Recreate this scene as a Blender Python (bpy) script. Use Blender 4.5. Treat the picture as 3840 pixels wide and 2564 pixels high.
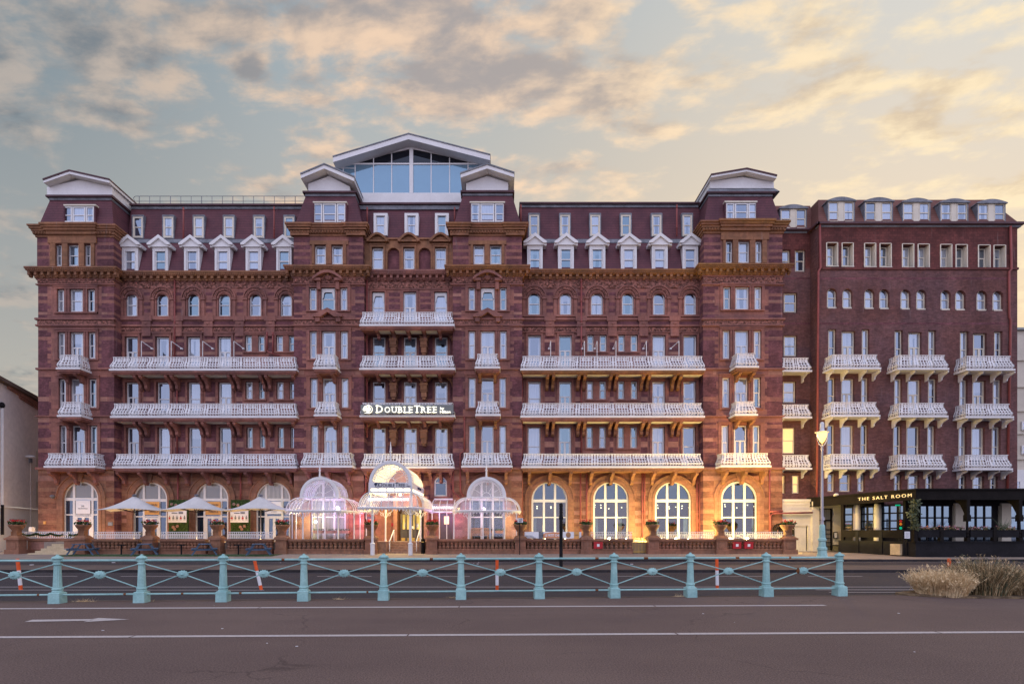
import bpy, bmesh, math, random
from mathutils import Vector
random.seed(11)
sc = bpy.context.scene
for _o in list(bpy.data.objects):
    bpy.data.objects.remove(_o)
R = math.radians
PI = math.pi

# ------------------------------------------------------------------ survey helpers
# the photograph was surveyed against one camera station; sx, sy are photo pixels, Y is metres from the camera
F, VX, HY, CZ = 1992.0, 1880.0, 1990.0, 1.77
def X(sx, Y): return (sx - VX) * Y / F
def Z(sy, Y): return CZ - (sy - HY) * Y / F
def P(sx, sy, Y): return (X(sx, Y), Y, Z(sy, Y))
def gY(sy, z=0.0): return (CZ - z) * F / (sy - HY)
def lin(r, g, b):
    f = lambda c: (c / 255.0 / 12.92) if c / 255.0 <= 0.04045 else ((c / 255.0 + 0.055) / 1.055) ** 2.4
    return (f(r), f(g), f(b))

# ------------------------------------------------------------------ camera
cam = bpy.data.objects.new('camera', bpy.data.cameras.new('camera'))
sc.collection.objects.link(cam)
cam.location = (0, 0, CZ)
cam.rotation_euler = (R(90), 0, 0)
cam.data.sensor_width = 36.0
cam.data.lens = 36.0 * F / 3840.0
cam.data.shift_x = (1920.0 - VX) / 3840.0
cam.data.shift_y = (HY - 1282.0) / 3840.0
cam.data.clip_start = 0.1
cam.data.clip_end = 2000.0
sc.camera = cam

# ------------------------------------------------------------------ node expression helper
class E:
    def __init__(s, nt, k): s.nt, s.k = nt, k
    def _m(s, op, *a):
        n = s.nt.nodes.new('ShaderNodeMath'); n.operation = op
        for i, v in enumerate(a):
            if isinstance(v, E): s.nt.links.new(v.k, n.inputs[i])
            else: n.inputs[i].default_value = v
        return E(s.nt, n.outputs[0])
    def __add__(s, o): return s._m('ADD', s, o)
    __radd__ = __add__
    def __sub__(s, o): return s._m('SUBTRACT', s, o)
    def __rsub__(s, o): return s._m('SUBTRACT', o, s)
    def __mul__(s, o): return s._m('MULTIPLY', s, o)
    __rmul__ = __mul__
    def __truediv__(s, o): return s._m('DIVIDE', s, o)
    def __rtruediv__(s, o): return s._m('DIVIDE', o, s)
    def mx(s, o): return s._m('MAXIMUM', s, o)
    def mn(s, o): return s._m('MINIMUM', s, o)
    def pw(s, o): return s._m('POWER', s, o)
    def fn(s, op): return s._m(op, s)
    def gt(s, o): return s._m('GREATER_THAN', s, o)
    def fract(s): return s._m('FRACT', s)
    def ss(s, a, b):
        n = s.nt.nodes.new('ShaderNodeMapRange'); n.interpolation_type = 'SMOOTHSTEP'
        s.nt.links.new(s.k, n.inputs[0]); n.inputs[1].default_value = a; n.inputs[2].default_value = b
        return E(s.nt, n.outputs[0])
def put(nt, v, sock):
    if isinstance(v, E): nt.links.new(v.k, sock)
    elif hasattr(v, 'is_output'): nt.links.new(v, sock)
    elif isinstance(v, (tuple, list)) and len(v) == 3 and sock.type == 'RGBA': sock.default_value = (*v, 1)
    else: sock.default_value = v
def mixc(nt, f, a, b, mode='MIX'):
    n = nt.nodes.new('ShaderNodeMix'); n.data_type = 'RGBA'; n.blend_type = mode
    put(nt, f, n.inputs[0]); put(nt, a, n.inputs[6]); put(nt, b, n.inputs[7])
    return n.outputs[2]
def xyz(nt, x, y, z):
    n = nt.nodes.new('ShaderNodeCombineXYZ')
    for i, v in enumerate((x, y, z)): put(nt, v, n.inputs[i])
    return n.outputs[0]
def noise(nt, vec, scale, detail=4, rough=0.55, dist=0.0):
    n = nt.nodes.new('ShaderNodeTexNoise')
    if vec is not None: nt.links.new(vec, n.inputs['Vector'])
    n.inputs['Scale'].default_value = scale; n.inputs['Detail'].default_value = detail
    n.inputs['Roughness'].default_value = rough; n.inputs['Distortion'].default_value = dist
    return E(nt, n.outputs[0])

# ------------------------------------------------------------------ world: dusk sky, clouds lit from the lower right
w = bpy.data.worlds.new('World'); sc.world = w; w.use_nodes = True
nt = w.node_tree; nt.nodes.clear()
out = nt.nodes.new('ShaderNodeOutputWorld')
tc = nt.nodes.new('ShaderNodeTexCoord')
sp = nt.nodes.new('ShaderNodeSeparateXYZ'); nt.links.new(tc.outputs['Generated'], sp.inputs[0])
dx, dy, dz = (E(nt, sp.outputs[i]) for i in range(3))
yy = dy.mx(0.12)
a = (dx / yy).mx(-1.6).mn(1.6)
b = (dz / yy).mx(0.0).mn(2.2)
def DA(x): return (x * 1.6354 - VX) / F
def DB(y): return (HY - y * 1.6354) / F
# clear sky
fx = a.ss(-0.95, 0.95)
fh = (b - 0.32) / 0.68
fh = fh.mx(0.0).mn(1.0)
fc = ((a + 0.2) * (a + 0.2) * -7.0).fn('EXPONENT')
low = mixc(nt, fx, lin(170, 166, 160), lin(244, 212, 168))
top = mixc(nt, fx, lin(122, 138, 148), lin(214, 210, 202))
top = mixc(nt, fc * 0.6, top, lin(158, 178, 190))
clear = mixc(nt, fh.pw(0.85), low, top)
# clouds
cv = 1.0 / (b + 0.28)
u = a * cv
def cloudn(du, dv):
    v1 = xyz(nt, u * 7.6 + cv * 2.4 + (5.3 + du), cv * 15.5 + (2.9 + dv), 0.62)
    v2 = xyz(nt, u * 2.2 + cv * 1.2 + (1.3 + du * .3), cv * 4.4 + (7.9 + dv * .3), 0.2)
    return noise(nt, v1, 1.0, 11, 0.56, 0.15) * 0.66 + noise(nt, v2, 1.0, 3, 0.5) * 0.34
blobs = [(1090, 175, 200, 50, .13), (960, 50, 200, 50, .06), (200, 110, 260, 90, .08), (470, 70, 130, 70, .08), (575, 155, 32, 28, .15),
         (130, 255, 220, 45, .07), (1330, 40, 150, 60, .06), (1720, 160, 190, 60, .08), (2040, 190, 170, 70, .08), (1850, 50, 160, 50, .07), (2250, 90, 110, 70, .08),
         (2300, 270, 70, 50, .08), (1380, 225, 60, 35, .09), (1530, 300, 90, 18, .08), (800, 400, 110, 30, .06), (340, 260, 120, 45, .06), (1300, 380, 70, 22, .09), (1010, 255, 60, 30, .05),
         (640, 90, 35, 90, -.07), (1500, 120, 50, 70, -.07), (740, 260, 90, 40, -.05), (1230, 320, 180, 30, -.10), (60, 420, 250, 60, -.10), (1560, 390, 160, 50, -.12), (2000, 380, 250, 40, -.06), (860, 300, 160, 30, -.05)]
g = None
for (bx, by, rx, ry, am) in blobs:
    p = (a - DA(bx)) * (F / (rx * 1.6354 * 1.15)); q = (b - DB(by)) * (F / (ry * 1.6354 * 1.15))
    t = ((p * p + q * q) * -1.0).fn('EXPONENT') * (am * 1.15)
    g = t if g is None else g + t
n1 = cloudn(0, 0) + g
n2 = cloudn(0.16, 0.46)
cover = n1.ss(0.45, 0.60)
lit = ((n1 - g) - n2) * 4.2 + 0.50 + (0.57 - n1) * 2.8
lit = lit.mx(0.0).mn(1.0).ss(0.05, 0.95)
shade = mixc(nt, a.ss(-0.95, -0.05), lin(110, 119, 127), lin(166, 155, 151))
shade = mixc(nt, a.ss(-0.05, 0.95), shade, lin(212, 188, 156))
bright = mixc(nt, a.ss(-0.95, -0.15), lin(182, 170, 160), lin(246, 210, 176))
bright = mixc(nt, a.ss(-0.15, 0.8), bright, lin(255, 231, 188))
cloud = mixc(nt, lit, shade, bright)
front = mixc(nt, cover * 0.90, clear, cloud)
# the sky over the sea behind the camera: clear blue dusk
back = mixc(nt, dz.ss(0.0, 0.75), (1.24, 1.16, 1.46), (0.84, 0.92, 1.32))
sky = mixc(nt, dy.ss(-0.25, 0.28), back, front)
bg = nt.nodes.new('ShaderNodeBackground'); put(nt, sky, bg.inputs[0]); bg.inputs[1].default_value = 1.0
SUN_EL, SUN_AZ = R(48), R(200)
st = nt.nodes.new('ShaderNodeTexSky'); st.sky_type = 'NISHITA'; st.sun_disc = False
st.sun_elevation = R(2); st.sun_rotation = R(20)
bg2 = nt.nodes.new('ShaderNodeBackground'); nt.links.new(st.outputs[0], bg2.inputs[0]); bg2.inputs[1].default_value = 0.05
addn = nt.nodes.new('ShaderNodeAddShader')
nt.links.new(bg.outputs[0], addn.inputs[0]); nt.links.new(bg2.outputs[0], addn.inputs[1])
nt.links.new(addn.outputs[0], out.inputs[0])

# soft afterglow from high over the sea, one lamp
sun = bpy.data.objects.new('sun', bpy.data.lights.new('sun', 'SUN')); sc.collection.objects.link(sun)
sun.data.energy = 0.35; sun.data.angle = R(16); sun.data.color = (1.0, 0.93, 0.95)
sun.rotation_euler = (R(34), 0, R(-16))

sc.view_settings.view_transform = 'Standard'
sc.view_settings.look = 'None'
sc.view_settings.exposure = 0.0
sc.view_settings.gamma = 1.0
sc.cycles.use_denoising = True
sc.cycles.max_bounces = 6
sc.cycles.transparent_max_bounces = 24
sc.cycles.sample_clamp_indirect = 4.0
sc.cycles.use_light_tree = True

# ------------------------------------------------------------------ materials
def newmat(name):
    m = bpy.data.materials.new(name); m.use_nodes = True
    n = m.node_tree; b = n.nodes['Principled BSDF']
    return m, n, b
def pos(n):
    return n.nodes.new('ShaderNodeNewGeometry').outputs['Position']
def mat(name, c, rough=0.75, var=0.12, scale=1.3, c2=None, fine=9.0, spec=0.3, metal=0.0, bump=0.0, brick=None, tiles=None, emit=None):
    m, n, b = newmat(name)
    p = pos(n)
    lo = tuple(v * (1 - var) for v in c); hi = tuple(min(1, v * (1 + var)) for v in c)
    col = mixc(n, noise(n, p, scale, 5, 0.6).ss(0.32, 0.68), lo, c2 if c2 else hi)
    f = noise(n, p, fine, 3, 0.6)
    col = mixc(n, 1.0, col, mixc(n, f.ss(0.25, 0.75), (1 - var * .9,) * 3, (1 + var * .5,) * 3), 'MULTIPLY')
    if brick:
        bw, bh, mort, bv = brick
        s = n.nodes.new('ShaderNodeSeparateXYZ'); n.links.new(p, s.inputs[0])
        px_, py_, pz_ = (E(n, s.outputs[i]) for i in range(3))
        bt = n.nodes.new('ShaderNodeTexBrick')
        n.links.new(xyz(n, px_ + py_, pz_, 0.0), bt.inputs['Vector'])
        bt.inputs['Color1'].default_value = (1 - bv, 1 - bv, 1 - bv, 1); bt.inputs['Color2'].default_value = (1 + bv, 1 + bv, 1 + bv, 1)
        bt.inputs['Mortar'].default_value = (mort, mort, mort, 1)
        bt.inputs['Scale'].default_value = 1.0; bt.inputs['Mortar Size'].default_value = bh * 0.07
        bt.inputs['Brick Width'].default_value = bw; bt.inputs['Row Height'].default_value = bh
        col = mixc(n, 1.0, col, bt.outputs[0], 'MULTIPLY')
        wx = noise(n, xyz(n, (px_ + py_) * 0.55, pz_ * 0.16, 0.0), 1.0, 5, 0.65).ss(0.3, 0.7)
        col = mixc(n, 1.0, col, mixc(n, wx, (0.70, 0.72, 0.76), (1.16, 1.12, 1.08)), 'MULTIPLY')
        st_k = noise(n, xyz(n, (px_ + py_) * 2.6, pz_ * 0.22, 3.0), 1.0, 3, 0.6).ss(0.62, 0.78)
        col = mixc(n, st_k * 0.30, col, (0.30, 0.25, 0.24))
    if tiles:
        s = n.nodes.new('ShaderNodeSeparateXYZ'); n.links.new(p, s.inputs[0])
        fz = (E(n, s.outputs[2]) / tiles).fract()
        col = mixc(n, fz.gt(0.72) * 0.45, col, tuple(v * 0.35 for v in c))
    put(n, col, b.inputs['Base Color'])
    b.inputs['Roughness'].default_value = rough; b.inputs['Metallic'].default_value = metal
    b.inputs['Specular IOR Level'].default_value = spec
    if bump:
        bn = n.nodes.new('ShaderNodeBump'); bn.inputs['Strength'].default_value = bump; bn.inputs['Distance'].default_value = 0.05
        put(n, noise(n, p, fine, 4, 0.6), bn.inputs['Height']); n.links.new(bn.outputs[0], b.inputs['Normal'])
    if emit:
        b.inputs['Emission Color'].default_value = (*emit[0], 1); b.inputs['Emission Strength'].default_value = emit[1]
    return m
M = {}
M['brick'] = mat('dark_red_brick', (0.143, 0.056, 0.064), 0.9, 0.26, 0.9, None, 7, brick=(0.30, 0.10, 0.82, .20))
M['brick2'] = mat('brown_red_brick', (0.175, 0.074, 0.064), 0.9, 0.24, 0.3, (0.145, 0.074, 0.076), 6, brick=(0.30, 0.10, 0.82, .2))
M['tilehung'] = mat('hung_tile', (0.118, 0.036, 0.032), 0.85, 0.2, 0.8, None, 8, brick=(0.34, 0.2, 0.7, .2))
M['stone'] = mat('red_terracotta', (0.265, 0.118, 0.102), 0.8, 0.2, 0.55, (0.295, 0.125, 0.095), 5, brick=(0.85, 0.34, 0.86, .12), bump=.15)
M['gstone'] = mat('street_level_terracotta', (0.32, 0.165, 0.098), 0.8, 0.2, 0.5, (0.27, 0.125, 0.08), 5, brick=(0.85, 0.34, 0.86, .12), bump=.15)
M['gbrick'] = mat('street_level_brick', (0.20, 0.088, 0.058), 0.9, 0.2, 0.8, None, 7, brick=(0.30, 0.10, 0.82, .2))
M['stone2'] = mat('buff_terracotta', (0.34, 0.165, 0.082), 0.8, 0.22, 0.4, (0.25, 0.115, 0.065), 4, brick=(0.75, 0.3, 0.86, .12), bump=.15)
M['ochre'] = mat('ochre_terracotta', (0.36, 0.175, 0.06), 0.8, 0.25, 0.25, (0.22, 0.095, 0.055), 4, brick=(1.4, 0.5, 0.9, .1))
M['pale'] = mat('sandy_terracotta', (0.33, 0.165, 0.125), 0.8, 0.15, 0.5, None, 5, brick=(0.75, 0.3, 0.86, .12))
M['relief'] = mat('carved_terracotta', (0.225, 0.098, 0.076), 0.8, 0.5, 4.5, None, 9, bump=.9)
M['tile'] = mat('plum_roof_tile', (0.105, 0.036, 0.050), 0.7, 0.22, 0.8, (0.125, 0.042, 0.052), 10, tiles=0.22)
M['tile2'] = mat('red_brown_roof_tile', (0.15, 0.062, 0.05), 0.75, 0.2, 0.7, None, 10, tiles=0.22)
M['lead'] = mat('weathered_lead', (0.17, 0.18, 0.205), 0.6, 0.25, 1.5)
M['white'] = mat('white_paint', (0.66, 0.655, 0.655), 0.5, 0.05, 0.8)
M['iron'] = mat('white_painted_iron', (0.64, 0.635, 0.645), 0.5, 0.05, 1.0)
M['cream'] = mat('cream_paint', (0.62, 0.57, 0.47), 0.6, 0.06, 0.8)
M['render'] = mat('grey_white_render', (0.85, 0.79, 0.75), 0.9, 0.10, 0.4, (0.72, 0.66, 0.63), 3)
M['creamwall'] = mat('cream_stucco', (0.55, 0.50, 0.42), 0.8, 0.07, 0.4)
M['pipe'] = mat('oxide_red_pipe', (0.24, 0.062, 0.055), 0.5, 0.12, 1.0)
M['gutter'] = mat('dark_plum_gutter', (0.07, 0.028, 0.034), 0.5, 0.2, 1.0)
M['dark'] = mat('dark_interior', (0.018, 0.019, 0.024), 0.9, 0.2, 1.0)
M['black'] = mat('black_paint', (0.011, 0.0105, 0.013), 0.6, 0.3, 1.2, spec=.12)
M['blackwood'] = mat('black_brown_timber', (0.010, 0.008, 0.0075), 0.65, 0.3, 1.5, spec=.1)
def asphalt(name, c, c2, grain=.3):
    m, n, bs = newmat(name); p = pos(n)
    s = n.nodes.new('ShaderNodeSeparateXYZ'); n.links.new(p, s.inputs[0]); px_, py_ = E(n, s.outputs[0]), E(n, s.outputs[1])
    col = mixc(n, noise(n, p, 0.22, 4, 0.6).ss(.3, .7), c, c2)
    streak = noise(n, xyz(n, px_ * 0.05, py_ * 0.9, 0.0), 1.0, 4, 0.6).ss(.35, .7)
    col = mixc(n, streak * 0.22, col, tuple(v * .7 for v in c))
    blot = noise(n, p, 0.7, 5, 0.7).ss(.58, .72); col = mixc(n, blot * 0.22, col, tuple(v * .6 for v in c))
    g1 = noise(n, p, 46, 2, 0.5).ss(.3, .7); g2 = noise(n, p, 160, 1, 0.5)
    col = mixc(n, 1.0, col, mixc(n, g1, (1 - grain,) * 3, (1 + grain,) * 3), 'MULTIPLY')
    col = mixc(n, g2.gt(.69) * 0.5, col, (0.42, 0.36, 0.33))
    vo = n.nodes.new('ShaderNodeTexVoronoi'); vo.feature = 'DISTANCE_TO_EDGE'; vo.inputs['Scale'].default_value = 0.21
    n.links.new(xyz(n, px_ + noise(n, p, 1.1, 3) * 1.2, py_ + noise(n, p, 1.4, 3) * 1.2, 0.0), vo.inputs['Vector'])
    crack = (1.0 - E(n, vo.outputs['Distance']).ss(0.0, 0.007)) * noise(n, p, 0.35, 2).ss(.5, .62)
    col = mixc(n, crack * 0.45, col, tuple(v * .3 for v in c))
    put(n, col, bs.inputs['Base Color']); bs.inputs['Roughness'].default_value = .9; bs.inputs['Specular IOR Level'].default_value = .2
    bn = n.nodes.new('ShaderNodeBump'); bn.inputs['Strength'].default_value = .25; bn.inputs['Distance'].default_value = .02
    put(n, g1, bn.inputs['Height']); n.links.new(bn.outputs[0], bs.inputs['Normal'])
    return m
M['asphalt'] = asphalt('promenade_asphalt', (0.122, 0.084, 0.075), (0.158, 0.110, 0.094))
M['road'] = asphalt('road_asphalt', (0.043, 0.037, 0.042), (0.058, 0.048, 0.050), .2)
M['median'] = mat('brown_paving', (0.12, 0.088, 0.074), 0.9, 0.2, 0.8, None, 12)
M['pave'] = mat('buff_pavement', (0.27, 0.215, 0.175), 0.85, 0.12, 0.6, None, 6)
M['kerb'] = mat('dark_kerb', (0.03, 0.026, 0.028), 0.9, 0.3, 2.0)
M['paint'] = mat('road_marking', (0.62, 0.56, 0.55), 0.8, 0.22, 1.2, (0.50, 0.44, 0.42), 22)
M['teal'] = mat('seafront_green_paint', (0.27, 0.49, 0.48), 0.42, 0.12, 2.2, (0.33, 0.55, 0.53), 18)
M['lamppost'] = mat('lavender_grey_paint', (0.40, 0.39, 0.43), .5, .08, 1)
M['rust'] = mat('rust', (0.18, 0.07, 0.025), 0.9, 0.3, 6)
M['bluewood'] = mat('slate_blue_timber', (0.075, 0.12, 0.19), 0.7, 0.15, 2)
M['canvas'] = mat('grey_white_canvas', (0.56, 0.54, 0.52), 0.85, 0.07, 1.2)
M['leaf'] = mat('green_leaf', (0.07, 0.13, 0.025), 0.7, 0.5, 9, (0.03, 0.07, 0.02))
M['ivy'] = mat('pale_climber_leaf', (0.22, 0.25, 0.16), 0.7, 0.4, 7, (0.07, 0.10, 0.05))
M['soil'] = mat('dry_soil', (0.13, 0.09, 0.055), .95, .35, 2.5, (0.24, 0.17, 0.10), 30)
M['turf'] = mat('artificial_turf', (0.035, 0.075, 0.025), 0.95, 0.35, 9)
M['red'] = mat('red_petal', (0.50, 0.018, 0.02), 0.6, 0.3, 12)
M['pink'] = mat('mauve_pink_petal', (0.40, 0.16, 0.34), 0.6, 0.3, 12, (0.55, 0.25, 0.2))
M['straw'] = mat('dry_straw', (0.80, 0.56, 0.30), 0.85, 0.25, 5, (0.85, 0.68, 0.42))
M['scrub'] = mat('dry_scrub', (0.24, 0.16, 0.075), 0.85, 0.45, 6, (0.44, 0.32, 0.17))
M['orange'] = mat('orange_plastic', (0.72, 0.10, 0.02), 0.5, 0.12, 3)
M['redbox'] = mat('red_enamel', (0.40, 0.018, 0.025), 0.4, 0.1, 3)
M['sign'] = mat('sign_white', (0.72, 0.72, 0.74), 0.5, 0.04, 2)
M['ink'] = mat('navy_ink', (0.022, 0.03, 0.07), 0.6, 0.1, 2)
M['posteramber'] = mat('amber_poster', (0.62, 0.32, 0.10), 0.7, 0.08, 1)
M['posterpeach'] = mat('peach_banner', (0.62, 0.27, 0.13), 0.7, 0.08, 1)
M['wood'] = mat('teak', (0.36, 0.19, 0.09), 0.6, 0.2, 3)
M['step'] = mat('sandy_step', (0.50, 0.40, 0.26), 0.85, 0.12, 2)
M['granite'] = mat('brown_granite', (0.25, 0.145, 0.10), 0.5, 0.2, 4)
M['brass'] = mat('brass', (0.62, 0.40, 0.10), 0.35, 0.1, 2, metal=.7)
M['panelgrey'] = mat('shade_panel_grey', (0.16, 0.175, 0.175), 0.5, 0.08, 1)
M['doorgrey'] = mat('dark_olive_door', (0.075, 0.065, 0.06), 0.45, 0.15, 2)
M['hedge'] = mat('faux_hedge', (0.04, 0.075, 0.018), 0.9, 0.6, 12)
M['lampglass'] = mat('lamp_glow', (1, .8, .4), 0.5, 0, 1, emit=((1.0, 0.56, 0.08), 4.0))
M['letterglow'] = mat('lit_letter', (.9, .9, .8), 0.5, 0, 1, emit=((1.0, 0.97, 0.80), 0.75))
M['gold'] = mat('gold_letter', (0.78, 0.62, 0.30), 0.5, 0.05, 1, emit=((1.0, 0.78, 0.38), 0.55))
M['bulb'] = mat('warm_bulb', (1, .8, .5), 0.5, 0, 1, emit=((1.0, 0.74, 0.34), 9))
M['strip'] = mat('light_strip', (1, .9, .7), 0.5, 0, 1, emit=((1.0, 0.86, 0.58), 2.6))
M['stripdim'] = mat('soffit_panel_light', (.8, .7, .6), 0.5, 0, 1, emit=((1.0, 0.84, 0.60), 0.25))
M['warmwall'] = mat('lit_lobby', (0.8, 0.6, 0.3), 0.7, 0.15, 0.8, emit=((1.0, 0.66, 0.14), 0.65))
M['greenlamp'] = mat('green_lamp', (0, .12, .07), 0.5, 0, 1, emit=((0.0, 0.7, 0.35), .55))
M['amberreflection'] = mat('reflected_amber_lamp', (.15, .05, 0), 0.5, 0, 1, emit=((1.0, 0.28, 0.02), .5))
M['redreflection'] = mat('reflected_red_lamp', (.1, 0, 0), 0.5, 0, 1, emit=((0.8, 0.04, 0.04), .4))
M['curtain'] = mat('net_curtain', (0.62, 0.62, 0.60), 0.9, 0.12, 3)

def glassmat(name, gloss, dark, white, openness=0.45, tint=(0.86, 0.92, 1.0), rough=0.03):
    m, n, b = newmat(name)
    tcn = n.nodes.new('ShaderNodeTexCoord')
    s = n.nodes.new('ShaderNodeSeparateXYZ'); n.links.new(tcn.outputs['Generated'], s.inputs[0])
    gx, gz = E(n, s.outputs[0]), E(n, s.outputs[2])
    oi = n.nodes.new('ShaderNodeObjectInfo')
    r = E(n, oi.outputs['Random']); r2 = (r * 17.31).fract(); r3 = (r * 5.73).fract()
    wob = noise(n, xyz(n, gx * 3.0 + r * 40.0, gz * 0.8, r * 9.0), 2.0, 2)
    fold = ((gx * 46.0 + wob * 9.0).fn('SINE') * 0.5 + 0.5)
    edge = ((gx - 0.5).fn('ABSOLUTE') * 2.0 + (wob - 0.5) * 0.35 - gz * 0.12)
    gap = edge.gt(r2 * 1.2 - 0.75 + openness * 0.6)
    blind = gz.gt(0.45 + r3 * 0.9)
    cur = gap.mx(blind * 0.7)
    none = r3.gt(0.74) * 0.9
    cur = cur * (1.0 - none)
    wc = mixc(n, fold, tuple(v * 0.72 for v in white), white)
    wc = mixc(n, (r2 * 0.5), wc, tuple(v * 0.62 for v in white))
    col = mixc(n, cur, dark, wc)
    put(n, col, b.inputs['Base Color']); b.inputs['Roughness'].default_value = 0.7
    b.inputs['Specular IOR Level'].default_value = 0.0
    gl = n.nodes.new('ShaderNodeBsdfGlossy'); gl.inputs['Roughness'].default_value = rough
    gl.inputs['Color'].default_value = (*tint, 1)
    mx = n.nodes.new('ShaderNodeMixShader'); mx.inputs[0].default_value = gloss
    n.links.new(b.outputs[0], mx.inputs[1]); n.links.new(gl.outputs[0], mx.inputs[2])
    n.links.new(mx.outputs[0], n.nodes['Material Output'].inputs[0])
    return m
M['pane'] = glassmat('curtained_pane', 0.31, (0.025, 0.03, 0.045), (0.36, 0.38, 0.42), tint=(0.66, 0.80, 1.0))
M['bluepane'] = glassmat('sky_reflecting_pane', 0.30, (0.02, 0.03, 0.05), (0.20, 0.24, 0.30), 1.6, (0.58, 0.82, 1.0))
M['darkpane'] = glassmat('dark_tinted_pane', 0.05, (0.006, 0.007, 0.012), (0.01, 0.01, 0.015), 2.0)
M['frostpane'] = glassmat('frosted_pane', 0.08, (0.16, 0.16, 0.16), (0.30, 0.29, 0.27), 0.2)
M['nightpane'] = glassmat('deep_blue_pane', 0.17, (0.012, 0.02, 0.04), (0.03, 0.045, 0.08), 2.0, (0.62, 0.78, 1.0))
def clear(name, tint, gl, rough=0.02):
    m, n, b = newmat(name)
    n.nodes.remove(b)
    tr = n.nodes.new('ShaderNodeBsdfTransparent'); tr.inputs[0].default_value = (*tint, 1)
    g2 = n.nodes.new('ShaderNodeBsdfGlossy'); g2.inputs['Roughness'].default_value = rough
    mx = n.nodes.new('ShaderNodeMixShader'); mx.inputs[0].default_value = gl
    n.links.new(tr.outputs[0], mx.inputs[1]); n.links.new(g2.outputs[0], mx.inputs[2])
    n.links.new(mx.outputs[0], n.nodes['Material Output'].inputs[0])
    return m
M['clear'] = clear('clear_glass', (0.93, 0.95, 0.97), 0.10)
M['screen'] = clear('thin_screen_glass', (0.96, 0.97, 0.99), 0.03)
M['room'] = clear('restaurant_glass', (0.62, 0.70, 0.80), 0.13)
def cloudyglass(name, base, alpha):
    m, n, b = newmat(name)
    b.inputs['Base Color'].default_value = (*base, 1); b.inputs['Roughness'].default_value = 0.25
    b.inputs['Alpha'].default_value = alpha
    return m
def plainglass(name, base, tint, gl):
    m, n, b = newmat(name); p = pos(n)
    put(n, mixc(n, noise(n, p, .6, 3), tuple(v * .85 for v in base), tuple(v * 1.15 for v in base)), b.inputs['Base Color']); b.inputs['Roughness'].default_value = .8; b.inputs['Specular IOR Level'].default_value = 0
    g2 = n.nodes.new('ShaderNodeBsdfGlossy'); g2.inputs['Roughness'].default_value = .04; g2.inputs['Color'].default_value = (*tint, 1)
    mx = n.nodes.new('ShaderNodeMixShader'); mx.inputs[0].default_value = gl
    n.links.new(b.outputs[0], mx.inputs[1]); n.links.new(g2.outputs[0], mx.inputs[2]); n.links.new(mx.outputs[0], n.nodes['Material Output'].inputs[0])
    return m
M['roofglass'] = plainglass('blinded_blue_glass', (0.12, 0.20, 0.26), (0.55, 0.80, 1.0), .24)
def sheenglass(name, tint, tr, gl):
    m, n, b = newmat(name); n.nodes.remove(b)
    t = n.nodes.new('ShaderNodeBsdfTransparent'); t.inputs[0].default_value = (*tint, 1)
    g2 = n.nodes.new('ShaderNodeBsdfGlossy'); g2.inputs['Roughness'].default_value = .06; g2.inputs['Color'].default_value = (.9, .93, 1, 1)
    df = n.nodes.new('ShaderNodeBsdfDiffuse'); df.inputs[0].default_value = (.72, .74, .80, 1)
    m1 = n.nodes.new('ShaderNodeMixShader'); m1.inputs[0].default_value = gl
    n.links.new(df.outputs[0], m1.inputs[1]); n.links.new(g2.outputs[0], m1.inputs[2])
    m2 = n.nodes.new('ShaderNodeMixShader'); put(n, noise(n, pos(n), 1.6, 4).ss(.3, .7) * .14 + (tr - .07), m2.inputs[0])
    n.links.new(m1.outputs[0], m2.inputs[1]); n.links.new(t.outputs[0], m2.inputs[2]); n.links.new(m2.outputs[0], n.nodes['Material Output'].inputs[0])
    return m
M['canopyglass'] = sheenglass('canopy_glass', (.95, .96, .98), .72, .6)
M['litpane'] = mat('lamplit_pane', (.8, .6, .3), 0.6, 0.1, 1.0, emit=((1.0, 0.70, 0.27), 0.80))

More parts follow.
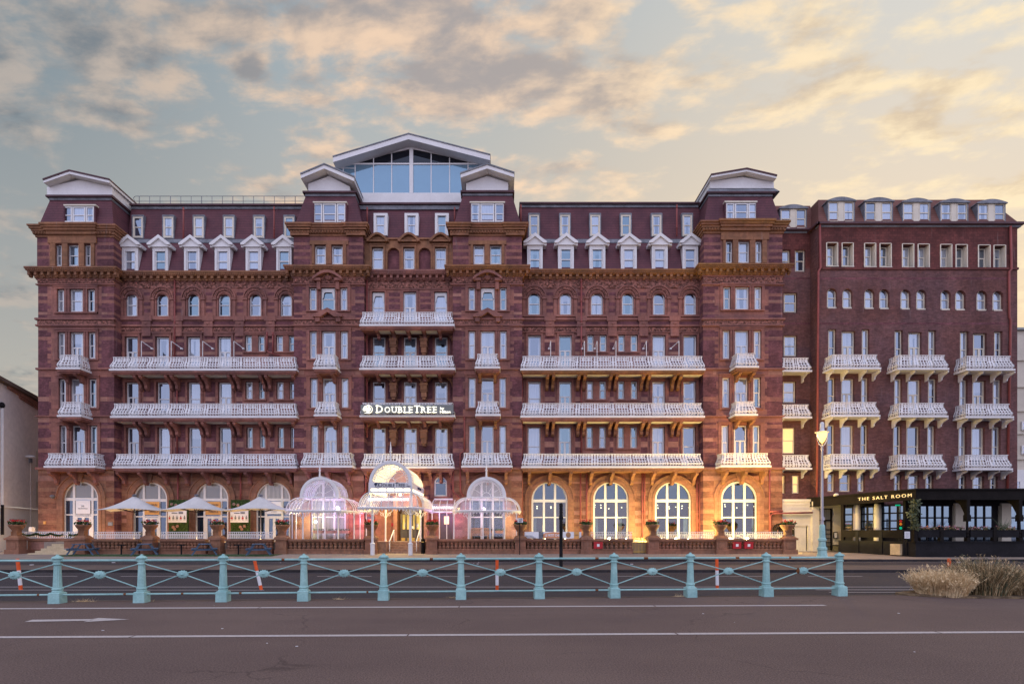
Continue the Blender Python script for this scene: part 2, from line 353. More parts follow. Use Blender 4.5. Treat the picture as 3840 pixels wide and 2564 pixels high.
# ------------------------------------------------------------------ mesh builder
C = sc.collection
ORG = {}
class MB:
    def __init__(s): s.v, s.f, s.m = [], [], []
    def q(s, pts, m=0):
        i = len(s.v); s.v.extend(pts); s.f.append(tuple(range(i, i + len(pts)))); s.m.append(m)
    def box(s, x0, x1, y0, y1, z0, z1, m=0):
        if x0 > x1: x0, x1 = x1, x0
        if y0 > y1: y0, y1 = y1, y0
        if z0 > z1: z0, z1 = z1, z0
        i = len(s.v)
        s.v.extend([(x0, y0, z0), (x1, y0, z0), (x1, y1, z0), (x0, y1, z0), (x0, y0, z1), (x1, y0, z1), (x1, y1, z1), (x0, y1, z1)])
        for f in ((0, 3, 2, 1), (4, 5, 6, 7), (0, 1, 5, 4), (1, 2, 6, 5), (2, 3, 7, 6), (3, 0, 4, 7)):
            s.f.append(tuple(i + k for k in f)); s.m.append(m)
    def hexa(s, b4, t4, m=0):
        i = len(s.v); s.v.extend(list(b4) + list(t4))
        for f in ((0, 3, 2, 1), (4, 5, 6, 7), (0, 1, 5, 4), (1, 2, 6, 5), (2, 3, 7, 6), (3, 0, 4, 7)):
            s.f.append(tuple(i + k for k in f)); s.m.append(m)
    def prism(s, pts, ax, a0, a1, m=0):
        def mk(p, t): return (t, p[0], p[1]) if ax == 'x' else ((p[0], t, p[1]) if ax == 'y' else (p[0], p[1], t))
        n = len(pts); i = len(s.v)
        s.v.extend([mk(p, a0) for p in pts] + [mk(p, a1) for p in pts])
        s.f.append(tuple(i + k for k in range(n))); s.m.append(m)
        s.f.append(tuple(i + n + k for k in reversed(range(n)))); s.m.append(m)
        for k in range(n):
            k2 = (k + 1) % n
            s.f.append((i + k, i + n + k, i + n + k2, i + k2)); s.m.append(m)
    def tube(s, pts, r, n=6, m=0):
        pts = [Vector(p) for p in pts]; rs = r if isinstance(r, (list, tuple)) else [r] * len(pts)
        rings = []
        for k, p in enumerate(pts):
            d = (pts[min(k + 1, len(pts) - 1)] - pts[max(k - 1, 0)]).normalized()
            up = Vector((0, 0, 1)) if abs(d.z) < 0.9 else Vector((0, 1, 0))
            e1 = d.cross(up).normalized(); e2 = d.cross(e1)
            i = len(s.v); rings.append(i)
            for j in range(n):
                t = 2 * PI * j / n
                s.v.append(tuple(p + (e1 * math.cos(t) + e2 * math.sin(t)) * rs[k]))
        for k in range(len(pts) - 1):
            A, B = rings[k], rings[k + 1]
            for j in range(n):
                j2 = (j + 1) % n
                s.f.append((A + j, A + j2, B + j2, B + j)); s.m.append(m)
        s.f.append(tuple(rings[0] + j for j in reversed(range(n)))); s.m.append(m)
        s.f.append(tuple(rings[-1] + j for j in range(n))); s.m.append(m)
    def lathe(s, prof, cx, cy, n=12, m=0, z0=0.0, rot=0.0, flute=0.0):
        rings = []
        for (r, z) in prof:
            i = len(s.v); rings.append(i)
            for j in range(n):
                t = 2 * PI * j / n + rot
                rr = r * (1 - flute * (j % 2))
                s.v.append((cx + rr * math.cos(t), cy + rr * math.sin(t), z0 + z))
        for k in range(len(prof) - 1):
            A, B = rings[k], rings[k + 1]
            for j in range(n):
                j2 = (j + 1) % n
                s.f.append((A + j, A + j2, B + j2, B + j)); s.m.append(m)
        s.f.append(tuple(rings[0] + j for j in reversed(range(n)))); s.m.append(m)
        s.f.append(tuple(rings[-1] + j for j in range(n))); s.m.append(m)
    def ring(s, cx, zc, ri, ro, y0, y1, m=0, n=18, a0=0.0, a1=PI, zs=1.0):
        for k in range(n):
            t0 = a0 + (a1 - a0) * k / n; t1 = a0 + (a1 - a0) * (k + 1) / n
            c0, s0, c1, s1 = math.cos(t0), math.sin(t0), math.cos(t1), math.sin(t1)
            A = (cx + ri * c0, zc + ri * s0 * zs); B = (cx + ro * c0, zc + ro * s0 * zs)
            Cc = (cx + ro * c1, zc + ro * s1 * zs); D = (cx + ri * c1, zc + ri * s1 * zs)
            f = lambda p, y: (p[0], y, p[1])
            s.q([f(A, y0), f(B, y0), f(Cc, y0), f(D, y0)], m)
            s.q([f(A, y1), f(D, y1), f(Cc, y1), f(B, y1)], m)
            s.q([f(B, y0), f(B, y1), f(Cc, y1), f(Cc, y0)], m)
            s.q([f(A, y0), f(D, y0), f(D, y1), f(A, y1)], m)
    def ball(s, cx, cy, cz, rx, ry=None, rz=None, m=0, n=8):
        ry = ry or rx; rz = rz or rx
        k = max(4, n // 2 + 1)
        rings = []
        for i in range(1, k):
            ph = PI * i / k
            st_ = len(s.v); rings.append(st_)
            for j in range(n):
                t = 2 * PI * j / n
                s.v.append((cx + rx * math.sin(ph) * math.cos(t), cy + ry * math.sin(ph) * math.sin(t), cz - rz * math.cos(ph)))
        bi = len(s.v); s.v.append((cx, cy, cz - rz)); ti = len(s.v); s.v.append((cx, cy, cz + rz))
        for A, B in zip(rings, rings[1:]):
            for j in range(n):
                j2 = (j + 1) % n; s.f.append((A + j, A + j2, B + j2, B + j)); s.m.append(m)
        for j in range(n):
            j2 = (j + 1) % n
            s.f.append((bi, rings[0] + j2, rings[0] + j)); s.m.append(m)
            s.f.append((ti, rings[-1] + j, rings[-1] + j2)); s.m.append(m)
    def build(s, name, mats, parent=None, smooth=False, fix=True, org=None):
        if isinstance(mats, str): mats = [mats]
        if org is None:
            xs = [p[0] for p in s.v]; ys = [p[1] for p in s.v]; zs = [p[2] for p in s.v]
            org = Vector(((min(xs) + max(xs)) / 2, (min(ys) + max(ys)) / 2, min(zs)))
        else: org = Vector(org)
        me = bpy.data.meshes.new(name)
        me.from_pydata([(p[0] - org.x, p[1] - org.y, p[2] - org.z) for p in s.v], [], s.f)
        for k in mats: me.materials.append(M[k])
        me.polygons.foreach_set('material_index', s.m)
        if smooth: me.polygons.foreach_set('use_smooth', [True] * len(s.f))
        if fix:
            bm = bmesh.new(); bm.from_mesh(me); bmesh.ops.remove_doubles(bm, verts=bm.verts, dist=1e-5)
            bmesh.ops.recalc_face_normals(bm, faces=bm.faces); bm.to_mesh(me); bm.free()
        me.update()
        return link(bpy.data.objects.new(name, me), org, parent)
def link(o, org, parent=None):
    C.objects.link(o); ORG[o.name] = Vector(org)
    if parent is not None:
        o.parent = parent; o.location = Vector(org) - ORG[parent.name]
    else: o.location = org
    return o
def tag(o, label, cat, group=None, kind=None):
    if label: o['label'] = label
    if cat: o['category'] = cat
    if group: o['group'] = group
    if kind: o['kind'] = kind
    return o
def thing(name, loc, label, cat, group=None):
    return tag(link(bpy.data.objects.new(name, None), Vector(loc)), label, cat, group)
def struct(o):
    o['kind'] = 'structure'; return o
def clone(o, dx=0, dy=0, dz=0, parent=None, label=None, sx=1.0):
    c = o.copy(); C.objects.link(c)
    if parent is None: c.location = o.location + Vector((dx, dy, dz)); ORG[c.name] = ORG[o.name] + Vector((dx, dy, dz))
    else: c.parent = parent; ORG[c.name] = ORG[o.name]
    for ch in [k for k in o.children]: clone(ch, parent=c)
    if label: c['label'] = label
    return c
def text_mesh(s, size, depth=0.02, spacing=1.0, bold=0.0):
    cu = bpy.data.curves.new('t', 'FONT'); cu.body = s; cu.size = size; cu.extrude = depth / 2; cu.space_character = spacing; cu.offset = bold
    cu.resolution_u = 3
    o = bpy.data.objects.new('t', cu); C.objects.link(o)
    bpy.context.view_layer.update()
    me = bpy.data.meshes.new_from_object(o.evaluated_get(bpy.context.evaluated_depsgraph_get()))
    bpy.data.objects.remove(o)
    return me
def add_text(mb, s, x, y, z, size, depth=0.03, m=0, width=None, bold=0.0, dirx=(1, 0), height=None, spacing=1.0):
    """writes s on a vertical plane starting at x,y,z, running along dirx"""
    me = text_mesh(s, size, depth, spacing, bold)
    if not len(me.vertices): return x
    xs = [v.co.x for v in me.vertices]; x0, x1 = min(xs), max(xs)
    ysz = [v.co.y for v in me.vertices]; y0, y1 = min(ysz), max(ysz)
    k = (width / (x1 - x0)) if width else 1.0
    kh = (height / (y1 - y0)) if height else 1.0
    base = len(mb.v)
    for v in me.vertices:
        t = (v.co.x - x0) * k; d = v.co.z
        yb = (v.co.y - y0) * kh if height else v.co.y
        mb.v.append((x + dirx[0] * t + dirx[1] * d, y + dirx[1] * t - dirx[0] * d, z + yb))
    for p in me.polygons:
        mb.f.append(tuple(base + i for i in p.vertices)); mb.m.append(m)
    bpy.data.meshes.remove(me)
    return x + (x1 - x0) * k

def wall(mb, sx0, sx1, sy0, sy1, Y, ops=(), matf=None, xc=(), yc=(), depth=0.25, rs=0):
    matf = matf or (lambda x, y: 0)
    kx = 1 + .17 / Y
    def wd(o):
        x0, x1, y0, y1 = o[:4]
        if x0 < VX: x0 = VX + (x0 - VX) * kx
        if x1 > VX: x1 = VX + (x1 - VX) * kx
        if len(o) == 4 and y0 < HY: y0 = HY + (y0 - HY) * kx
        return (max(x0, sx0 + .5), min(x1, sx1 - .5), y0, y1) + tuple((x1 - x0) / 2 if abs(r_ - (o[1] - o[0]) / 2) < .6 else r_ for r_ in o[4:5]) + tuple(o[5:])
    ops = [wd(o) for o in ops]
    xs = sorted({sx0, sx1} | {v for v in xc if sx0 < v < sx1} | {v for o in ops for v in o[:2] if sx0 < v < sx1})
    ys = sorted({sy0, sy1} | {v for v in yc if sy0 < v < sy1} | {v for o in ops for v in o[2:4] if sy0 < v < sy1})
    for i in range(len(xs) - 1):
        for j in range(len(ys) - 1):
            cx, cy = (xs[i] + xs[i + 1]) / 2, (ys[j] + ys[j + 1]) / 2
            if any(o[0] < cx < o[1] and o[2] < cy < o[3] for o in ops): continue
            mb.q([P(xs[i], ys[j + 1], Y), P(xs[i + 1], ys[j + 1], Y), P(xs[i + 1], ys[j], Y), P(xs[i], ys[j], Y)], matf(cx, cy))
    for o in ops:
        x0, x1, y0, y1 = o[:4]; rise = o[4] if len(o) > 4 else 0
        def rv(p, q_):
            a_, b_ = P(p[0], p[1], Y), P(q_[0], q_[1], Y)
            mb.q([a_, b_, (b_[0], Y + depth, b_[2]), (a_[0], Y + depth, a_[2])], rs)
        pts = [(x0, y1), (x0, y0 + rise)]
        if rise:
            cx = (x0 + x1) / 2; hw = (x1 - x0) / 2; n = 14
            arc = [(cx - hw * math.cos(PI * k / n), y0 + rise - rise * math.sin(PI * k / n)) for k in range(n + 1)]
            for k in range(n):
                p, q_ = arc[k], arc[k + 1]
                mb.q([P(p[0], p[1], Y), P(q_[0], q_[1], Y), P(q_[0], y0, Y), P(p[0], y0, Y)], matf(cx, y0 - 0.5))
            pts += arc[1:]
        else: pts += [(x1, y0)]
        pts += [(x1, y1), (x0, y1)]
        fl_ = o[5] if len(o) > 5 else ''
        prs = list(zip(pts, pts[1:]))
        if fl_ == 'nb': prs = prs[:-1]
        if fl_ == 'nt': prs = [prs[0]] + prs[2:]
        for p, q_ in prs: rv(p, q_)
def side(mb, sx, sy0, sy1, Y0, Y1, matf=None, yc=(), ref=None):
    matf = matf or (lambda x, y: 0)
    ys = sorted({sy0, sy1} | {v for v in yc if sy0 < v < sy1}); xx = X(sx, Y0)
    for j in range(len(ys) - 1):
        za, zb = Z(ys[j + 1], Y0), Z(ys[j], Y0)
        mb.q([(xx, Y0, za), (xx, Y1, za), (xx, Y1, zb), (xx, Y0, zb)], matf(ref if ref else sx, (ys[j] + ys[j + 1]) / 2))
def bandf(bands, bay=None, brick=1, stone=0, bays=()):
    def f(x, y):
        for (b0, b1) in bays:
            if b0 < x < b1: return stone
        for (y0, y1) in bands:
            if y0 < y < y1: return brick
        return stone
    return f
# ================================================================== HOTEL
YW, YP, YC = 42.0, 41.2, 41.7
hotel = thing('hotel', (X(1530, 42), 45, 0.2), 'long red brick and terracotta hotel with white balconies and a glass pavilion on its roof', 'hotel')
BR = [(1074, 1100), (1111, 1125), (1137, 1170), (1180, 1194), (1238, 1263), (1275, 1380), (1413, 1488), (1504, 1558), (1583, 1593), (1605, 1641),
      (1655, 1681), (1696, 1752), (1773, 1784), (1802, 1827), (1842, 1866), (1882, 1908), (1924, 1950), (1966, 1985)]
BRA = [(890, 909), (920, 935), (946, 960), (971, 999)]
BRP = [(b0, b1) for b0, b1 in BR]
yc_all = sorted({v for b_ in BR + BRA for v in b_})

def window(parent, kind, x0, x1, y0, y1, Y, pane='pane', fw=0.085, name=None, fm='white', meet=0.5, dp=0.10):
    """a sash, narrow sash or french door: moulded frame with its glass as a sub-part"""
    ax, az0 = X(x0, Y), Z(y1, Y); bx, az1 = X(x1, Y), Z(y0, Y)
    f = MB(); yb = Y + dp
    f.box(ax, ax + fw, Y, yb, az0, az1); f.box(bx - fw, bx, Y, yb, az0, az1)
    f.box(ax + fw, bx - fw, Y + .002, yb, az1 - fw, az1); f.box(ax + fw, bx - fw, Y - .05, yb, az0, az0 + fw)
    ix0, ix1, iz0, iz1 = ax + fw, bx - fw, az0 + fw, az1 - fw
    if kind == 'door':
        zt = iz1 - (1.05 if (iz1 - iz0) > 2.0 else (iz1 - iz0) * .45)
        cx = (ix0 + ix1) / 2
        f.box(ix0, ix1, Y + .012, yb, zt - .09, zt)
        f.box(cx - .075, cx + .075, Y + .012, yb, iz0, zt - .09)
        f.box(ix0, ix0 + .075, Y + .02, yb, iz0, zt - .09); f.box(ix1 - .075, ix1, Y + .02, yb, iz0, zt - .09)
    else:
        zm = iz0 + (iz1 - iz0) * meet
        f.box(ix0, ix1, Y + .012, yb, zm - .035, zm + .035)
        f.box(ix0, ix0 + .03, Y + .03, yb, iz0, zm - .035); f.box(ix1 - .03, ix1, Y + .03, yb, iz0, zm - .035)
    nm = name or {'door': 'french_door', 'narrow': 'narrow_window', 'sash': 'sash_window'}[kind]
    fo = f.build(nm, fm, parent)
    g_ = MB(); yg = Y + .055
    g_.box(ix0 - .02, ix1 + .02, yg, yg + .02, iz0 - .02, iz1 + .02)
    g_.build('pane', pane, fo)
    return fo
def surround(mb, x0, x1, y0, y1, Y, wpx=9, proj=.07, m=0, sill=True):
    kx = 1 + .17 / Y
    if x0 < VX: x0 = VX + (x0 - VX) * kx
    if x1 > VX: x1 = VX + (x1 - VX) * kx
    y0 = HY + (y0 - HY) * kx
    ax, bx = X(x0, Y), X(x1, Y); z0, z1 = Z(y1, Y), Z(y0, Y); w_ = wpx / F * Y
    mb.box(ax - w_, ax, Y - proj, Y + .05, z0, z1, m); mb.box(bx, bx + w_, Y - proj, Y + .05, z0, z1, m)
    mb.box(ax - w_, bx + w_, Y - proj - .012, Y + .05, z1, z1 + w_, m)
    mb.box(ax - w_ * 1.15, bx + w_ * 1.15, Y - proj - .06, Y + .04, z1 + w_, z1 + w_ * 1.4, m)
    if sill: mb.box(ax - w_, bx + w_, Y - proj - .05, Y + .05, z0 - .11, z0, m)
def steps(mb, x0, x1, Yw, prof, m=0, sides=True, back=.3):
    """moulded cornice from stacked courses; prof = (z0,z1,projection[,slot])"""
    for p in prof:
        z0, z1, pr = p[:3]; mm = p[3] if len(p) > 3 else m
        e = pr if sides else 0
        mb.box(x0 - e, x1 + e, Yw - pr, Yw + back, z0, z1, mm)

pick = random.Random(5)
def pane_for():
    return 'pane' if pick.random() < .8 else 'bluepane'

# ------------------------------------------------------------------ four corner pavilions
PAV = dict(
    A=dict(x=(143, 428), att=(139, 426), bay=(192, 367), s3=[(221, 243), (335, 357)], c3=(267, 312), s2=[(225, 247), (337, 361)], c2=(269, 314), s1=[(228, 249), (341, 364)], c1=(274, 319),
           f4=[(218, 240), (266, 310), (332, 355)], t4=1087, b4=1171, t3=1248, t2=1422, t1=1597, attw=[(212, 233), (258, 296), (320, 341)], atty=(920, 999), abay=(183, 364), arch=(238, 371, 1803), out=True),
    B=dict(x=(1102, 1365), att=(1101, 1361), bay=(1148, 1318), s3=[(1164, 1187), (1279, 1304)], c3=(1209, 1258), s2=[(1166, 1190), (1282, 1306)], c2=(1212, 1260), s1=[(1169, 1193), (1284, 1308)], c1=(1216, 1263),
           f4=[(1162, 1187), (1206, 1257), (1278, 1302)], t4=1081, b4=1165, t3=1244, t2=1420, t1=1597, attw=[(1182, 1222), (1245, 1285)], atty=(922, 992), abay=(1163, 1307), arch=(1166, 1298, 1800), out=False),
    C=dict(x=(1698, 1958), att=(1698, 1957), bay=(1744, 1913), s3=[(1758, 1781), (1875, 1899)], c3=(1803, 1855), s2=[(1758, 1783), (1873, 1897)], c2=(1804, 1853), s1=[(1759, 1783), (1873, 1897)], c1=(1804, 1851),
           f4=[(1758, 1781), (1803, 1855), (1875, 1899)], t4=1081, b4=1165, t3=1243, t2=1418, t1=1597, attw=[(1776, 1816), (1838, 1880)], atty=(922, 992), abay=(1757, 1899), arch=(1760, 1892, 1800), out=False),
    D=dict(x=(2637, 2934), att=(2640, 2934), bay=(2694, 2868), s3=[(2711, 2734), (2827, 2851)], c3=(2756, 2804), s2=[(2709, 2733), (2825, 2849)], c2=(2755, 2802), s1=[(2706, 2729), (2823, 2847)], c1=(2752, 2798),
           f4=[(2713, 2737), (2758, 2806), (2830, 2853)], t4=1078, b4=1162, t3=1241, t2=1417, t1=1596, attw=[(2722, 2745), (2769, 2809), (2833, 2855)], atty=(907, 987), abay=(2702, 2882), arch=(2703, 2839, 1800), out=True))
corn_mats = ['stone2', 'ochre', 'stone']
for key, p in PAV.items():
    Y = YP; x0, x1 = p['x']
    ops = []
    for (a_, b_) in p['s3']: ops.append((a_, b_, p['t3'], 1345))
    ops.append((*p['c3'], p['t3'], 1380))
    for (a_, b_) in p['s2']: ops.append((a_, b_, p['t2'], 1528))
    ops.append((*p['c2'], p['t2'], 1557))
    for (a_, b_) in p['s1']: ops.append((a_, b_, p['t1'], 1722))
    ops.append((*p['c1'], p['t1'], 1747))
    for (a_, b_) in p['f4']: ops.append((a_, b_, p['t4'], p['b4']))
    ax0, ax1, aty = p['arch']; ops.append((ax0, ax1, aty, 2034, (ax1 - ax0) / 2))
    mb = MB(); by0, by1 = p['bay']
    mf0 = bandf(BRP, bays=[(by0, by1)])
    def mf(x, y, mf0=mf0, by0=by0, by1=by1, ax0=ax0, ax1=ax1):
        if y > 1755:
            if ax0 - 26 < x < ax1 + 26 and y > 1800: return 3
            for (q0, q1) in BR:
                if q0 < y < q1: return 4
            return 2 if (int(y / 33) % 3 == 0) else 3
        if y < 1374 and by0 - 14 < x < by1 + 14 and not (by0 < x < by1):
            return 0 if int(y / 12) % 2 else mf0(x, y)
        if y > 1380 and by0 - 8 < x < by1 + 8 and not (by0 < x < by1): return 0 if int(y / 26) % 2 else mf0(x, y)
        m_ = mf0(x, y)
        return 2 if (m_ == 0 and not (by0 < x < by1) and (int(x / 37) * 7 + int(y / 11) * 5) % 6 == 0) else m_
    wall(mb, x0, x1, 1030, 2043, Y, ops, mf, xc=[by0, by1, by0 - 8, by1 + 8, by0 - 14, by1 + 14, ax0 - 26, ax1 + 26] + list(range(int(x0), int(x1), 37)),
         yc=[v for v in yc_all if v > 1030] + list(range(1086, 1374, 12)) + list(range(1404, 1755, 26)))
    side(mb, x1, 1030, 2043, Y, YW + .6, bandf(BRP), [v for v in yc_all if v > 1030])
    side(mb, x0, 1030, 2043, Y, YW + .6 if not (key == 'A') else 47, bandf(BRP), [v for v in yc_all if v > 1030])
    if key == 'D': side(mb, x1, 1030, 2043, Y, 47, bandf(BRP), [v for v in yc_all if v > 1030])
    # attic stage
    q0, q1 = p['att']; Ya = Y + .12
    aops = [(a_, b_, *p['atty']) for a_, b_ in p['attw']]
    yA = 872
    wall(mb, q0, q1, yA, 1000, Ya, aops, bandf(BRA, bays=[p['abay']]), xc=list(p['abay']), yc=[v for v in yc_all if v < 1000], depth=.3)
    side(mb, q1, yA, 1000, Ya, 46, bandf(BRA), [v for v in yc_all if v < 1000])
    side(mb, q0, yA, 1000, Ya, 46, bandf(BRA), [v for v in yc_all if v < 1000])
    mb.build('facade_wall', ['stone', 'brick', 'pale', 'gstone', 'gbrick'], hotel, fix=False)
    # windows
    for (a_, b_) in p['s3']: window(hotel, 'narrow', a_, b_, p['t3'], 1345, Y + .16, pane_for())
    window(hotel, 'door', *p['c3'], p['t3'], 1380, Y + .16)
    for (a_, b_) in p['s2']: window(hotel, 'narrow', a_, b_, p['t2'], 1528, Y + .16, pane_for())
    window(hotel, 'door', *p['c2'], p['t2'], 1557, Y + .16)
    for (a_, b_) in p['s1']: window(hotel, 'narrow', a_, b_, p['t1'], 1722, Y + .16, pane_for())
    window(hotel, 'door', *p['c1'], p['t1'], 1747, Y + .16)
    for i, (a_, b_) in enumerate(p['f4']): window(hotel, 'sash' if i == 1 else 'narrow', a_, b_, p['t4'], p['b4'], Y + .16, pane_for())
    for i, (a_, b_) in enumerate(p['attw']): window(hotel, 'sash' if b_ - a_ > 30 else 'narrow', a_, b_, *p['atty'], Ya + .2, pane_for(), name='attic_window')
    # stone dressings: mullion piers, heads, sills, string courses, arch
    d = MB()
    for (sd, cc, t, bt) in ((p['s3'], p['c3'], p['t3'], 1347), (p['s2'], p['c2'], p['t2'], 1530), (p['s1'], p['c1'], p['t1'], 1700), ([p['f4'][0], p['f4'][2]], p['f4'][1], p['t4'], p['b4'])):
        zt, zb = Z(t - 3, Y), Z(bt, Y)
        for (u0, u1) in ((sd[0][0] - 13, sd[0][0] - 3), (sd[1][1] + 3, sd[1][1] + 13)):
            d.box(X(u0, Y), X(u1, Y), Y - .07, Y + .02, zb, zt)
        for (u0, u1) in ((sd[0][1] + 4, cc[0] - 4), (cc[1] + 4, sd[1][0] - 4)):
            m_ = (u0 + u1) / 2
            d.box(X(u0, Y), X(m_ - 1.3, Y), Y - .06, Y + .02, zb, zt); d.box(X(m_ + 1.3, Y), X(u1, Y), Y - .06, Y + .02, zb, zt)
        xl, xr = X(sd[0][0] - 13, Y), X(sd[1][1] + 13, Y)
        d.box(xl, xr, Y - .09, Y + .02, zt, zt + .16); d.box(xl - .04, xr + .04, Y - .14, Y + .02, zt + .16, zt + .24)
        d.box(xl, X(sd[0][1] + 4, Y), Y - .12, Y + .02, zb - .1, zb); d.box(X(sd[1][0] - 4, Y), xr, Y - .12, Y + .02, zb - .1, zb)
        if bt == p['b4']: d.box(xl, xr, Y - .121, Y + .02, zb - .101, zb)
    xa, xb = X(x0, Y), X(x1, Y)
    for (s0, s1, pr) in ((1194, 1201, .16), (1218, 1224, .13), (1380, 1387, .12), (1558, 1563, .12), (1752, 1760, .14), (1066, 1070, .12)):
        d.box(xa - pr, xb + pr, Y - pr, Y + .1, Z(s1, Y), Z(s0, Y))
    dk, d = d, MB()
    if p['out'] or True:
        acx = X((ax0 + ax1) / 2, Y); rad = (ax1 - ax0) / 2 * Y / F; zsp = Z(aty + (ax1 - ax0) / 2, Y)
        d.ring(acx, zsp, rad + .01, rad + .22, Y - .10, Y + .1, 0, 20); d.ring(acx, zsp, rad + .22, rad + .48, Y - .05, Y + .1, 0, 20); d.ring(acx, zsp, rad + .48, rad + .56, Y - .13, Y + .1, 0, 20)
        for sgn in (-1, 1):
            e0, e1 = sorted((acx + sgn * (rad + .01), acx + sgn * (rad + .22))); d.box(e0, e1, Y - .10, Y + .1, 1.0, zsp)
            e0, e1 = sorted((acx + sgn * (rad + .22), acx + sgn * (rad + .5))); d.box(e0, e1, Y - .05, Y + .1, 1.0, zsp)
        d.hexa([(acx - .16, Y - .2, zsp + rad - .05), (acx + .16, Y - .2, zsp + rad - .05), (acx + .16, Y + .1, zsp + rad - .05), (acx - .16, Y + .1, zsp + rad - .05)],
               [(acx - .27, Y - .2, zsp + rad + .62), (acx + .27, Y - .2, zsp + rad + .62), (acx + .27, Y + .1, zsp + rad + .62), (acx - .27, Y + .1, zsp + rad + .62)])
    d.build('arch_surround', ['gstone'], hotel); d = dk
    # attic bay dressings
    b0, b1 = p['abay']; zt, zb = Z(p['atty'][0], Ya), Z(p['atty'][1], Ya)
    edges = [b0 + 6] + [v for ab in p['attw'] for v in ab] + [b1 - 6]
    for k in range(0, len(edges), 2):
        u0, u1 = edges[k], edges[k + 1]; w_ = (u1 - u0)
        if w_ > 6: d.box(X(u0 + 2, Ya), X(u1 - 2, Ya), Ya - .10, Ya + .02, zb, zt + (.3 if p['out'] else .055), 1)
    d.box(X(b0, Ya), X(b1, Ya), Ya - .12, Ya + .02, zt + .12, Z(872, Ya), 1) if p['out'] else d.box(X(b0, Ya), X(b1, Ya), Ya - .10, Ya + .02, zt + .06, zt + .36, 1)
    d.build('stone_dressing', ['stone', 'stone2'], hotel)
    # carved friezes
    d = MB()
    d2 = MB()
    d.box(xa - .02, xb + .02, Y - .05, Y + .1, Z(1062, Y), Z(1038, Y)); d2.box(xa - .02, xb + .02, Y - .07, Y + .1, Z(1217, Y), Z(1202, Y))
    n_ = int((xb - xa) / .30)
    for k in range(n_):
        cx = xa + (k + .5) * (xb - xa) / n_
        d.ball(cx, Y - .05, Z(1050, Y) + (.05 if k % 2 else -.05), .13, .07, .15, 0, 8)
        if k % 2 == 0: d2.ball(cx, Y - .07, Z(1209, Y), .1, .05, .09, 0, 6)
    d.build('carved_frieze', ['relief'], hotel); d2.build('carved_band', ['relief'], hotel)
    # main cornice with modillions
    ytop = 994 if key in 'BC' else (1000 if key == 'A' else 988)
    zt = Z(ytop, Y - .5); d = MB()
    cm = 1 if key in 'CD' else 0
    steps(d, xa, xb, Y, [(zt - .80, zt - .70, .10, 2), (zt - .70, zt - .56, .16, cm), (zt - .34, zt - .27, .46, cm), (zt - .27, zt - .13, .52, cm), (zt - .13, zt, .60, cm)], sides=True, back=1.2)
    d.box(xa - .2, xb + .2, Y - .20, Y + .3, zt - .56, zt - .34, cm)
    nm_ = int((xb - xa + .8) / .5)
    for k in range(nm_ + 1):
        cx = xa - .38 + k * (xb - xa + .76) / nm_
        d.box(cx - .09, cx + .09, Y - .43, Y - .1, zt - .58, zt - .342, cm); d.box(cx - .09, cx + .09, Y - .3, Y - .1, zt - .68, zt - .58, cm)
    for k in range(int((xb - xa + 1.0) / .16)):
        cx = xa - .5 + k * .16; d.box(cx - .045, cx + .045, Y - .56, Y - .4, zt - .25, zt - .15, cm)
    d.build('main_cornice', corn_mats, hotel)
    # attic cornice
    ytop = 836 if key in 'BC' else (840 if key == 'A' else 826)
    zt = Z(ytop, Ya - .4); za, zb_ = X(q0, Ya), X(q1, Ya); d = MB()
    pr = [(zt - .82, zt - .68, .08, 0), (zt - .66, zt - .46, .17, 0), (zt - .44, zt - .28, .26, 0), (zt - .28, zt - .12, .36, 1), (zt - .12, zt, .44, 1)]
    steps(d, za, zb_, Ya, pr, back=3.0)
    for k in range(int((zb_ - za + .3) / .22)):
        d.ball(za - .1 + k * .22, Ya - .2, zt - .56, .1, .09, .1, 0, 6)
    if p['out']:
        u0, u1 = X(p['abay'][0] + 6, Ya), X(p['abay'][1] - 6, Ya)
        steps(d, u0, u1, Ya - .12, [(zt - .68, zt - .44, .14, 0), (zt - .43, zt - .25, .26, 0), (zt - .25, zt - .09, .36, 1), (zt - .09, zt + .06, .45, 1)], back=.1)
    else:
        for (u0, u1) in ((za, za + 1.05), (zb_ - 1.05, zb_)):
            steps(d, u0, u1, Ya - .003, [(zt - .82, zt - .45, .20, 0), (zt - .44, zt - .28, .32, 0), (zt - .28, zt - .12, .42, 1), (zt - .12, zt + .03, .5, 1)], back=.1)
    d.build('attic_cornice', ['stone2', 'stone2'] if key in 'AB' else ['stone2', 'ochre'], hotel)
    # mansard roof
    d = MB(); zb2 = zt - .02
    ztop = {'A': Z(742, 41.7), 'B': Z(727, 41.7), 'C': Z(725, 41.7), 'D': Z(728, 41.7)}[key]
    mx0, mx1 = za + .02, zb_ - .02; ins = .55 if key in 'AD' else .75
    Yr0 = Ya + .05; yb_ = 47.5
    T = [(mx0 + ins, Yr0 + .5, ztop), (mx1 - ins, Yr0 + .5, ztop), (mx1 - ins, yb_ - .5, ztop), (mx0 + ins, yb_ - .5, ztop)]
    B_ = [(mx0, Yr0, zb2), (mx1, Yr0, zb2), (mx1, yb_, zb2), (mx0, yb_, zb2)]
    d.hexa(B_, T, 0)
    roof = d.build('mansard_roof', ['tile'], hotel)
    d = MB(); h = .2
    d.box(mx0 + ins - .06, mx1 - ins + .06, Yr0 + .42, yb_ - .44, ztop - .12, ztop + .06, 0)
    d.box(mx0 + ins - .20, mx1 - ins + .20, Yr0 + .26, yb_ - .3, ztop + .062, ztop + .2, 1)
    d.build('gutter', ['lead', 'gutter'], roof)
    # recessed mansard window
    mw = {'A': (239, 352, 775, 834), 'B': (1176, 1295, 764, 834), 'C': (1765, 1890, 764, 833), 'D': (2723, 2838, 762, 823)}[key]
    Ym = Ya - .02
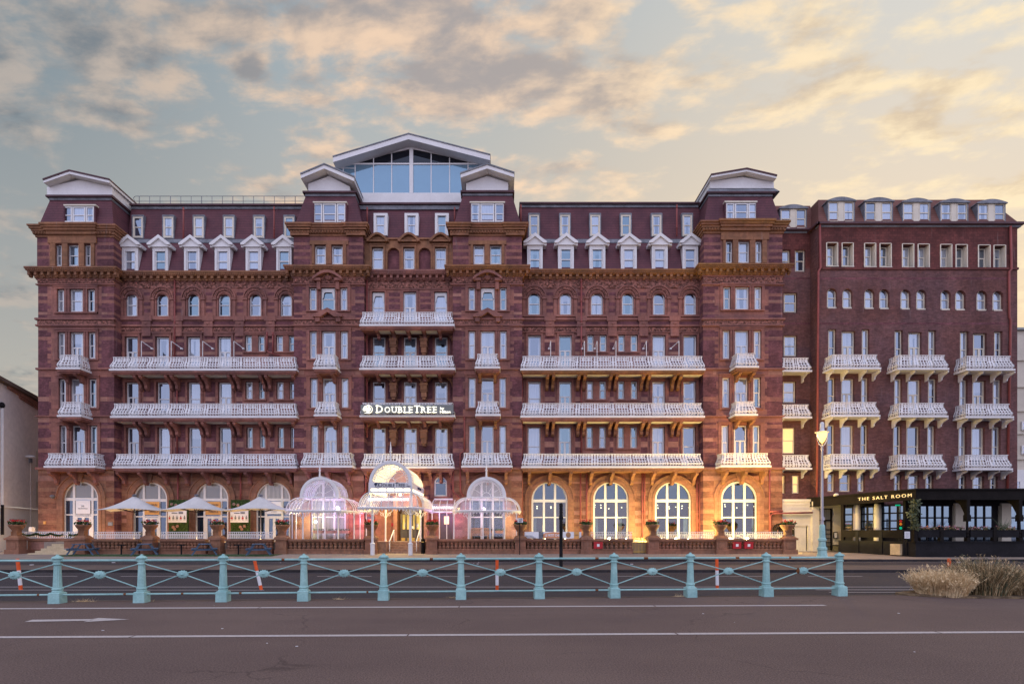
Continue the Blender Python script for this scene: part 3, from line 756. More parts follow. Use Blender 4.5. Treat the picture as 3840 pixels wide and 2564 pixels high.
    d = MB(); wx0, wx1 = X(mw[0] - 4, Ym), X(mw[1] + 4, Ym)
    zz1 = Z(mw[2] - 11, Ym)
    d.box(wx0, wx1, Ym + .07, Ym + .8, zz1 - .11, zz1, 0)
    d.box(wx0, wx0 + .1, Ym + .05, Ym + .8, zb2, zz1 - .19, 1); d.box(wx1 - .1, wx1, Ym + .05, Ym + .8, zb2, zz1 - .19, 1)
    d.box(wx0, wx1, Ym - .1, Ym + .5, zb2 - .02, zb2 + .07, 0)
    d.build('dormer_frame', ['cream', 'tile'], hotel)
    w3 = mw[1] - mw[0]; Ym2 = Ym + .12
    cuts = [(mw[0], mw[0] + w3 * .27), (mw[0] + w3 * .29, mw[0] + w3 * .71), (mw[0] + w3 * .73, mw[1])]
    for (c0, c1) in cuts: window(hotel, 'sash' if c1 - c0 > 35 else 'narrow', c0, c1, mw[2], mw[3], Ym2, 'pane', name='roof_window', meet=.45)

# pediments on the two middle pavilions
for key in 'BC':
    p = PAV[key]; Y = YP - .12; cx = X(sum(p['f4'][1]) / 2, Y); d = MB()
    zc = Z(1051, Y); rr = 1.75
    hw = 55 / F * Y
    arc = [(cx + hw * math.sin(t), zc + .42 + rr * (math.cos(t) - math.cos(.75)) * .9) for t in [(-.75 + 1.5 * k / 12) / .75 * PI / 2 * .62 for k in range(13)]]
    arc = [(cx - hw + 2 * hw * k / 12, zc + .10 + .55 * math.sin(PI * k / 12)) for k in range(13)]
    low_ = [(x_, z_ - .20) for x_, z_ in arc]
    d.prism(arc + low_[::-1], 'y', Y - .38, Y + .15, 0)
    d.box(cx - hw * .98, cx - hw * .48, Y - .3, Y + .15, zc - .12, zc + .06, 0); d.box(cx + hw * .48, cx + hw * .98, Y - .3, Y + .15, zc - .12, zc + .06, 0)
    for s_ in (-1, 1): d.box(cx + s_ * hw * .64 - .13, cx + s_ * hw * .64 + .13, Y - .16, Y + .15, zc - .75, zc - .12, 0)
    d.ball(cx, Y - .02, zc + .22, .3, .14, .24, 0, 8)
    d.build('segmental_pediment', ['stone'], hotel)
    d = MB(); zc = Z(1192, Y)
    tri = [(cx - hw, zc), (cx - hw, zc + .16), (cx, zc + .68), (cx + hw, zc + .16), (cx + hw, zc), (cx + hw * .45, zc), (cx, zc + .36), (cx - hw * .45, zc)]
    d.prism(tri, 'y', Y - .30, Y + .15, 0)
    for s_ in (-1, 1): d.box(cx + s_ * hw * .7 - .17, cx + s_ * hw * .7 + .17, Y - .2, Y + .15, zc - .35, zc - .003, 0)
    d.build('gable_pediment', ['stone'], hotel)
    # pierced pelmet on the middle window
    c0, c1 = p['f4'][1]; Yq = YP + .13; d = MB(); ax_, bx_ = X(c0 + 2, Yq), X(c1 - 2, Yq); zt = Z(p['t4'] + 2, Yq); zl = Z(1122, Yq)
    wv = bx_ - ax_
    d.prism([(ax_, zt), (bx_, zt), (bx_, zl), (bx_ - .10, zl + .1), (bx_ - .16, zl + .45), (bx_ - .24, zt - .28), (ax_ + .24, zt - .28), (ax_ + .16, zl + .45), (ax_ + .10, zl + .1), (ax_, zl)], 'y', Yq - .03, Yq + .02)
    d.build('pelmet', ['white'], hotel)

# ------------------------------------------------------------------ wings
LW = dict(x=(440, 1118), wide3=[(475, 519, 'door'), (589, 636, 'sash'), (706, 752, 'sash'), (821, 868, 'door')], nar3=[(923, 944), (970, 993), (1039, 1061), (1085, 1106)],
          wide2=[(477, 522, 'door'), (593, 639, 'sash'), (709, 754, 'sash'), (823, 870, 'door')], nar2=[(925, 947), (973, 994), (1041, 1063), (1088, 1108)],
          wide1=[(481, 524, 'door'), (597, 640, 'sash'), (711, 757, 'sash'), (826, 870, 'door')], nar1=[(929, 948), (976, 996), (1046, 1065), (1091, 1110)],
          arch4=[(475, 515), (589, 631), (706, 747), (821, 863), (937, 979), (1053, 1094)], ty=1103, by=1187, t3=1265, n3=1260, t2=1435, n2=1433, t1=1604, n1=1603, ctop=1017,
          garch=[(500, 629), (732, 858), (960, 1090)])
RW = dict(x=(1950, 2650), wide3=[(1980, 2028, 'sash'), (2096, 2143, 'door'), (2446, 2493, 'door'), (2562, 2609, 'sash')], nar3=[(2202, 2225), (2249, 2273), (2318, 2341), (2365, 2389)],
          wide2=[(1980, 2027, 'sash'), (2096, 2142, 'door'), (2445, 2492, 'door'), (2561, 2607, 'sash')], nar2=[(2200, 2223), (2248, 2271), (2317, 2340), (2366, 2388)],
          wide1=[(1979, 2026, 'sash'), (2095, 2141, 'door'), (2444, 2490, 'door'), (2559, 2605, 'sash')], nar1=[(2199, 2222), (2247, 2270), (2316, 2339), (2364, 2387)],
          arch4=[(1981, 2025), (2099, 2142), (2216, 2259), (2332, 2375), (2449, 2492), (2566, 2609)], ty=1099, by=1182, t3=1260, n3=1258, t2=1432, n2=1431, t1=1602, n1=1601, ctop=1010,
          garch=[(1993, 2128), (2224, 2357), (2455, 2591)])
ups = {'L': [(494, 539), (608, 653), (722, 767), (835, 880), (948, 993), (1062, 1106)], 'R': [(1981, 2025), (2097, 2141), (2210, 2254), (2325, 2369), (2441, 2484), (2556, 2599)]}
dorms = {'L': [(457, 517), (572, 629), (690, 748), (805, 863), (921, 979), (1036, 1093)], 'R': [(1977, 2035), (2093, 2152), (2211, 2270), (2329, 2388), (2445, 2504), (2560, 2618)]}
for side_, W_ in (('L', LW), ('R', RW)):
    Y = YW; x0, x1 = W_['x']; ops = []
    fl = [('wide3', 'nar3', W_['t3'], 1381, W_['n3'], 1319), ('wide2', 'nar2', W_['t2'], 1558, W_['n2'], 1497), ('wide1', 'nar1', W_['t1'], 1747, W_['n1'], 1680)]
    bays4 = []
    for (wk, nk, t, bt, n_, nb) in fl:
        for (a_, b_, k_) in W_[wk]: ops.append((a_, b_, t, bt))
        for (a_, b_) in W_[nk]: ops.append((a_, b_, n_, nb))
    for (a_, b_) in W_['arch4']: ops.append((a_, b_, W_['ty'], W_['by'], (b_ - a_) * .42)); bays4.append((a_ - 46, b_ + 46))
    for (a_, b_) in W_['garch']: ops.append((a_, b_, 1806, 2034, (b_ - a_) / 2))
    A4 = W_['arch4']
    piers4 = [((A4[i][1] + A4[i + 1][0]) / 2 - 13, (A4[i][1] + A4[i + 1][0]) / 2 + 13) for i in range(5)]
    W3 = [(a_, b_) for a_, b_, _ in W_['wide3']] + W_['nar3']; W2 = [(a_, b_) for a_, b_, _ in W_['wide2']] + W_['nar2']; W1 = [(a_, b_) for a_, b_, _ in W_['wide1']] + W_['nar1']
    def mf(x, y):
        if y < 1226:
            if 1205 < y < 1217: return 1
            if any(u0 < x < u1 for u0, u1 in piers4) and (1096 < y < 1108 or 1133 < y < 1147 or 1158 < y < 1172): return 1
            return 0
        if y < 1381:
            if any(u0 - 14 < x < u1 + 14 for u0, u1 in W3): return 0
            return 1 if (1262 < y < 1272 or 1283 < y < 1318 or y > 1330) else 2 if y > 1270 else 0
        if y < 1558:
            if y < 1432: return 0
            if any(u0 - 16 < x < u1 + 16 for u0, u1 in W2): return 0
            return 1 if not (1488 < y < 1504) else 2
        if y < 1750:
            if y < 1600: return 0 if y < 1580 else 1
            if any(u0 - 16 < x < u1 + 16 for u0, u1 in W1): return 0
            return 1 if not (1655 < y < 1676) else 2
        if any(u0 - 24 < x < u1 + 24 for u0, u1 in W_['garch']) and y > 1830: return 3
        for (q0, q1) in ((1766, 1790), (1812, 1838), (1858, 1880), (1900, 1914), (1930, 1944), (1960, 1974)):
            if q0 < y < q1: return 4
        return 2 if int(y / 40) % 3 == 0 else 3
    xc = [v for L_ in (W3, W2, W1) for u0, u1 in L_ for v in (u0 - 14, u1 + 14, u0 - 16, u1 + 16)] + [v for pr_ in piers4 for v in pr_] + [v for u0, u1 in W_['garch'] for v in (u0 - 24, u1 + 24)]
    yc = [1096, 1108, 1133, 1147, 1158, 1172, 1205, 1217, 1226, 1262, 1272, 1283, 1318, 1330, 1432, 1488, 1504, 1558, 1580, 1600, 1655, 1676, 1750, 1766, 1790, 1812, 1838, 1858, 1880, 1900, 1914, 1930, 1944, 1960, 1974, 1830]
    mb = MB(); wall(mb, x0, x1, 1015, 2043, Y, ops, mf, xc, yc, depth=.28)
    mb.build('facade_wall', ['stone', 'brick', 'pale', 'gstone', 'gbrick'], hotel, fix=False)
    for (wk, nk, t, bt, n_, nb) in fl:
        for i, (a_, b_, k_) in enumerate(W_[wk]):
            window(hotel, k_, a_, b_, t, bt, Y + .17, pane_for(), meet=.38 if wk == 'wide3' else .5)
        for (a_, b_) in W_[nk]: window(hotel, 'narrow', a_, b_, n_, nb, Y + .17, 'bluepane' if pick.random() < .7 else 'pane')
    d = MB()
    for (wk, nk, t, bt, n_, nb) in fl:
        for (a_, b_, k_) in W_[wk]: surround(d, a_, b_, t, bt, Y, 8, .09, 0, False)
        N_ = W_[nk]
        for k in (0, 2): 
            surround(d, N_[k][0], N_[k + 1][1], n_, nb, Y, 6, .07, 0, True)
            d.box(X(N_[k][1], Y) + .03, X(N_[k + 1][0], Y) - .03, Y - .05, Y + .05, Z(nb, Y), Z(n_, Y))
    # arcaded fourth floor
    for (a_, b_) in A4:
        cx = X((a_ + b_) / 2, Y); hw = (b_ - a_) / 2 * Y / F; zs = Z(W_['ty'] + (b_ - a_) * .42, Y) 
        d.ring(cx, zs, hw + .03, hw + .13, Y - .06, Y + .1, 0, 14); d.ring(cx, zs, hw + .19, hw + .40, Y - .10, Y + .1, 2, 16); d.ring(cx, zs, hw + .42, hw + .50, Y - .17, Y + .1, 0, 16)
        for k in range(15):
            t_ = PI * (k + .5) / 15; d.box(cx + (hw + .3) * math.cos(t_) - .035, cx + (hw + .3) * math.cos(t_) + .035, Y - .14, Y, zs + (hw + .3) * math.sin(t_) - .05, zs + (hw + .3) * math.sin(t_) + .05, 0)
        for s_ in (-1, 1):
            for (r0, r1, pr) in ((hw + .03, hw + .13, .06), (hw + .21, hw + .46, .08)):
                e0, e1 = sorted((cx + s_ * r0, cx + s_ * r1)); d.box(e0, e1, Y - pr, Y + .05, Z(W_['by'], Y), zs - .12)
            e0, e1 = sorted((cx + s_ * (hw + .16), cx + s_ * (hw + .52))); d.box(e0, e1, Y - .15, Y + .05, zs - .119, zs + .02)
        d.box(cx - hw - .5, cx + hw + .5, Y - .12, Y + .05, Z(W_['by'] + 7, Y), Z(W_['by'], Y))
    for (u0, u1) in piers4:
        d.box(X(u0 - 8, Y), X(u1 + 8, Y), Y - .17, Y + .05, Z(1206, Y), Z(1186, Y)); d.box(X(u0 - 3, Y), X(u1 + 3, Y), Y - .14, Y + .05, Z(1262, Y), Z(1207, Y))
        d.box(X(u0 - 6, Y), X(u1 + 6, Y), Y - .2, Y + .05, Z(1228, Y), Z(1219, Y)); d.ball(X((u0 + u1) / 2, Y), Y - .16, Z(1217, Y), .14, .1, .09, 0, 8)
    xa, xb = X(x0, Y), X(x1, Y)
    d.box(xa, xb, Y - .12, Y + .05, Z(1201, Y), Z(1194, Y)); d.box(xa, xb, Y - .15, Y + .05, Z(1226, Y), Z(1219.5, Y)); d.box(xa, xb, Y - .10, Y + .05, Z(1249, Y), Z(1245, Y))
    d.box(xa, xb, Y - .12, Y + .05, Z(1760, Y), Z(1750, Y))
    for (a_, b_) in W_['garch']:
        dk, d = d, MB()
        acx = X((a_ + b_) / 2, Y); rad = (b_ - a_) / 2 * Y / F; zsp = Z(1806 + (b_ - a_) / 2, Y)
        d.ring(acx, zsp, rad + .01, rad + .2, Y - .10, Y + .1, 0, 22); d.ring(acx, zsp, rad + .2, rad + .46, Y - .05, Y + .1, 0, 22); d.ring(acx, zsp, rad + .46, rad + .54, Y - .13, Y + .1, 0, 22)
        for sgn in (-1, 1):
            e0, e1 = sorted((acx + sgn * (rad + .01), acx + sgn * (rad + .2))); d.box(e0, e1, Y - .10, Y + .1, 1.0, zsp)
            e0, e1 = sorted((acx + sgn * (rad + .2), acx + sgn * (rad + .5))); d.box(e0, e1, Y - .05, Y + .1, 1.0, zsp)
        d.hexa([(acx - .15, Y - .2, zsp + rad - .05), (acx + .15, Y - .2, zsp + rad - .05), (acx + .15, Y + .1, zsp + rad - .05), (acx - .15, Y + .1, zsp + rad - .05)],
               [(acx - .25, Y - .2, zsp + rad + .6), (acx + .25, Y - .2, zsp + rad + .6), (acx + .25, Y + .1, zsp + rad + .6), (acx - .25, Y + .1, zsp + rad + .6)])
        d.build('arch_surround', ['gstone'], hotel); d = dk
    d.build('stone_dressing', ['stone', 'stone2', 'relief'], hotel)
    # carved bands
    d = MB(); d2 = MB()
    d.box(xa, xb, Y - .04, Y + .05, Z(1081, Y), Z(1050, Y)); d2.box(xa, xb, Y - .05, Y + .05, Z(1243, Y), Z(1229, Y))
    for i in range(7):
        cxs = (A4[i - 1][1] + A4[i][0]) / 2 if 0 < i < 6 else (A4[0][0] - 37 if i == 0 else A4[5][1] + 37)
        for dxp, dzp, rr in ((0, 0, .17), (-11, 4, .12), (11, 4, .12), (-20, 7, .1), (20, 7, .1), (0, 12, .1), (-7, -6, .1), (7, -6, .1)):
            d.ball(X(cxs + dxp, Y), Y - .05, Z(1072 - dzp, Y), rr, .07, rr, 0, 7)
    for k in range(int((xb - xa) / .24)): d2.ball(xa + .12 + k * .24, Y - .06, Z(1236, Y), .1, .05, .1, 0, 6)
    d.build('carved_frieze', ['relief'], hotel); d2.build('carved_band', ['relief'], hotel)
    # fourth floor arched windows
    for (a_, b_) in A4:
        Yv = Y + .18; ax, bx = X(a_, Yv), X(b_, Yv); cx = (ax + bx) / 2; hw = (bx - ax) / 2; rise = (b_ - a_) * .42 * Yv / F; zs = Z(W_['ty'], Yv) - rise; zb = Z(W_['by'], Yv)
        f = MB(); fw = .085
        f.ring(cx, zs, hw - fw, hw, Yv, Yv + .1, 0, 12, zs=rise / hw); f.box(ax, ax + fw, Yv, Yv + .1, zb, zs); f.box(bx - fw, bx, Yv, Yv + .1, zb, zs); f.box(ax + fw, bx - fw, Yv - .04, Yv + .1, zb, zb + fw)
        zm = zb + (zs + rise - zb) * .5; f.box(ax + fw, bx - fw, Yv + .01, Yv + .1, zm - .035, zm + .035)
        fo = f.build('arched_window', 'white', hotel)
        g_ = MB(); hw2 = hw - fw + .02
        g_.prism([(ax + .06, zb + .05), (bx - .06, zb + .05), (bx - .06, zs)] + [(cx + hw2 * math.cos(PI * k / 10), zs + hw2 * rise / hw * math.sin(PI * k / 10)) for k in range(1, 10)] + [(ax + .06, zs)], 'y', Yv + .055, Yv + .075)
        g_.build('pane', pane_for(), fo)
    # main cornice
    zt = Z(W_['ctop'], Y - .4); d = MB(); cm = 0 if side_ == 'L' else 1
    steps(d, xa, xb, Y, [(zt - .70, zt - .60, .08, 2), (zt - .60, zt - .34, .14, 0), (zt - .34, zt - .28, .40, cm), (zt - .28, zt - .12, .45, cm), (zt - .12, zt, .52, cm)], sides=False, back=.6)
    n_ = int((xb - xa) / .52)
    for k in range(n_):
        cx = xa + (k + .5) * (xb - xa) / n_
        d.box(cx - .1, cx + .1, Y - .38, Y - .1, zt - .54, zt - .342, 0); d.box(cx - .1, cx + .1, Y - .26, Y - .1, zt - .66, zt - .54, 0)
    for k in range(int((xb - xa) / .17)): d.box(xa + k * .17, xa + k * .17 + .09, Y - .49, Y - .4, zt - .26, zt - .15, cm)
    d.build('main_cornice', corn_mats, hotel)
    # roof: lower and upper slopes
    yR = [(42.25, Z(W_['ctop'] + 4, 42.25)), (42.95, Z(911, 42.95)), (43.15, Z(902, 43.15)), (43.6, Z(776 if side_ == 'L' else 770, 43.6)), (47, Z(776, 43.6))]
    d = MB()
    for (p_, q_, m_) in ((yR[0], yR[1], 0), (yR[2], yR[3], 0)):
        d.q([(xa, p_[0], p_[1]), (xb, p_[0], p_[1]), (xb, q_[0], q_[1]), (xa, q_[0], q_[1])], m_)
    rf = d.build('tiled_roof_slope', ['tile'], hotel, fix=False)
    d = MB(); p_, q_ = yR[1], yR[2]
    d.box(xa, xb, p_[0] - .06, q_[0] + .3, p_[1] - .02, q_[1] - .03, 0)
    d.build('lead_band', ['lead'], hotel)
    d = MB(); t_ = yR[3]
    d.box(xa, xb, t_[0] - .1, t_[0] + 5, t_[1] - .22, t_[1] - .02, 0); d.box(xa, xb, t_[0] - .26, t_[0] + .05, t_[1] - .018, t_[1] + .12, 1); d.box(xa, xb, t_[0] - .05, t_[0] + 12, t_[1] + .122, t_[1] + .21, 0)
    d.build('eaves_gutter', ['lead', 'gutter'], hotel)
    # upper roof windows in lead boxes
    for (a_, b_) in ups[side_]:
        y0_, y1_ = (806, 895) if side_ == 'L' else (799, 888); Yu = 43.14
        f = MB(); e0, e1, zz0, zz1 = X(a_, Yu), X(b_, Yu), Z(y1_, Yu), Z(y0_, Yu)
        f.box(e0, e0 + .07, Yu, 43.75, zz0, zz1, 0); f.box(e1 - .07, e1, Yu, 43.75, zz0, zz1, 0); f.box(e0 + .07, e1 - .07, Yu - .02, 43.75, zz1 - .12, zz1, 0); f.box(e0 + .07, e1 - .07, Yu - .02, 43.75, zz0, zz0 + .05, 0)
        dm = f.build('box_dormer', ['lead'], hotel)
        window(hotel, 'sash', a_ + 3.5, b_ - 3.5, y0_ + 6, y1_ - 3, Yu + .02, pane_for(), .13, 'roof_window', 'cream')
    # pedimented white dormers
    for (a_, b_) in dorms[side_]:
        Yd = 42.2; bt = 1016 if side_ == 'L' else 1009; tp = bt - 88
        e0, e1 = X(a_, Yd), X(b_, Yd); z0_, z1_ = Z(bt, Yd), Z(tp, Yd); cx = (e0 + e1) / 2; hw = (e1 - e0) / 2
        f = MB(); wx0, wx1 = cx - .40, cx + .40; wz1 = z1_ - .30
        f.box(e0, wx0, Yd, Yd + .25, z0_, z1_); f.box(wx1, e1, Yd, Yd + .25, z0_, z1_); f.box(wx0, wx1, Yd + .003, Yd + .25, wz1, z1_)
        for s_ in (e0, e1 - .08): f.q([(s_, Yd + .25, z0_), (s_, Yd + 1.1, z1_), (s_, Yd + .25, z1_)], 0); f.q([(s_ + .08, Yd + .25, z0_), (s_ + .08, Yd + .25, z1_), (s_ + .08, Yd + 1.1, z1_)], 0)
        f.box(e0 + .16, wx0 - .03, Yd - .04, Yd, z0_, z1_ - .14); f.box(wx1 + .03, e1 - .16, Yd - .04, Yd, z0_, z1_ - .14)
        f.box(e0 - .14, e1 + .14, Yd - .14, Yd + 1.1, z1_, z1_ + .10)
        za_ = z1_ + .10; ov = hw + .30
        tri = [(cx - ov, za_ + .002), (cx + ov, za_ + .002), (cx + ov, za_ + .09), (cx, za_ + .80), (cx - ov, za_ + .09)]
        f.prism([(cx - ov, za_ + .002), (cx - ov + .26, za_ + .002), (cx, za_ + .53), (cx + ov - .26, za_ + .002), (cx + ov, za_ + .002), (cx + ov, za_ + .12), (cx, za_ + .80), (cx - ov, za_ + .12)], 'y', Yd - .26, Yd + .95)
        f.prism([(cx - ov + .2, za_ + .003), (cx + ov - .2, za_ + .003), (cx, za_ + .6)], 'y', Yd - .12, Yd + .9)
        f.box(cx - ov, cx - ov + .18, Yd - .1, Yd + .5, za_ - .14, za_); f.box(cx + ov - .18, cx + ov, Yd - .1, Yd + .5, za_ - .14, za_)
        dm = f.build('dormer', ['white'], hotel)
        g_ = MB(); g_.box(wx0, wx1, Yd + .13, Yd + .15, z0_, wz1); g_.build('pane', pane_for(), dm)
        g_ = MB(); zm = (z0_ + wz1) / 2
        g_.box(wx0, wx0 + .06, Yd + .06, Yd + .125, z0_, wz1); g_.box(wx1 - .06, wx1, Yd + .06, Yd + .125, z0_, wz1); g_.box(wx0 + .06, wx1 - .06, Yd + .06, Yd + .125, zm - .04, zm + .04); g_.box(wx0 + .06, wx1 - .06, Yd + .06, Yd + .125, z0_, z0_ + .07)
        g_.build('sash_frame', ['white'], dm)

# ------------------------------------------------------------------ recessed centre
Y = YC; d = MB(); cx0, cx1 = 1362, 1700
YB = YC + .55
c4 = [(1397, 1443, 'sash'), (1514, 1561, 'door'), (1630, 1677, 'sash')]
ops = [(a_, b_, 1098, 1210) for a_, b_, _ in c4]
arcs3 = [(1372, 1467), (1485, 1581), (1599, 1693)]
for (a_, b_) in arcs3: ops += [(a_, b_, ly, ly + 39, (b_ - a_) * .40, 'nb') for ly in (1243, 1409, 1583)]
ops += [(1368, 1697, 1282, 1377, 0, 'nt'), (1368, 1697, 1448, 1554, 0, 'nt'), (1368, 1697, 1622, 1746, 0, 'nt'), (1368, 1697, 1752, 2034)]
mfC = lambda x, y: 1 if (y < 1226 and any(u0 < x < u1 for u0, u1 in ((1458, 1500), (1576, 1616))) and any(q0 < y < q1 for q0, q1 in ((1097, 1112), (1120, 1133), (1141, 1160)))) else 0
wall(d, cx0, cx1, 1030, 2043, Y, ops, mfC, xc=[1458, 1500, 1576, 1616], yc=[1097, 1112, 1120, 1133, 1141, 1160], depth=.4)
# inner wall of the loggias
lo = [(1399, 1445, 'sash'), (1515, 1562, 'door'), (1631, 1678, 'sash')]
ops2 = []
for (a_, b_, k_) in lo: ops2 += [(a_, b_, 1266, 1378), (a_, b_, 1433, 1555), (a_ + 1, b_ + 1, 1606, 1747)]
mfL = lambda x, y: 0 if any(a_ - 9 < x < b_ + 9 for a_, b_, _ in lo) or 1495 < y < 1510 or 1330 < y < 1342 or 1655 < y < 1670 else 1
wall(d, 1355, 1705, 1230, 2043, YB, ops2, mfL, xc=[v for a_, b_, _ in lo for v in (a_ - 9, b_ + 9)], yc=[1330, 1342, 1495, 1510, 1655, 1670], depth=.2)
for (s0, s1) in ((1381, 1392), (1560, 1570), (1752, 1765), (1232, 1240)): d.box(X(cx0, YB), X(cx1, YB), Y + .3, YB, Z(s1, YB), Z(s0, YB), 0)
d.build('facade_wall', ['stone', 'brick'], hotel, fix=False)
for (a_, b_, k_) in c4: window(hotel, k_, a_, b_, 1098, 1210, Y + .15)
for (a_, b_, k_) in lo:
    window(hotel, k_, a_, b_, 1266, 1378, YB + .08, 'bluepane'); window(hotel, k_, a_, b_, 1433, 1555, YB + .08); window(hotel, k_, a_ + 1, b_ + 1, 1606, 1747, YB + .08)
d = MB()
for (a_, b_, k_) in c4: surround(d, a_, b_, 1098, 1210, Y, 7, .07, 0, False)
dk = d
for ly in (1243, 1409, 1583):
    d = MB()
    for (a_, b_) in arcs3:
        cx = X((a_ + b_) / 2, Y); hw = (b_ - a_) / 2 * Y / F; rise = (b_ - a_) * .40 * Y / F; zs = Z(ly, Y) - rise
        d.ring(cx, zs, hw, hw + .10, Y - .10, Y + .3, 0, 16, zs=rise / hw); d.ring(cx, zs, hw + .10, hw + .22, Y - .06, Y + .1, 1, 18, zs=rise / hw)
    d.build('loggia_arches', ['stone2', 'relief'], hotel)
    for cxp in (1476, 1590):
        d = MB(); cx = X(cxp, Y); zc = Z(ly + 40, Y)
        for (w_, pr, z0_, z1_) in ((.30, .34, 0.02, .20), (.25, .30, -.32, .018), (.28, .24, -.44, -.322), (.21, .18, -.86, -.442), (.14, .10, -1.02, -.862)):
            d.box(cx - w_, cx + w_, Y - pr, Y + .38, zc + z0_, zc + z1_, 0)
        d.build('corbel', ['stone2'], hotel)
d = dk
d.box(X(cx0, Y), X(cx1, Y), Y - .05, Y + .05, Z(1086, Y), Z(1082, Y), 0)
d.build('stone_dressing', ['stone', 'relief'], hotel)
d = MB(); d.box(X(cx0, Y), X(cx1, Y), Y - .06, Y + .05, Z(1081, Y), Z(1058, Y))
for k in range(26):
    d.ball(X(1372 + k * 12.8, Y), Y - .06, Z(1070, Y) + (.06 if k % 2 else -.04), .13, .07, .14, 0, 7)
d.build('carved_frieze', ['relief'], hotel)
for i, (a_, b_, k_) in enumerate(c4):
    if k_ == 'door': continue
    Yq = Y + .12; e = MB(); ax_, bx_ = X(a_ + 2, Yq), X(b_ - 2, Yq); zt, zl = Z(1099, Yq), Z(1136, Yq)
    e.prism([(ax_, zt), (bx_, zt), (bx_, zl), (bx_ - .08, zl + .1), (bx_ - .13, zl + .4), (bx_ - .2, zt - .24), (ax_ + .2, zt - .24), (ax_ + .13, zl + .4), (ax_ + .08, zl + .1), (ax_, zl)], 'y', Yq - .03, Yq + .02)
    e.build('pelmet', ['white'], hotel)
# centre cornice
zt = Z(1012, Y - .4); d = MB(); xa, xb = X(cx0, Y), X(cx1, Y)
steps(d, xa, xb, Y, [(zt - .72, zt - .62, .08), (zt - .62, zt - .36, .13), (zt - .36, zt - .30, .40), (zt - .30, zt - .14, .44), (zt - .14, zt, .5)], sides=False, back=.6)
for k in range(14):
    c_ = xa + (k + .5) * (xb - xa) / 14; d.box(c_ - .09, c_ + .09, Y - .37, Y - .1, zt - .6, zt - .362); d.box(c_ - .09, c_ + .09, Y - .25, Y - .1, zt - .7, zt - .6)
for k in range(int((xb - xa) / .17)): d.box(xa + k * .17, xa + k * .17 + .09, Y - .47, Y - .38, zt - .28, zt - .17)
d.build('main_cornice', ['stone'], hotel)
# centre attic: three pedimented windows and two blind niches
Ya = Y + .1; aw = [(1397, 1438), (1514, 1555), (1632, 1673)]; nic = [(1454, 1498), (1571, 1615)]
d = MB(); wall(d, 1355, 1705, 897, 1014, Ya, [(a_, b_, 932, 1011) for a_, b_ in aw] + [(a_, b_, 929, 1012, (b_ - a_) / 2) for a_, b_ in nic], lambda x, y: 0, depth=.3)
for (a_, b_) in nic: d.q([P(a_, 1013, Ya + .28), P(b_, 1013, Ya + .28), P(b_, 925, Ya + .28), P(a_, 925, Ya + .28)], 1)
d.box(X(1355, Ya), X(1705, Ya), Ya - .12, Ya + .5, Z(900, Ya), Z(894, Ya), 0)
for (a_, b_) in aw:
    surround(d, a_, b_, 932, 1011, Ya, 7, .09, 0, False)
    cx = X((a_ + b_) / 2, Ya); hw = 41 / F * Ya
    arc = [(cx - hw + 2 * hw * k / 12, Z(905, Ya) + .56 * math.sin(PI * k / 12)) for k in range(13)]
    d.prism(arc + [(x_ * .86 + cx * .14, z_ - .16) for x_, z_ in arc[::-1]], 'y', Ya - .30, Ya + .3, 0)
    d.prism([(x_ * .8 + cx * .2, z_ - .14) for x_, z_ in arc], 'y', Ya - .06, Ya + .3, 0)
    d.box(cx - hw * 1.02, cx + hw * 1.02, Ya - .24, Ya + .3, Z(911, Ya), Z(905, Ya) + .01, 0)
d.build('attic_wall', ['stone2', 'brick'], hotel)
for (a_, b_) in aw: window(hotel, 'sash', a_, b_, 932, 1011, Ya + .18, pane_for(), name='attic_window')
d = MB(); d.q([P(1340, 905, 42.4), P(1730, 905, 42.4), P(1730, 775, 43.2), P(1340, 775, 43.2)], 0)
d.build('tiled_roof_slope', ['tile'], hotel, fix=False)
zg = Z(772, 43.1); d = MB(); xa, xb = X(1335, 43.1), X(1745, 43.1)
d.box(xa, xb, 43.0, 43.5, zg - .34, zg - .02, 0); d.box(xa, xb, 42.86, 43.5, zg, zg + .14, 1)
d.build('eaves_gutter', ['lead', 'gutter'], hotel)
for (a_, b_) in ((1401, 1453), (1517, 1569), (1631, 1683)):
    Yu = 42.38; f = MB(); e0, e1, z0_, z1_ = X(a_, Yu), X(b_, Yu), Z(883, Yu), Z(799, Yu)
    f.box(e0, e0 + .2, Yu, 43.3, z0_, z1_); f.box(e1 - .2, e1, Yu, 43.3, z0_, z1_); f.box(e0 + .2, e1 - .2, Yu + .002, 43.3, z1_ - .2, z1_); f.box(e0 + .2, e1 - .2, Yu - .02, 43.3, z0_, z0_ + .06)
    dm = f.build('box_dormer', ['white'], hotel)
    window(hotel, 'sash', a_ + 9, b_ - 9, 807, 881, Yu + .08, pane_for(), .07, 'roof_window')

# ------------------------------------------------------------------ body of the building behind the facade
d = MB(); d.box(X(160, 42), X(2915, 42), 47.2, 60, 0.2, Z(780, 43.6), 0)
d.box(X(460, 42), X(1115, 42), 43.9, 47.2, Z(905, 43), Z(779, 43.6), 0); d.box(X(1960, 42), X(2640, 42), 43.9, 47.2, Z(905, 43), Z(779, 43.6), 0)
d.build('rear_block', ['brick'], hotel)
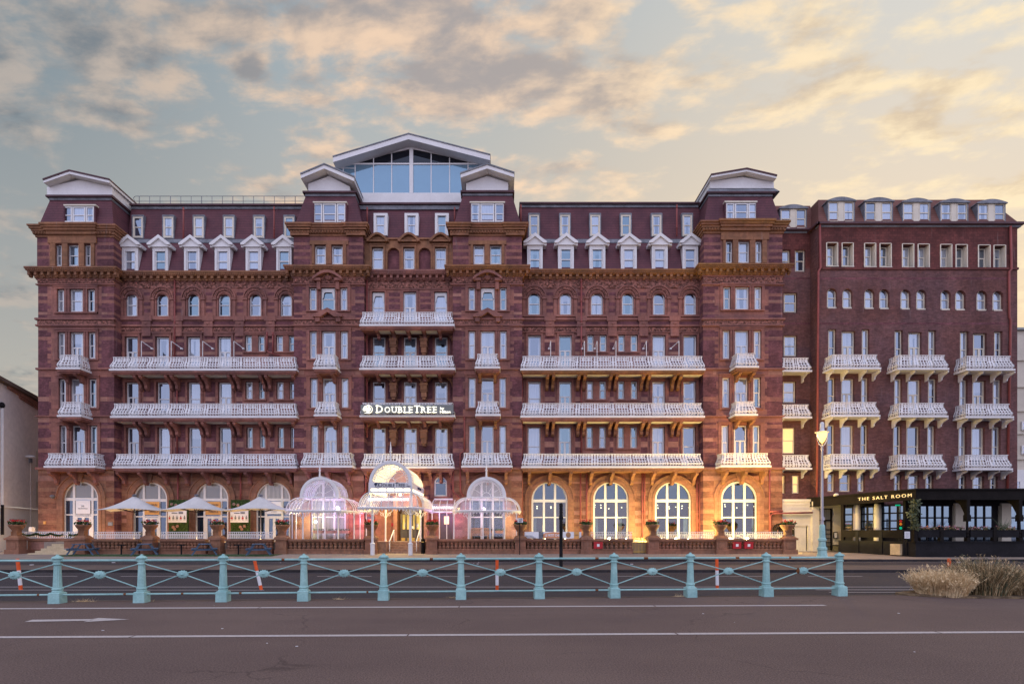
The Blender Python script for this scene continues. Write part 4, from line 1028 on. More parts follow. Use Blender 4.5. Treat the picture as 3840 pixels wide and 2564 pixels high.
# ------------------------------------------------------------------ white roof hats
def hat(x0, x1, ywt, ywb, Yf, Yb, ap, el, er, ov_f, fas, dark, soff=None):
    """x0..x1 wall, ap/el/er = (sx,sy) of apex and eaves surveyed at Yf-ov_f"""
    d = MB(); Yo = Yf - ov_f
    z_b, z_t = Z(ywb, Yf), Z(ywt, Yf)
    axx, azz = X(ap[0], Yo), Z(ap[1], Yo); lx, lz = X(el[0], Yo), Z(el[1], Yo); rx, rz = X(er[0], Yo), Z(er[1], Yo)
    wx0, wx1 = X(x0, Yf), X(x1, Yf)
    d.prism([(wx0, z_b), (wx1, z_b), (wx1, rz - fas * .9), ((wx0 + wx1) / 2, azz - fas * 1.05 - .1), (wx0, lz - fas * .9)], 'y', Yf, Yb, 0)
    wl = d.build('roof_house_wall', ['white'], hotel)
    d = MB()
    d.prism([(lx, lz - fas), (axx, azz - fas), (rx, rz - fas), (rx, rz - .05), (axx, azz - .05), (lx, lz - .05)], 'y', Yo, Yb + .2, 0)
    d.prism([(lx - .03, lz - .048), (axx, azz - .048), (rx + .03, rz - .048), (rx + .03, rz + .06), (axx, azz + .06), (lx - .03, lz + .06)], 'y', Yo - .06, Yb + .25, 1)
    d.build('gabled_roof', ['white', 'lead' if not dark else 'gutter'], wl)
hat(176, 421, 690, 730, 41.75, 45.2, (260, 640), (163, 674), (410, 674), .55, .24, True)
hat(2663, 2902, 680, 706, 41.75, 45.2, (2800, 633), (2667, 656), (2912, 659), .5, .2, True)
hat(1156, 1312, 672, 719, 41.9, 46.5, (1216, 616), (1128, 653), (1328, 664), .7, .33, False)
hat(1748, 1906, 668, 716, 41.9, 46.5, (1827, 616), (1727, 651), (1928, 649), .7, .33, False)
d = MB(); d.hexa([(X(2652, 41.6), 41.62, Z(717, 41.6)), (X(2926, 41.6), 41.62, Z(717, 41.6)), (X(2926, 41.6), 46, Z(717, 41.6)), (X(2652, 41.6), 46, Z(717, 41.6))],
                 [(X(2664, 41.8), 41.85, Z(703, 41.8)), (X(2902, 41.8), 41.85, Z(703, 41.8)), (X(2902, 41.8), 46, Z(703, 41.8)), (X(2664, 41.8), 46, Z(703, 41.8))])
d.build('lead_flashing', ['lead'], hotel)

# ------------------------------------------------------------------ rooftop glass pavilion
YG = 44.0
pav = MB(); gl = lambda sx, sy: P(sx, sy, YG)
pav.box(X(1325, YG), X(1748, YG), YG - .15, YG + 6, Z(771, YG), Z(729, YG), 0)
base_ = pav.build('glass_pavilion', ['white'], hotel)
d = MB(); x0g, x1g = X(1262, YG), X(1826, YG); fb = .09
zTr, zBo = Z(616, YG), Z(727, YG)
def ztopg(sx):
    return 620 - (620 - 562) * (1 - abs(sx - 1543) / 283.0) 
for sx in (1267, 1332, 1401, 1469, 1617, 1686, 1755, 1818): d.box(X(sx - 1.7, YG), X(sx + 1.7, YG), YG - .04, YG + .06, zBo, Z(ztopg(sx) + 1, YG))
d.box(X(1536, YG), X(1550, YG), YG - .10, YG + .08, zBo, Z(560, YG))
d.box(x0g, x1g, YG - .06, YG + .05, zTr - .06, zTr + .06); d.box(x0g, x1g, YG - .07, YG + .07, zBo - .08, zBo + .04)
d.box(X(1286, YG), X(1289, YG), YG - .03, YG + .05, Z(650, YG), zTr); d.box(X(1267, YG), X(1332, YG), YG - .03, YG + .05, Z(633, YG), Z(631, YG)); d.box(X(1755, YG), X(1818, YG), YG - .03, YG + .05, Z(633, YG), Z(631, YG))
d.build('mullion', ['white'], base_)
d = MB(); d.box(X(1262, YG), X(1826, YG), YG, YG + .04, zBo, zTr)
d.build('glazing', ['roofglass'], base_)
d = MB(); d.prism([(X(1262, YG), zTr), (X(1826, YG), zTr), (X(1826, YG), Z(619, YG)), (X(1543, YG), Z(560, YG)), (X(1262, YG), Z(619, YG))], 'y', YG + .002, YG + .04)
d.build('clerestory_glazing', ['darkpane'], base_)
d = MB(); Yo = YG - .9; A_, L_, R_ = P(1532, 504, Yo), P(1249, 590, Yo), P(1838, 583, Yo); fz = .40
d.prism([(L_[0], L_[2] - fz), (A_[0], A_[2] - fz), (R_[0], R_[2] - fz), (R_[0], R_[2]), (A_[0], A_[2]), (L_[0], L_[2])], 'y', Yo, Yo + 9, 0)
d.prism([(L_[0] - .03, L_[2] + .002), (A_[0], A_[2] + .002), (R_[0] + .03, R_[2] + .002), (R_[0] + .03, R_[2] + .09), (A_[0], A_[2] + .09), (L_[0] - .03, L_[2] + .09)], 'y', Yo - .05, Yo + 9, 1)
d.prism([(X(1262, YG), Z(619, YG)), (X(1543, YG), Z(559, YG)), (X(1826, YG), Z(619, YG)), (X(1826, YG), Z(606, YG)), (X(1540, YG), Z(535, YG)), (X(1262, YG), Z(606, YG))], 'y', YG - .03, YG + .1, 0)
d.build('gabled_roof', ['white', 'lead'], base_)
d = MB(); d.box(X(1256, YG), X(1264, YG), YG - .05, YG + 7, zBo, L_[2] - .2); d.box(X(1825, YG), X(1832, YG), YG - .05, YG + 7, zBo, R_[2] - .2)
d.build('side_wall', ['white'], base_)

# ------------------------------------------------------------------ roof-edge safety rail on the left wing
d = MB(); Yr = 45.5; z0_ = Z(766, Yr); z1_ = Z(736, Yr); zm = Z(755, Yr)
d.tube([(X(505, Yr), Yr, zm), (X(500, Yr), Yr, z1_ - .15), (X(507, Yr), Yr, z1_), (X(1143, Yr), Yr, z1_)], .025, 5); d.tube([(X(490, Yr), Yr, zm), (X(1143, Yr), Yr, zm)], .02, 5)
for k in range(17): d.tube([(X(522 + k * 39, Yr), Yr, z0_ - .6), (X(522 + k * 39, Yr), Yr, z1_)], .022 if k % 3 else .03, 5)
d.build('roof_railing', ['lead'], hotel)

# ------------------------------------------------------------------ drainpipes
for (sx, y0, y1, Yp_) in ((440, 1045, 1990, 41.88), (655, 1048, 1345, 41.86), (664, 1392, 1700, 41.86), (667, 1760, 1990, 41.86), (688, 778, 897, 42.9), (1028, 776, 893, 42.9), (1001, 1245, 1315, 41.86), (1023, 1245, 1325, 41.86), (902, 1765, 1880, 41.86),
                          (1376, 1045, 1640, 41.6), (1376, 1650, 1752, 42.3), (1377, 778, 836, 42.6), (1705, 778, 835, 42.6), (1953, 768, 832, 42.9), (2538, 768, 886, 42.9), (2180, 1045, 1700, 41.86), (2631, 1045, 1752, 41.86), (1958, 1380, 1990, 41.86),
                          (2177, 1765, 2008, 41.86), (2200, 1765, 2008, 41.86), (2409, 1758, 2030, 41.86), (2417, 1758, 1965, 41.8), (2614, 1760, 2000, 41.8), (2623, 1760, 2000, 41.86), (2886, 1758, 2025, 41.1), (1742, 1560, 1690, 41.1)):
    d = MB(); xx = X(sx, Yp_); d.tube([(xx, Yp_, Z(y1, Yp_)), (xx, Yp_, Z(y0, Yp_))], .065, 7)
    k = y0 + 8
    while k < y1: d.tube([(xx, Yp_, Z(k + 4, Yp_)), (xx, Yp_, Z(k, Yp_))], .085, 7); k += 75
    d.build('drainpipe', ['pipe'], hotel, smooth=True)
for pts in ([(1001, 1315), (1010, 1322), (1050, 1334)], [(1372, 1752), (1372, 1840), (1352, 1862)], [(1699, 1760), (1699, 1843), (1722, 1864)], [(1741, 1690), (1726, 1700), (1726, 1842), (1740, 1860)]):
    d = MB(); d.tube([P(a_, b_, 41.05 if a_ > 1300 else 41.85) for a_, b_ in pts], .065, 7); d.build('drainpipe', ['pipe'], hotel, smooth=True)
d = MB(); d.tube([(X(2890, 41.0), 41.0, Z(2025, 41)), (X(2890, 41.0), 41.0, Z(1932, 41)), (X(2900, 41.0), 41.0, Z(1924, 41)), (X(3047, 41.0), 41.0, Z(1921, 41))], .07, 7); d.tube([(X(2886, 41.), 41.0, Z(1918, 41)), (X(2935, 41), 41.0, Z(1915, 41))], .08, 7)
d.build('drainpipe', ['pipe'], hotel, smooth=True)
# flood-light arms on the third-floor balconies
for (sx, s_) in ((530, 1), (642, 1), (760, 1), (877, 1), (2065, -1), (2192, -1), (2239, -1), (2310, -1), (2424, -1), (2546, -1)):
    Yq = 40.9; d = MB(); xx = X(sx, Yq); far = 4 if sx in (2065, 2192, 2310, 2424, 2239) else 22
    d.tube([(xx, Yq, Z(1336, Yq)), (xx, Yq, Z(1279, Yq))], .03, 5); d.tube([(xx, Yq, Z(1279, Yq)), (X(sx + s_ * far, Yq), Yq + .6, Z(1297, Yq))], .03, 5)
    d.box(X(sx + s_ * far, Yq) - .07, X(sx + s_ * far, Yq) + .07, Yq + .5, Yq + .65, Z(1300, Yq), Z(1295, Yq))
    d.build('floodlight_arm', ['iron'], hotel)

# ------------------------------------------------------------------ balconies
def railing(mb, path, z0, h, m=0, cell=.07):
    """cast-iron bombe railing along a plan polyline (list of (x,y)), outward side on the right-hand of travel"""
    prof = [(0, .06), (.06, .12), (.15, .17), (.26, .165), (.38, .12), (.5, .07), (.62, .03), (.78, .0), (.92, .01), (1, .03)]
    def off(t):
        for (a0, b0), (a1, b1) in zip(prof, prof[1:]):
            if t <= a1: return b0 + (b1 - b0) * (t - a0) / (a1 - a0)
        return prof[-1][1]
    rows = 18
    n = len(path)
    nr = []
    for i in range(n - 1):
        dx_, dy_ = path[i + 1][0] - path[i][0], path[i + 1][1] - path[i][1]; L_ = math.hypot(dx_, dy_); nr.append((dy_ / L_, -dx_ / L_))
    vn = []
    for i in range(n):
        if i == 0: vn.append(nr[0])
        elif i == n - 1: vn.append(nr[-1])
        else:
            a_, b_ = nr[i - 1], nr[i]; k = 1.0 / (1 + a_[0] * b_[0] + a_[1] * b_[1]); vn.append(((a_[0] + b_[0]) * k, (a_[1] + b_[1]) * k))
    LAT = ["######", "#..#..", "######", "##.#.#", "#.##.#", "##.#.#", "######", "#..#..", "#..#..", "#..#..", "######", "#..#..", "#..#..", "######", "##.##.", "#.##.#", "#..#..", "######"]
    for i in range(n - 1):
        (xa_, ya_), (xb_, yb_) = path[i], path[i + 1]; L_ = math.hypot(xb_ - xa_, yb_ - ya_)
        nc = max(3, round(L_ / cell)); npan = max(1, round(L_ / 1.35)); per = nc / npan
        def pt(c, r):
            s_ = c / nc; t = 1 - r / rows; o = off(t)
            nx = vn[i][0] + (vn[i + 1][0] - vn[i][0]) * s_; ny = vn[i][1] + (vn[i + 1][1] - vn[i][1]) * s_
            return (xa_ + (xb_ - xa_) * s_ + nx * o, ya_ + (yb_ - ya_) * s_ + ny * o, z0 + h * t)
        for c in range(nc):
            ph = c % per; pil = ph < 2.6 or ph > per - 2.6
            for r in range(rows):
                if pil:
                    solid = r in (0, 17) or (int(ph if ph < 3 else per - ph) != 1) or (r in (8, 13) and True)
                else: solid = LAT[r][int(ph) % 6] == '#'
                if solid: mb.q([pt(c, r + 1), pt(c + 1, r + 1), pt(c + 1, r), pt(c, r)], m)
        steps_ = max(1, int(L_ / 1.2))
    return mb
def bracket_mesh(mb, x, Yw, out_, zt, drop, w_=.12, m=0):
    pr = [(Yw + .05, zt), (Yw - out_, zt), (Yw - out_, zt - drop * .16), (Yw - out_ * .86, zt - drop * .26), (Yw - out_ * .55, zt - drop * .40), (Yw - out_ * .42, zt - drop * .56), (Yw - out_ * .36, zt - drop * .62), (Yw - out_ * .34, zt - drop * .86), (Yw - out_ * .16, zt - drop), (Yw + .05, zt - drop)]
    mb.prism(pr, 'x', x - w_, x + w_, m)
def balcony(parent, x0, x1, yr, ys, Yf, Yw, slab_m=('iron', 'stone'), br=(), drop=1.0, stone=True, soffit=None, bm=('stone',), proj_r=.28):
    ax, bx = X(x0, Yf), X(x1, Yf); zt = Z(ys, Yf); zr = Z(yr, Yf)
    d = MB(); d.box(ax, bx, Yf, Yw + .1, zt - .14, zt, 0)
    if stone:
        d.box(ax + .05, bx - .05, Yf + .05, Yw + .1, zt - .30, zt - .142, 1); d.box(ax + .14, bx - .14, Yf + .14, Yw + .1, zt - .40, zt - .302, 1)
    ob = d.build('balcony', list(slab_m), parent)
    d = MB(); e = .21
    railing(d, [(ax + e, Yw), (ax + e, Yf + e), (bx - e, Yf + e), (bx - e, Yw)], zt, zr - zt)
    ro = d.build('iron_railing', ['iron'], ob, fix=False)
    sm = ro.modifiers.new('thickness', 'SOLIDIFY'); sm.thickness = .02; sm.offset = 0; sm.use_rim = False
    out_ = Yw - Yf - .22; zb = zt - (.402 if stone else .142)
    for sx in br:
        d = MB(); bracket_mesh(d, X(sx, Yf + .3), Yw, out_, zb, drop, .11 if stone else .04)
        d.build('bracket', list(bm), ob)
    if soffit:
        d = MB()
        for (s0, s1) in soffit: d.box(X(s0, Yf + .5), X(s1, Yf + .5), Yf + .32, Yw - .25, zb - .012, zb + .01)
        d.build('soffit_panel', ['cream'], ob)
    return ob
def pairs(cs, w_): return [c + s_ * w_ for c in cs for s_ in (-1, 1)]
lw = [515, 632, 749, 868, 986]; rw = [2065, 2183, 2303, 2425, 2543]
sofL = [(445, 500), (532, 617), (649, 734), (766, 853), (885, 971), (1003, 1095)]; sofR = [(1962, 2048), (2083, 2166), (2202, 2286), (2321, 2408), (2442, 2526), (2560, 2630)]
balcony(hotel, 408, 1112, 1335, 1382, 40.7, YW, br=pairs(lw, 11) + [1098], soffit=sofL)
balcony(hotel, 412, 1113, 1510, 1559, 40.7, YW, br=pairs(lw, 11) + [1098], soffit=sofL)
balcony(hotel, 420, 1113, 1700, 1748, 40.7, YW, br=[441, 521, 601, 680, 760, 841, 920, 999, 1078], drop=.95)
balcony(hotel, 1951, 2646, 1332, 1381, 40.7, YW, br=pairs(rw, 11), soffit=sofR, slab_m=('iron', 'ochre'), bm=('ochre',))
balcony(hotel, 1951, 2644, 1509, 1558, 40.7, YW, br=pairs(rw, 11), soffit=sofR, bm=('stone2',))
balcony(hotel, 1955, 2640, 1699, 1747, 40.7, YW, br=[1986, 2064, 2142, 2221, 2299, 2378, 2456, 2534, 2614], drop=.95, slab_m=('iron', 'stone2'), bm=('stone2',))
for (a_, b_, yr, ys, br) in ((209, 300, 1327, 1377, [228, 282]), (213, 305, 1504, 1555, [232, 286]), (163, 357, 1697, 1746, [186, 260, 334])): balcony(hotel, a_, b_, yr, ys, 40.05, YP, br=br, drop=.55 if b_ - a_ < 120 else .95)
for (a_, b_, yr, ys, br) in ((1173, 1262, 1325, 1376, [1192, 1244]), (1176, 1265, 1503, 1553, [1195, 1247]), (1125, 1322, 1696, 1745, [1148, 1224, 1300])): balcony(hotel, a_, b_, yr, ys, 40.05, YP, br=br, drop=.55 if b_ - a_ < 120 else .95)
for (a_, b_, yr, ys, br) in ((1780, 1876, 1323, 1374, [1799, 1856]), (1782, 1878, 1502, 1552, [1801, 1858]), (1729, 1922, 1696, 1745, [1752, 1826, 1898])): balcony(hotel, a_, b_, yr, ys, 40.05, YP, br=br, drop=.55 if b_ - a_ < 120 else .95, bm=('stone2',))
for (a_, b_, yr, ys, br) in ((2758, 2847, 1321, 1371, [2776, 2828]), (2756, 2843, 1502, 1551, [2774, 2826]), (2703, 2893, 1697, 1744, [2726, 2798, 2872])): balcony(hotel, a_, b_, yr, ys, 40.05, YP, br=br, drop=.55 if b_ - a_ < 120 else .95, slab_m=('iron', 'stone2'), bm=('stone2',))
cb = [1413, 1472, 1530, 1589, 1648]
for (a_, b_, yr, ys) in ((1347, 1704, 1166, 1215), (1347, 1707, 1330, 1379), (1348, 1706, 1507, 1556)): balcony(hotel, a_, b_, yr, ys, 40.5, YC, br=cb, drop=.42, soffit=[(cb[i] + 9, cb[i + 1] - 9) for i in range(4)])
balcony(hotel, 1353, 1704, 1699, 1748, 40.5, YC, br=[1371, 1570, 1611, 1650, 1690], drop=.8)

# ------------------------------------------------------------------ ground floor arched windows
def arch_window(x0, x1, yt, yb, Yv, mull, trans, pane_top, pane_low, door=None, low_from=None):
    ax, bx = X(x0, Yv), X(x1, Yv); cx = (ax + bx) / 2; hw = (bx - ax) / 2; zs = Z(yt, Yv) - hw; zb = Z(yb, Yv); fw = .14
    f = MB(); f.ring(cx, zs, hw - fw, hw, Yv, Yv + .14, 0, 22); f.box(ax, ax + fw, Yv, Yv + .14, zb, zs); f.box(bx - fw, bx, Yv, Yv + .14, zb, zs)
    for mxp in mull:
        xm = X(mxp, Yv); t_ = max(-1, min(1, (xm - cx) / (hw - fw * .6))); zz = zs + (hw - fw * .6) * math.sqrt(1 - t_ * t_)
        f.box(xm - .085, xm + .085, Yv + .004, Yv + .13, zb, zz)
    for k, ty in enumerate(trans):
        zt = Z(ty, Yv); th = .11 if k == 0 else .045
        f.box(ax + fw, bx - fw, Yv + .008, Yv + .12, zt - th, zt + th)
    f.box(ax + fw, bx - fw, Yv - .05, Yv + .13, zb, zb + .14)
    if door:
        d0, d1, dt = door; e0, e1, zt = X(d0, Yv), X(d1, Yv), Z(dt, Yv); cm = (e0 + e1) / 2
        f.box(e0, e1, Yv + .012, Yv + .11, zt - .12, zt); f.box(cm - .11, cm + .11, Yv + .012, Yv + .11, zb, zt - .12)
        f.box(e0, e0 + .18, Yv + .012, Yv + .11, zb, zt - .12); f.box(e1 - .18, e1, Yv + .012, Yv + .11, zb, zt - .12); f.box(e0 + .18, e1 - .18, Yv + .014, Yv + .11, zb, zb + .3)
    fo = f.build('arched_shopfront_window', 'white', hotel)
    zt = Z(low_from or trans[0], Yv); h2 = hw - .08
    g_ = MB(); g_.prism([(cx + h2, zt), (cx + h2, max(zt, zs))] + [(cx + h2 * math.cos(PI * k / 16), zs + h2 * math.sin(PI * k / 16)) for k in range(1, 16)] + [(cx - h2, max(zt, zs)), (cx - h2, zt)], 'y', Yv + .06, Yv + .08)
    g_.build('upper_pane', pane_top, fo)
    g_ = MB(); g_.box(ax + .06, bx - .06, Yv + .06, Yv + .08, zb + .05, zt - .01); g_.build('lower_pane', pane_low, fo)
    return fo
arch_window(238, 371, 1803, 2032, YP + .2, [277, 346], [1871, 1929], 'frostpane', 'nightpane', (281, 342, 1934))
arch_window(500, 629, 1806, 2032, YW + .2, [539, 597], [1875, 1936], 'frostpane', 'nightpane', (541, 596, 1940))
arch_window(732, 858, 1806, 2032, YW + .2, [767, 829], [1873, 1936], 'frostpane', 'nightpane', (769, 827, 1938))
arch_window(960, 1090, 1806, 2032, YW + .2, [997, 1058], [1873, 1936], 'frostpane', 'nightpane', (1000, 1056, 1938))
arch_window(1166, 1298, 1800, 2032, YP + .2, [1212, 1254], [1872, 1938], 'frostpane', 'frostpane')
arch_window(1760, 1892, 1800, 2032, YP + .2, [1806, 1848], [1872, 1938], 'frostpane', 'room')
for (a_, b_, Yv) in ((1993, 2128, YW + .2), (2224, 2357, YW + .2), (2455, 2591, YW + .2), (2703, 2839, YP + .2)):
    w3 = b_ - a_; arch_window(a_, b_, 1804, 2032, Yv, [a_ + w3 * .345, a_ + w3 * .655], [1877, 1939], 'nightpane', 'room', low_from=1877)
# room seen through the clear restaurant panes
for (a_, b_, Yv) in ((1985, 2600, 42.45), (2695, 2850, 41.6), (1752, 1900, 41.6)):
    d = MB(); xa, xb = X(a_, Yv), X(b_, Yv); z0_, z1_ = 1.0, Z(1860, Yv)
    d.q([(xa, Yv + 5, z0_), (xb, Yv + 5, z0_), (xb, Yv + 5, z1_), (xa, Yv + 5, z1_)], 0); d.q([(xa, Yv, z1_), (xb, Yv, z1_), (xb, Yv + 5, z1_), (xa, Yv + 5, z1_)], 0)
    d.q([(xa, Yv, z0_), (xb, Yv, z0_), (xb, Yv + 5, z0_), (xa, Yv + 5, z0_)], 0); d.q([(xa, Yv, z0_), (xa, Yv + 5, z0_), (xa, Yv + 5, z1_), (xa, Yv, z1_)], 0); d.q([(xb, Yv, z0_), (xb, Yv + 5, z0_), (xb, Yv + 5, z1_), (xb, Yv, z1_)], 0)
    d.build('dining_room', ['dark'], hotel, fix=False)
for (sx, sy, Yb_) in ((2014, 1898, 43), (2014, 1905, 43), (2066, 1899, 43.4), (2066, 1904, 43.4), (2108, 1899, 43.2), (2231, 1893, 43), (2230, 1900, 43), (2253, 1893, 43.5), (2254, 1903, 43.5), (2283, 1906, 42.9), (2331, 1902, 44), (2466, 1893, 43), (2467, 1904, 43), (2509, 1899, 43.6), (2510, 1906, 43.6), (2534, 1900, 44), (2558, 1896, 43), (2557, 1905, 43), (2583, 1902, 43), (2718, 1891, 43), (2719, 1898, 43), (2763, 1903, 43.5), (2803, 1893, 42.6), (2828, 1898, 42.6)):
    d = MB(); q_ = P(sx, sy, Yb_); d.ball(*q_, .05, n=8); d.build('pendant_bulb', ['bulb'], hotel)
for (a_, b_) in ((1999, 2012), (2229, 2243), (2318, 2332), (2456, 2470), (2562, 2584), (2706, 2716), (2820, 2834)):
    d = MB(); Yb_ = 42.8 if a_ < 2650 else 41.8
    for k in range(6):
        e0 = X(a_ + (b_ - a_) * k / 6, Yb_); e1 = X(a_ + (b_ - a_) * (k + 1) / 6, Yb_); yy_ = .06 * (k % 2)
        d.hexa([(e0, Yb_ + yy_, 1.2), (e1, Yb_ + .06 - yy_, 1.2), (e1, Yb_ + .1 - yy_, 1.2), (e0, Yb_ + yy_ + .04, 1.2)], [(e0, Yb_ + yy_, Z(1941, Yb_)), (e1, Yb_ + .06 - yy_, Z(1941, Yb_)), (e1, Yb_ + .1 - yy_, Z(1941, Yb_)), (e0, Yb_ + yy_ + .04, Z(1941, Yb_))])
    d.build('drape', ['curtain'], hotel)
# small arched stair window beside the entrance
Yv = YC - .05; ax, bx = X(1629, Yv), X(1676, Yv); cx = (ax + bx) / 2; hw = (bx - ax) / 2; zs = Z(1786, Yv) - hw; zb = Z(1860, Yv)
d = MB(); wall(d, 1575, 1735, 1750, 1870, YC - .1, [(1629, 1676, 1786, 1860, 23.5)], lambda x, y: 1 if (int(y / 17) % 2) else 0, xc=[], yc=list(range(1751, 1870, 17)), depth=.2)
d.build('facade_wall', ['stone', 'brick'], hotel, fix=False)
f = MB(); f.ring(cx, zs, hw - .09, hw, Yv, Yv + .1, 0, 14); f.box(ax, ax + .09, Yv, Yv + .1, zb, zs); f.box(bx - .09, bx, Yv, Yv + .1, zb, zs); f.box(ax + .09, bx - .09, Yv - .03, Yv + .1, zb, zb + .09); f.box(ax + .09, bx - .09, Yv + .01, Yv + .09, zs - .04, zs + .03)
f.ring(cx, zs, hw + .03, hw + .3, YC - .16, YC, 1, 14); f.box(ax - .3, ax - .03, YC - .16, YC, zb, zs, 1); f.box(bx + .03, bx + .3, YC - .16, YC, zb, zs, 1); f.box(ax - .3, bx + .3, YC - .2, YC, zb - .14, zb, 1)
fo = f.build('arched_window', ['white', 'stone'], hotel)
g_ = MB(); g_.prism([(ax + .05, zb + .05), (bx - .05, zb + .05), (bx - .05, zs)] + [(cx + (hw - .05) * math.cos(PI * k / 10), zs + (hw - .05) * math.sin(PI * k / 10)) for k in range(1, 10)] + [(ax + .05, zs)], 'y', Yv + .055, Yv + .075); g_.build('pane', 'nightpane', fo)

# ------------------------------------------------------------------ entrance: recess with revolving door
Ye = 41.0
d = MB()
d.box(X(1372, YC), X(1700, YC), YC + .3, YC + .6, 1.0, Z(1752, YC), 0)
d.box(X(1476, Ye), X(1490, Ye), Ye - .1, YC + .4, 1.0, Z(1860, Ye), 1); d.box(X(1590, Ye), X(1604, Ye), Ye - .1, YC + .4, 1.0, Z(1860, Ye), 1)
d.box(X(1372, YC), X(1478, YC), YC - .05, YC + .32, 1.0, Z(1868, YC), 2); d.box(X(1602, YC), X(1700, YC), YC - .05, YC + .32, 1.0, Z(1868, YC), 2)
d.build('entrance_wall', ['stone', 'pale', 'stone2'], hotel)
d = MB(); cx = X(1543, Ye); rr = X(1585, Ye) - cx; ztd = Z(1925, Ye)
d.lathe([(rr + .05, 0), (rr + .06, .42), (rr + .14, .44), (rr + .14, .56), (rr + .02, .58)], cx, Ye + .5, 24, 0, ztd - .06)
for t_ in (20, 65, 115, 160, 200, 250, 290, 340):
    d.box(cx + rr * math.cos(R(t_ + 180)) - .07, cx + rr * math.cos(R(t_ + 180)) + .07, Ye + .5 + rr * math.sin(R(t_ + 180)) - .06, Ye + .5 + rr * math.sin(R(t_ + 180)) + .06, 1.0, ztd)
d.box(cx - rr * .92, cx - rr * .08, Ye - .16, Ye - .1, 1.0, 1.9, 0); d.box(cx + rr * .08, cx + rr * .92, Ye - .16, Ye - .1, 1.0, 1.9, 0)
for s_ in (-1, 1):
    d.box(cx + s_ * rr * .12 - .05, cx + s_ * rr * .12 + .05, Ye - .17, Ye - .1, 1.9, ztd - .05); d.box(cx + s_ * rr * .86 - .06, cx + s_ * rr * .86 + .06, Ye - .17, Ye - .1, 1.9, ztd - .05)
rd = d.build('revolving_door', ['doorgrey'], hotel)
d = MB(); d.box(cx - rr * .86, cx - rr * .1, Ye - .18, Ye - .161, 1.02, 1.25); d.box(cx + rr * .1, cx + rr * .86, Ye - .18, Ye - .161, 1.02, 1.25); d.build('kick_plate', ['brass'], rd)
d = MB(); d.box(cx - rr * .9, cx + rr * .9, Ye + .55, Ye + .6, 1.0, ztd); d.build('lobby_glow_panel', ['warmwall'], rd)
d = MB(); d.box(cx - rr * .6, cx - rr * .42, Ye - .17, Ye - .165, 2.05, 2.35); d.box(cx + rr * .42, cx + rr * .66, Ye - .17, Ye - .165, 2.05, 2.35); d.box(cx - rr * .05, cx + rr * .25, Ye - .23, Ye - .2, 1.95, 2.15); d.build('notice', ['sign'], rd)
# lobby doors either side, seen through the canopies
for (a_, b_, t_) in ((1652, 1697, 1924), (1372, 1404, 1936)):
    Yq = 41.55; d = MB(); e0, e1, zt = X(a_, Yq), X(b_, Yq), Z(t_, Yq); d.box(e0, e1, Yq, Yq + .1, 1.0, zt); do = d.build('side_door', ['doorgrey'], hotel)
    d = MB(); d.box(e0 + .28, e1 - .28, Yq - .02, Yq, 2.3, zt - .22); d.build('pane', ['litpane'], do)
# ================================================================== GROUND
def sheet(name, pts, m, z):
    d = MB(); d.q([(p[0], p[1], z if len(p) < 3 else p[2]) for p in pts], 0)
    return struct(d.build(name, [m], fix=False))
def edge(y0, s): return lambda x: y0 + s * x
prom_e = lambda x: 14.15 + .058 * x if x < 12 else 14.85
sheet('ground', [(-400, -100), (400, -100), (400, 600), (-400, 600)], 'road', -.16)
xs_ = [-200, -60, -14, 0, 11, 14, 60, 200]
def strip(name, f0, f1, m, z0, z1=None, kerb=0.0):
    d = MB(); z1 = z0 if z1 is None else z1
    for a_, b_ in zip(xs_, xs_[1:]):
        d.q([(a_, f0(a_), z0), (b_, f0(b_), z0), (b_, f1(b_), z1), (a_, f1(a_), z1)], 0)
        if kerb: d.q([(a_, f0(a_), z0 - kerb), (b_, f0(b_), z0 - kerb), (b_, f0(b_), z0), (a_, f0(a_), z0)], 1)
    return struct(d.build(name, [m, 'kerb'] if kerb else [m], fix=False))
pe = lambda x: 14.15 + .058 * max(-60, min(12, x))
d = MB()
for a_, b_ in zip(xs_, xs_[1:]):
    d.q([(a_, -90, 0), (b_, -90, 0), (b_, pe(b_) - .16, 0), (a_, pe(a_) - .16, 0)], 0)
    d.q([(a_, pe(a_) - .155, 0.004), (b_, pe(b_) - .155, 0.004), (b_, pe(b_), 0.004), (a_, pe(a_), 0.004)], 1)
    d.q([(a_, pe(a_), .004), (b_, pe(b_), .004), (b_, pe(b_), -.12), (a_, pe(a_), -.12)], 1)
struct(d.build('promenade', ['asphalt', 'median'], fix=False))
strip('road', lambda x: pe(x) - .02, lambda x: 33.2, 'road', -.10)
strip('traffic_island', lambda x: 24.0, lambda x: 27.3, 'median', .02, .02, .13)
strip('pavement', lambda x: 32.4, lambda x: 37.4, 'pave', .05, .20, .16)
struct(strip('forecourt', lambda x: 37.41, lambda x: 60, 'pave', .196))
d = MB(); d.box(X(1975, 33) - 60, X(1975, 33) + 80, 32.25, 32.395, -.12, .045); struct(d.build('kerb', ['kerb']))
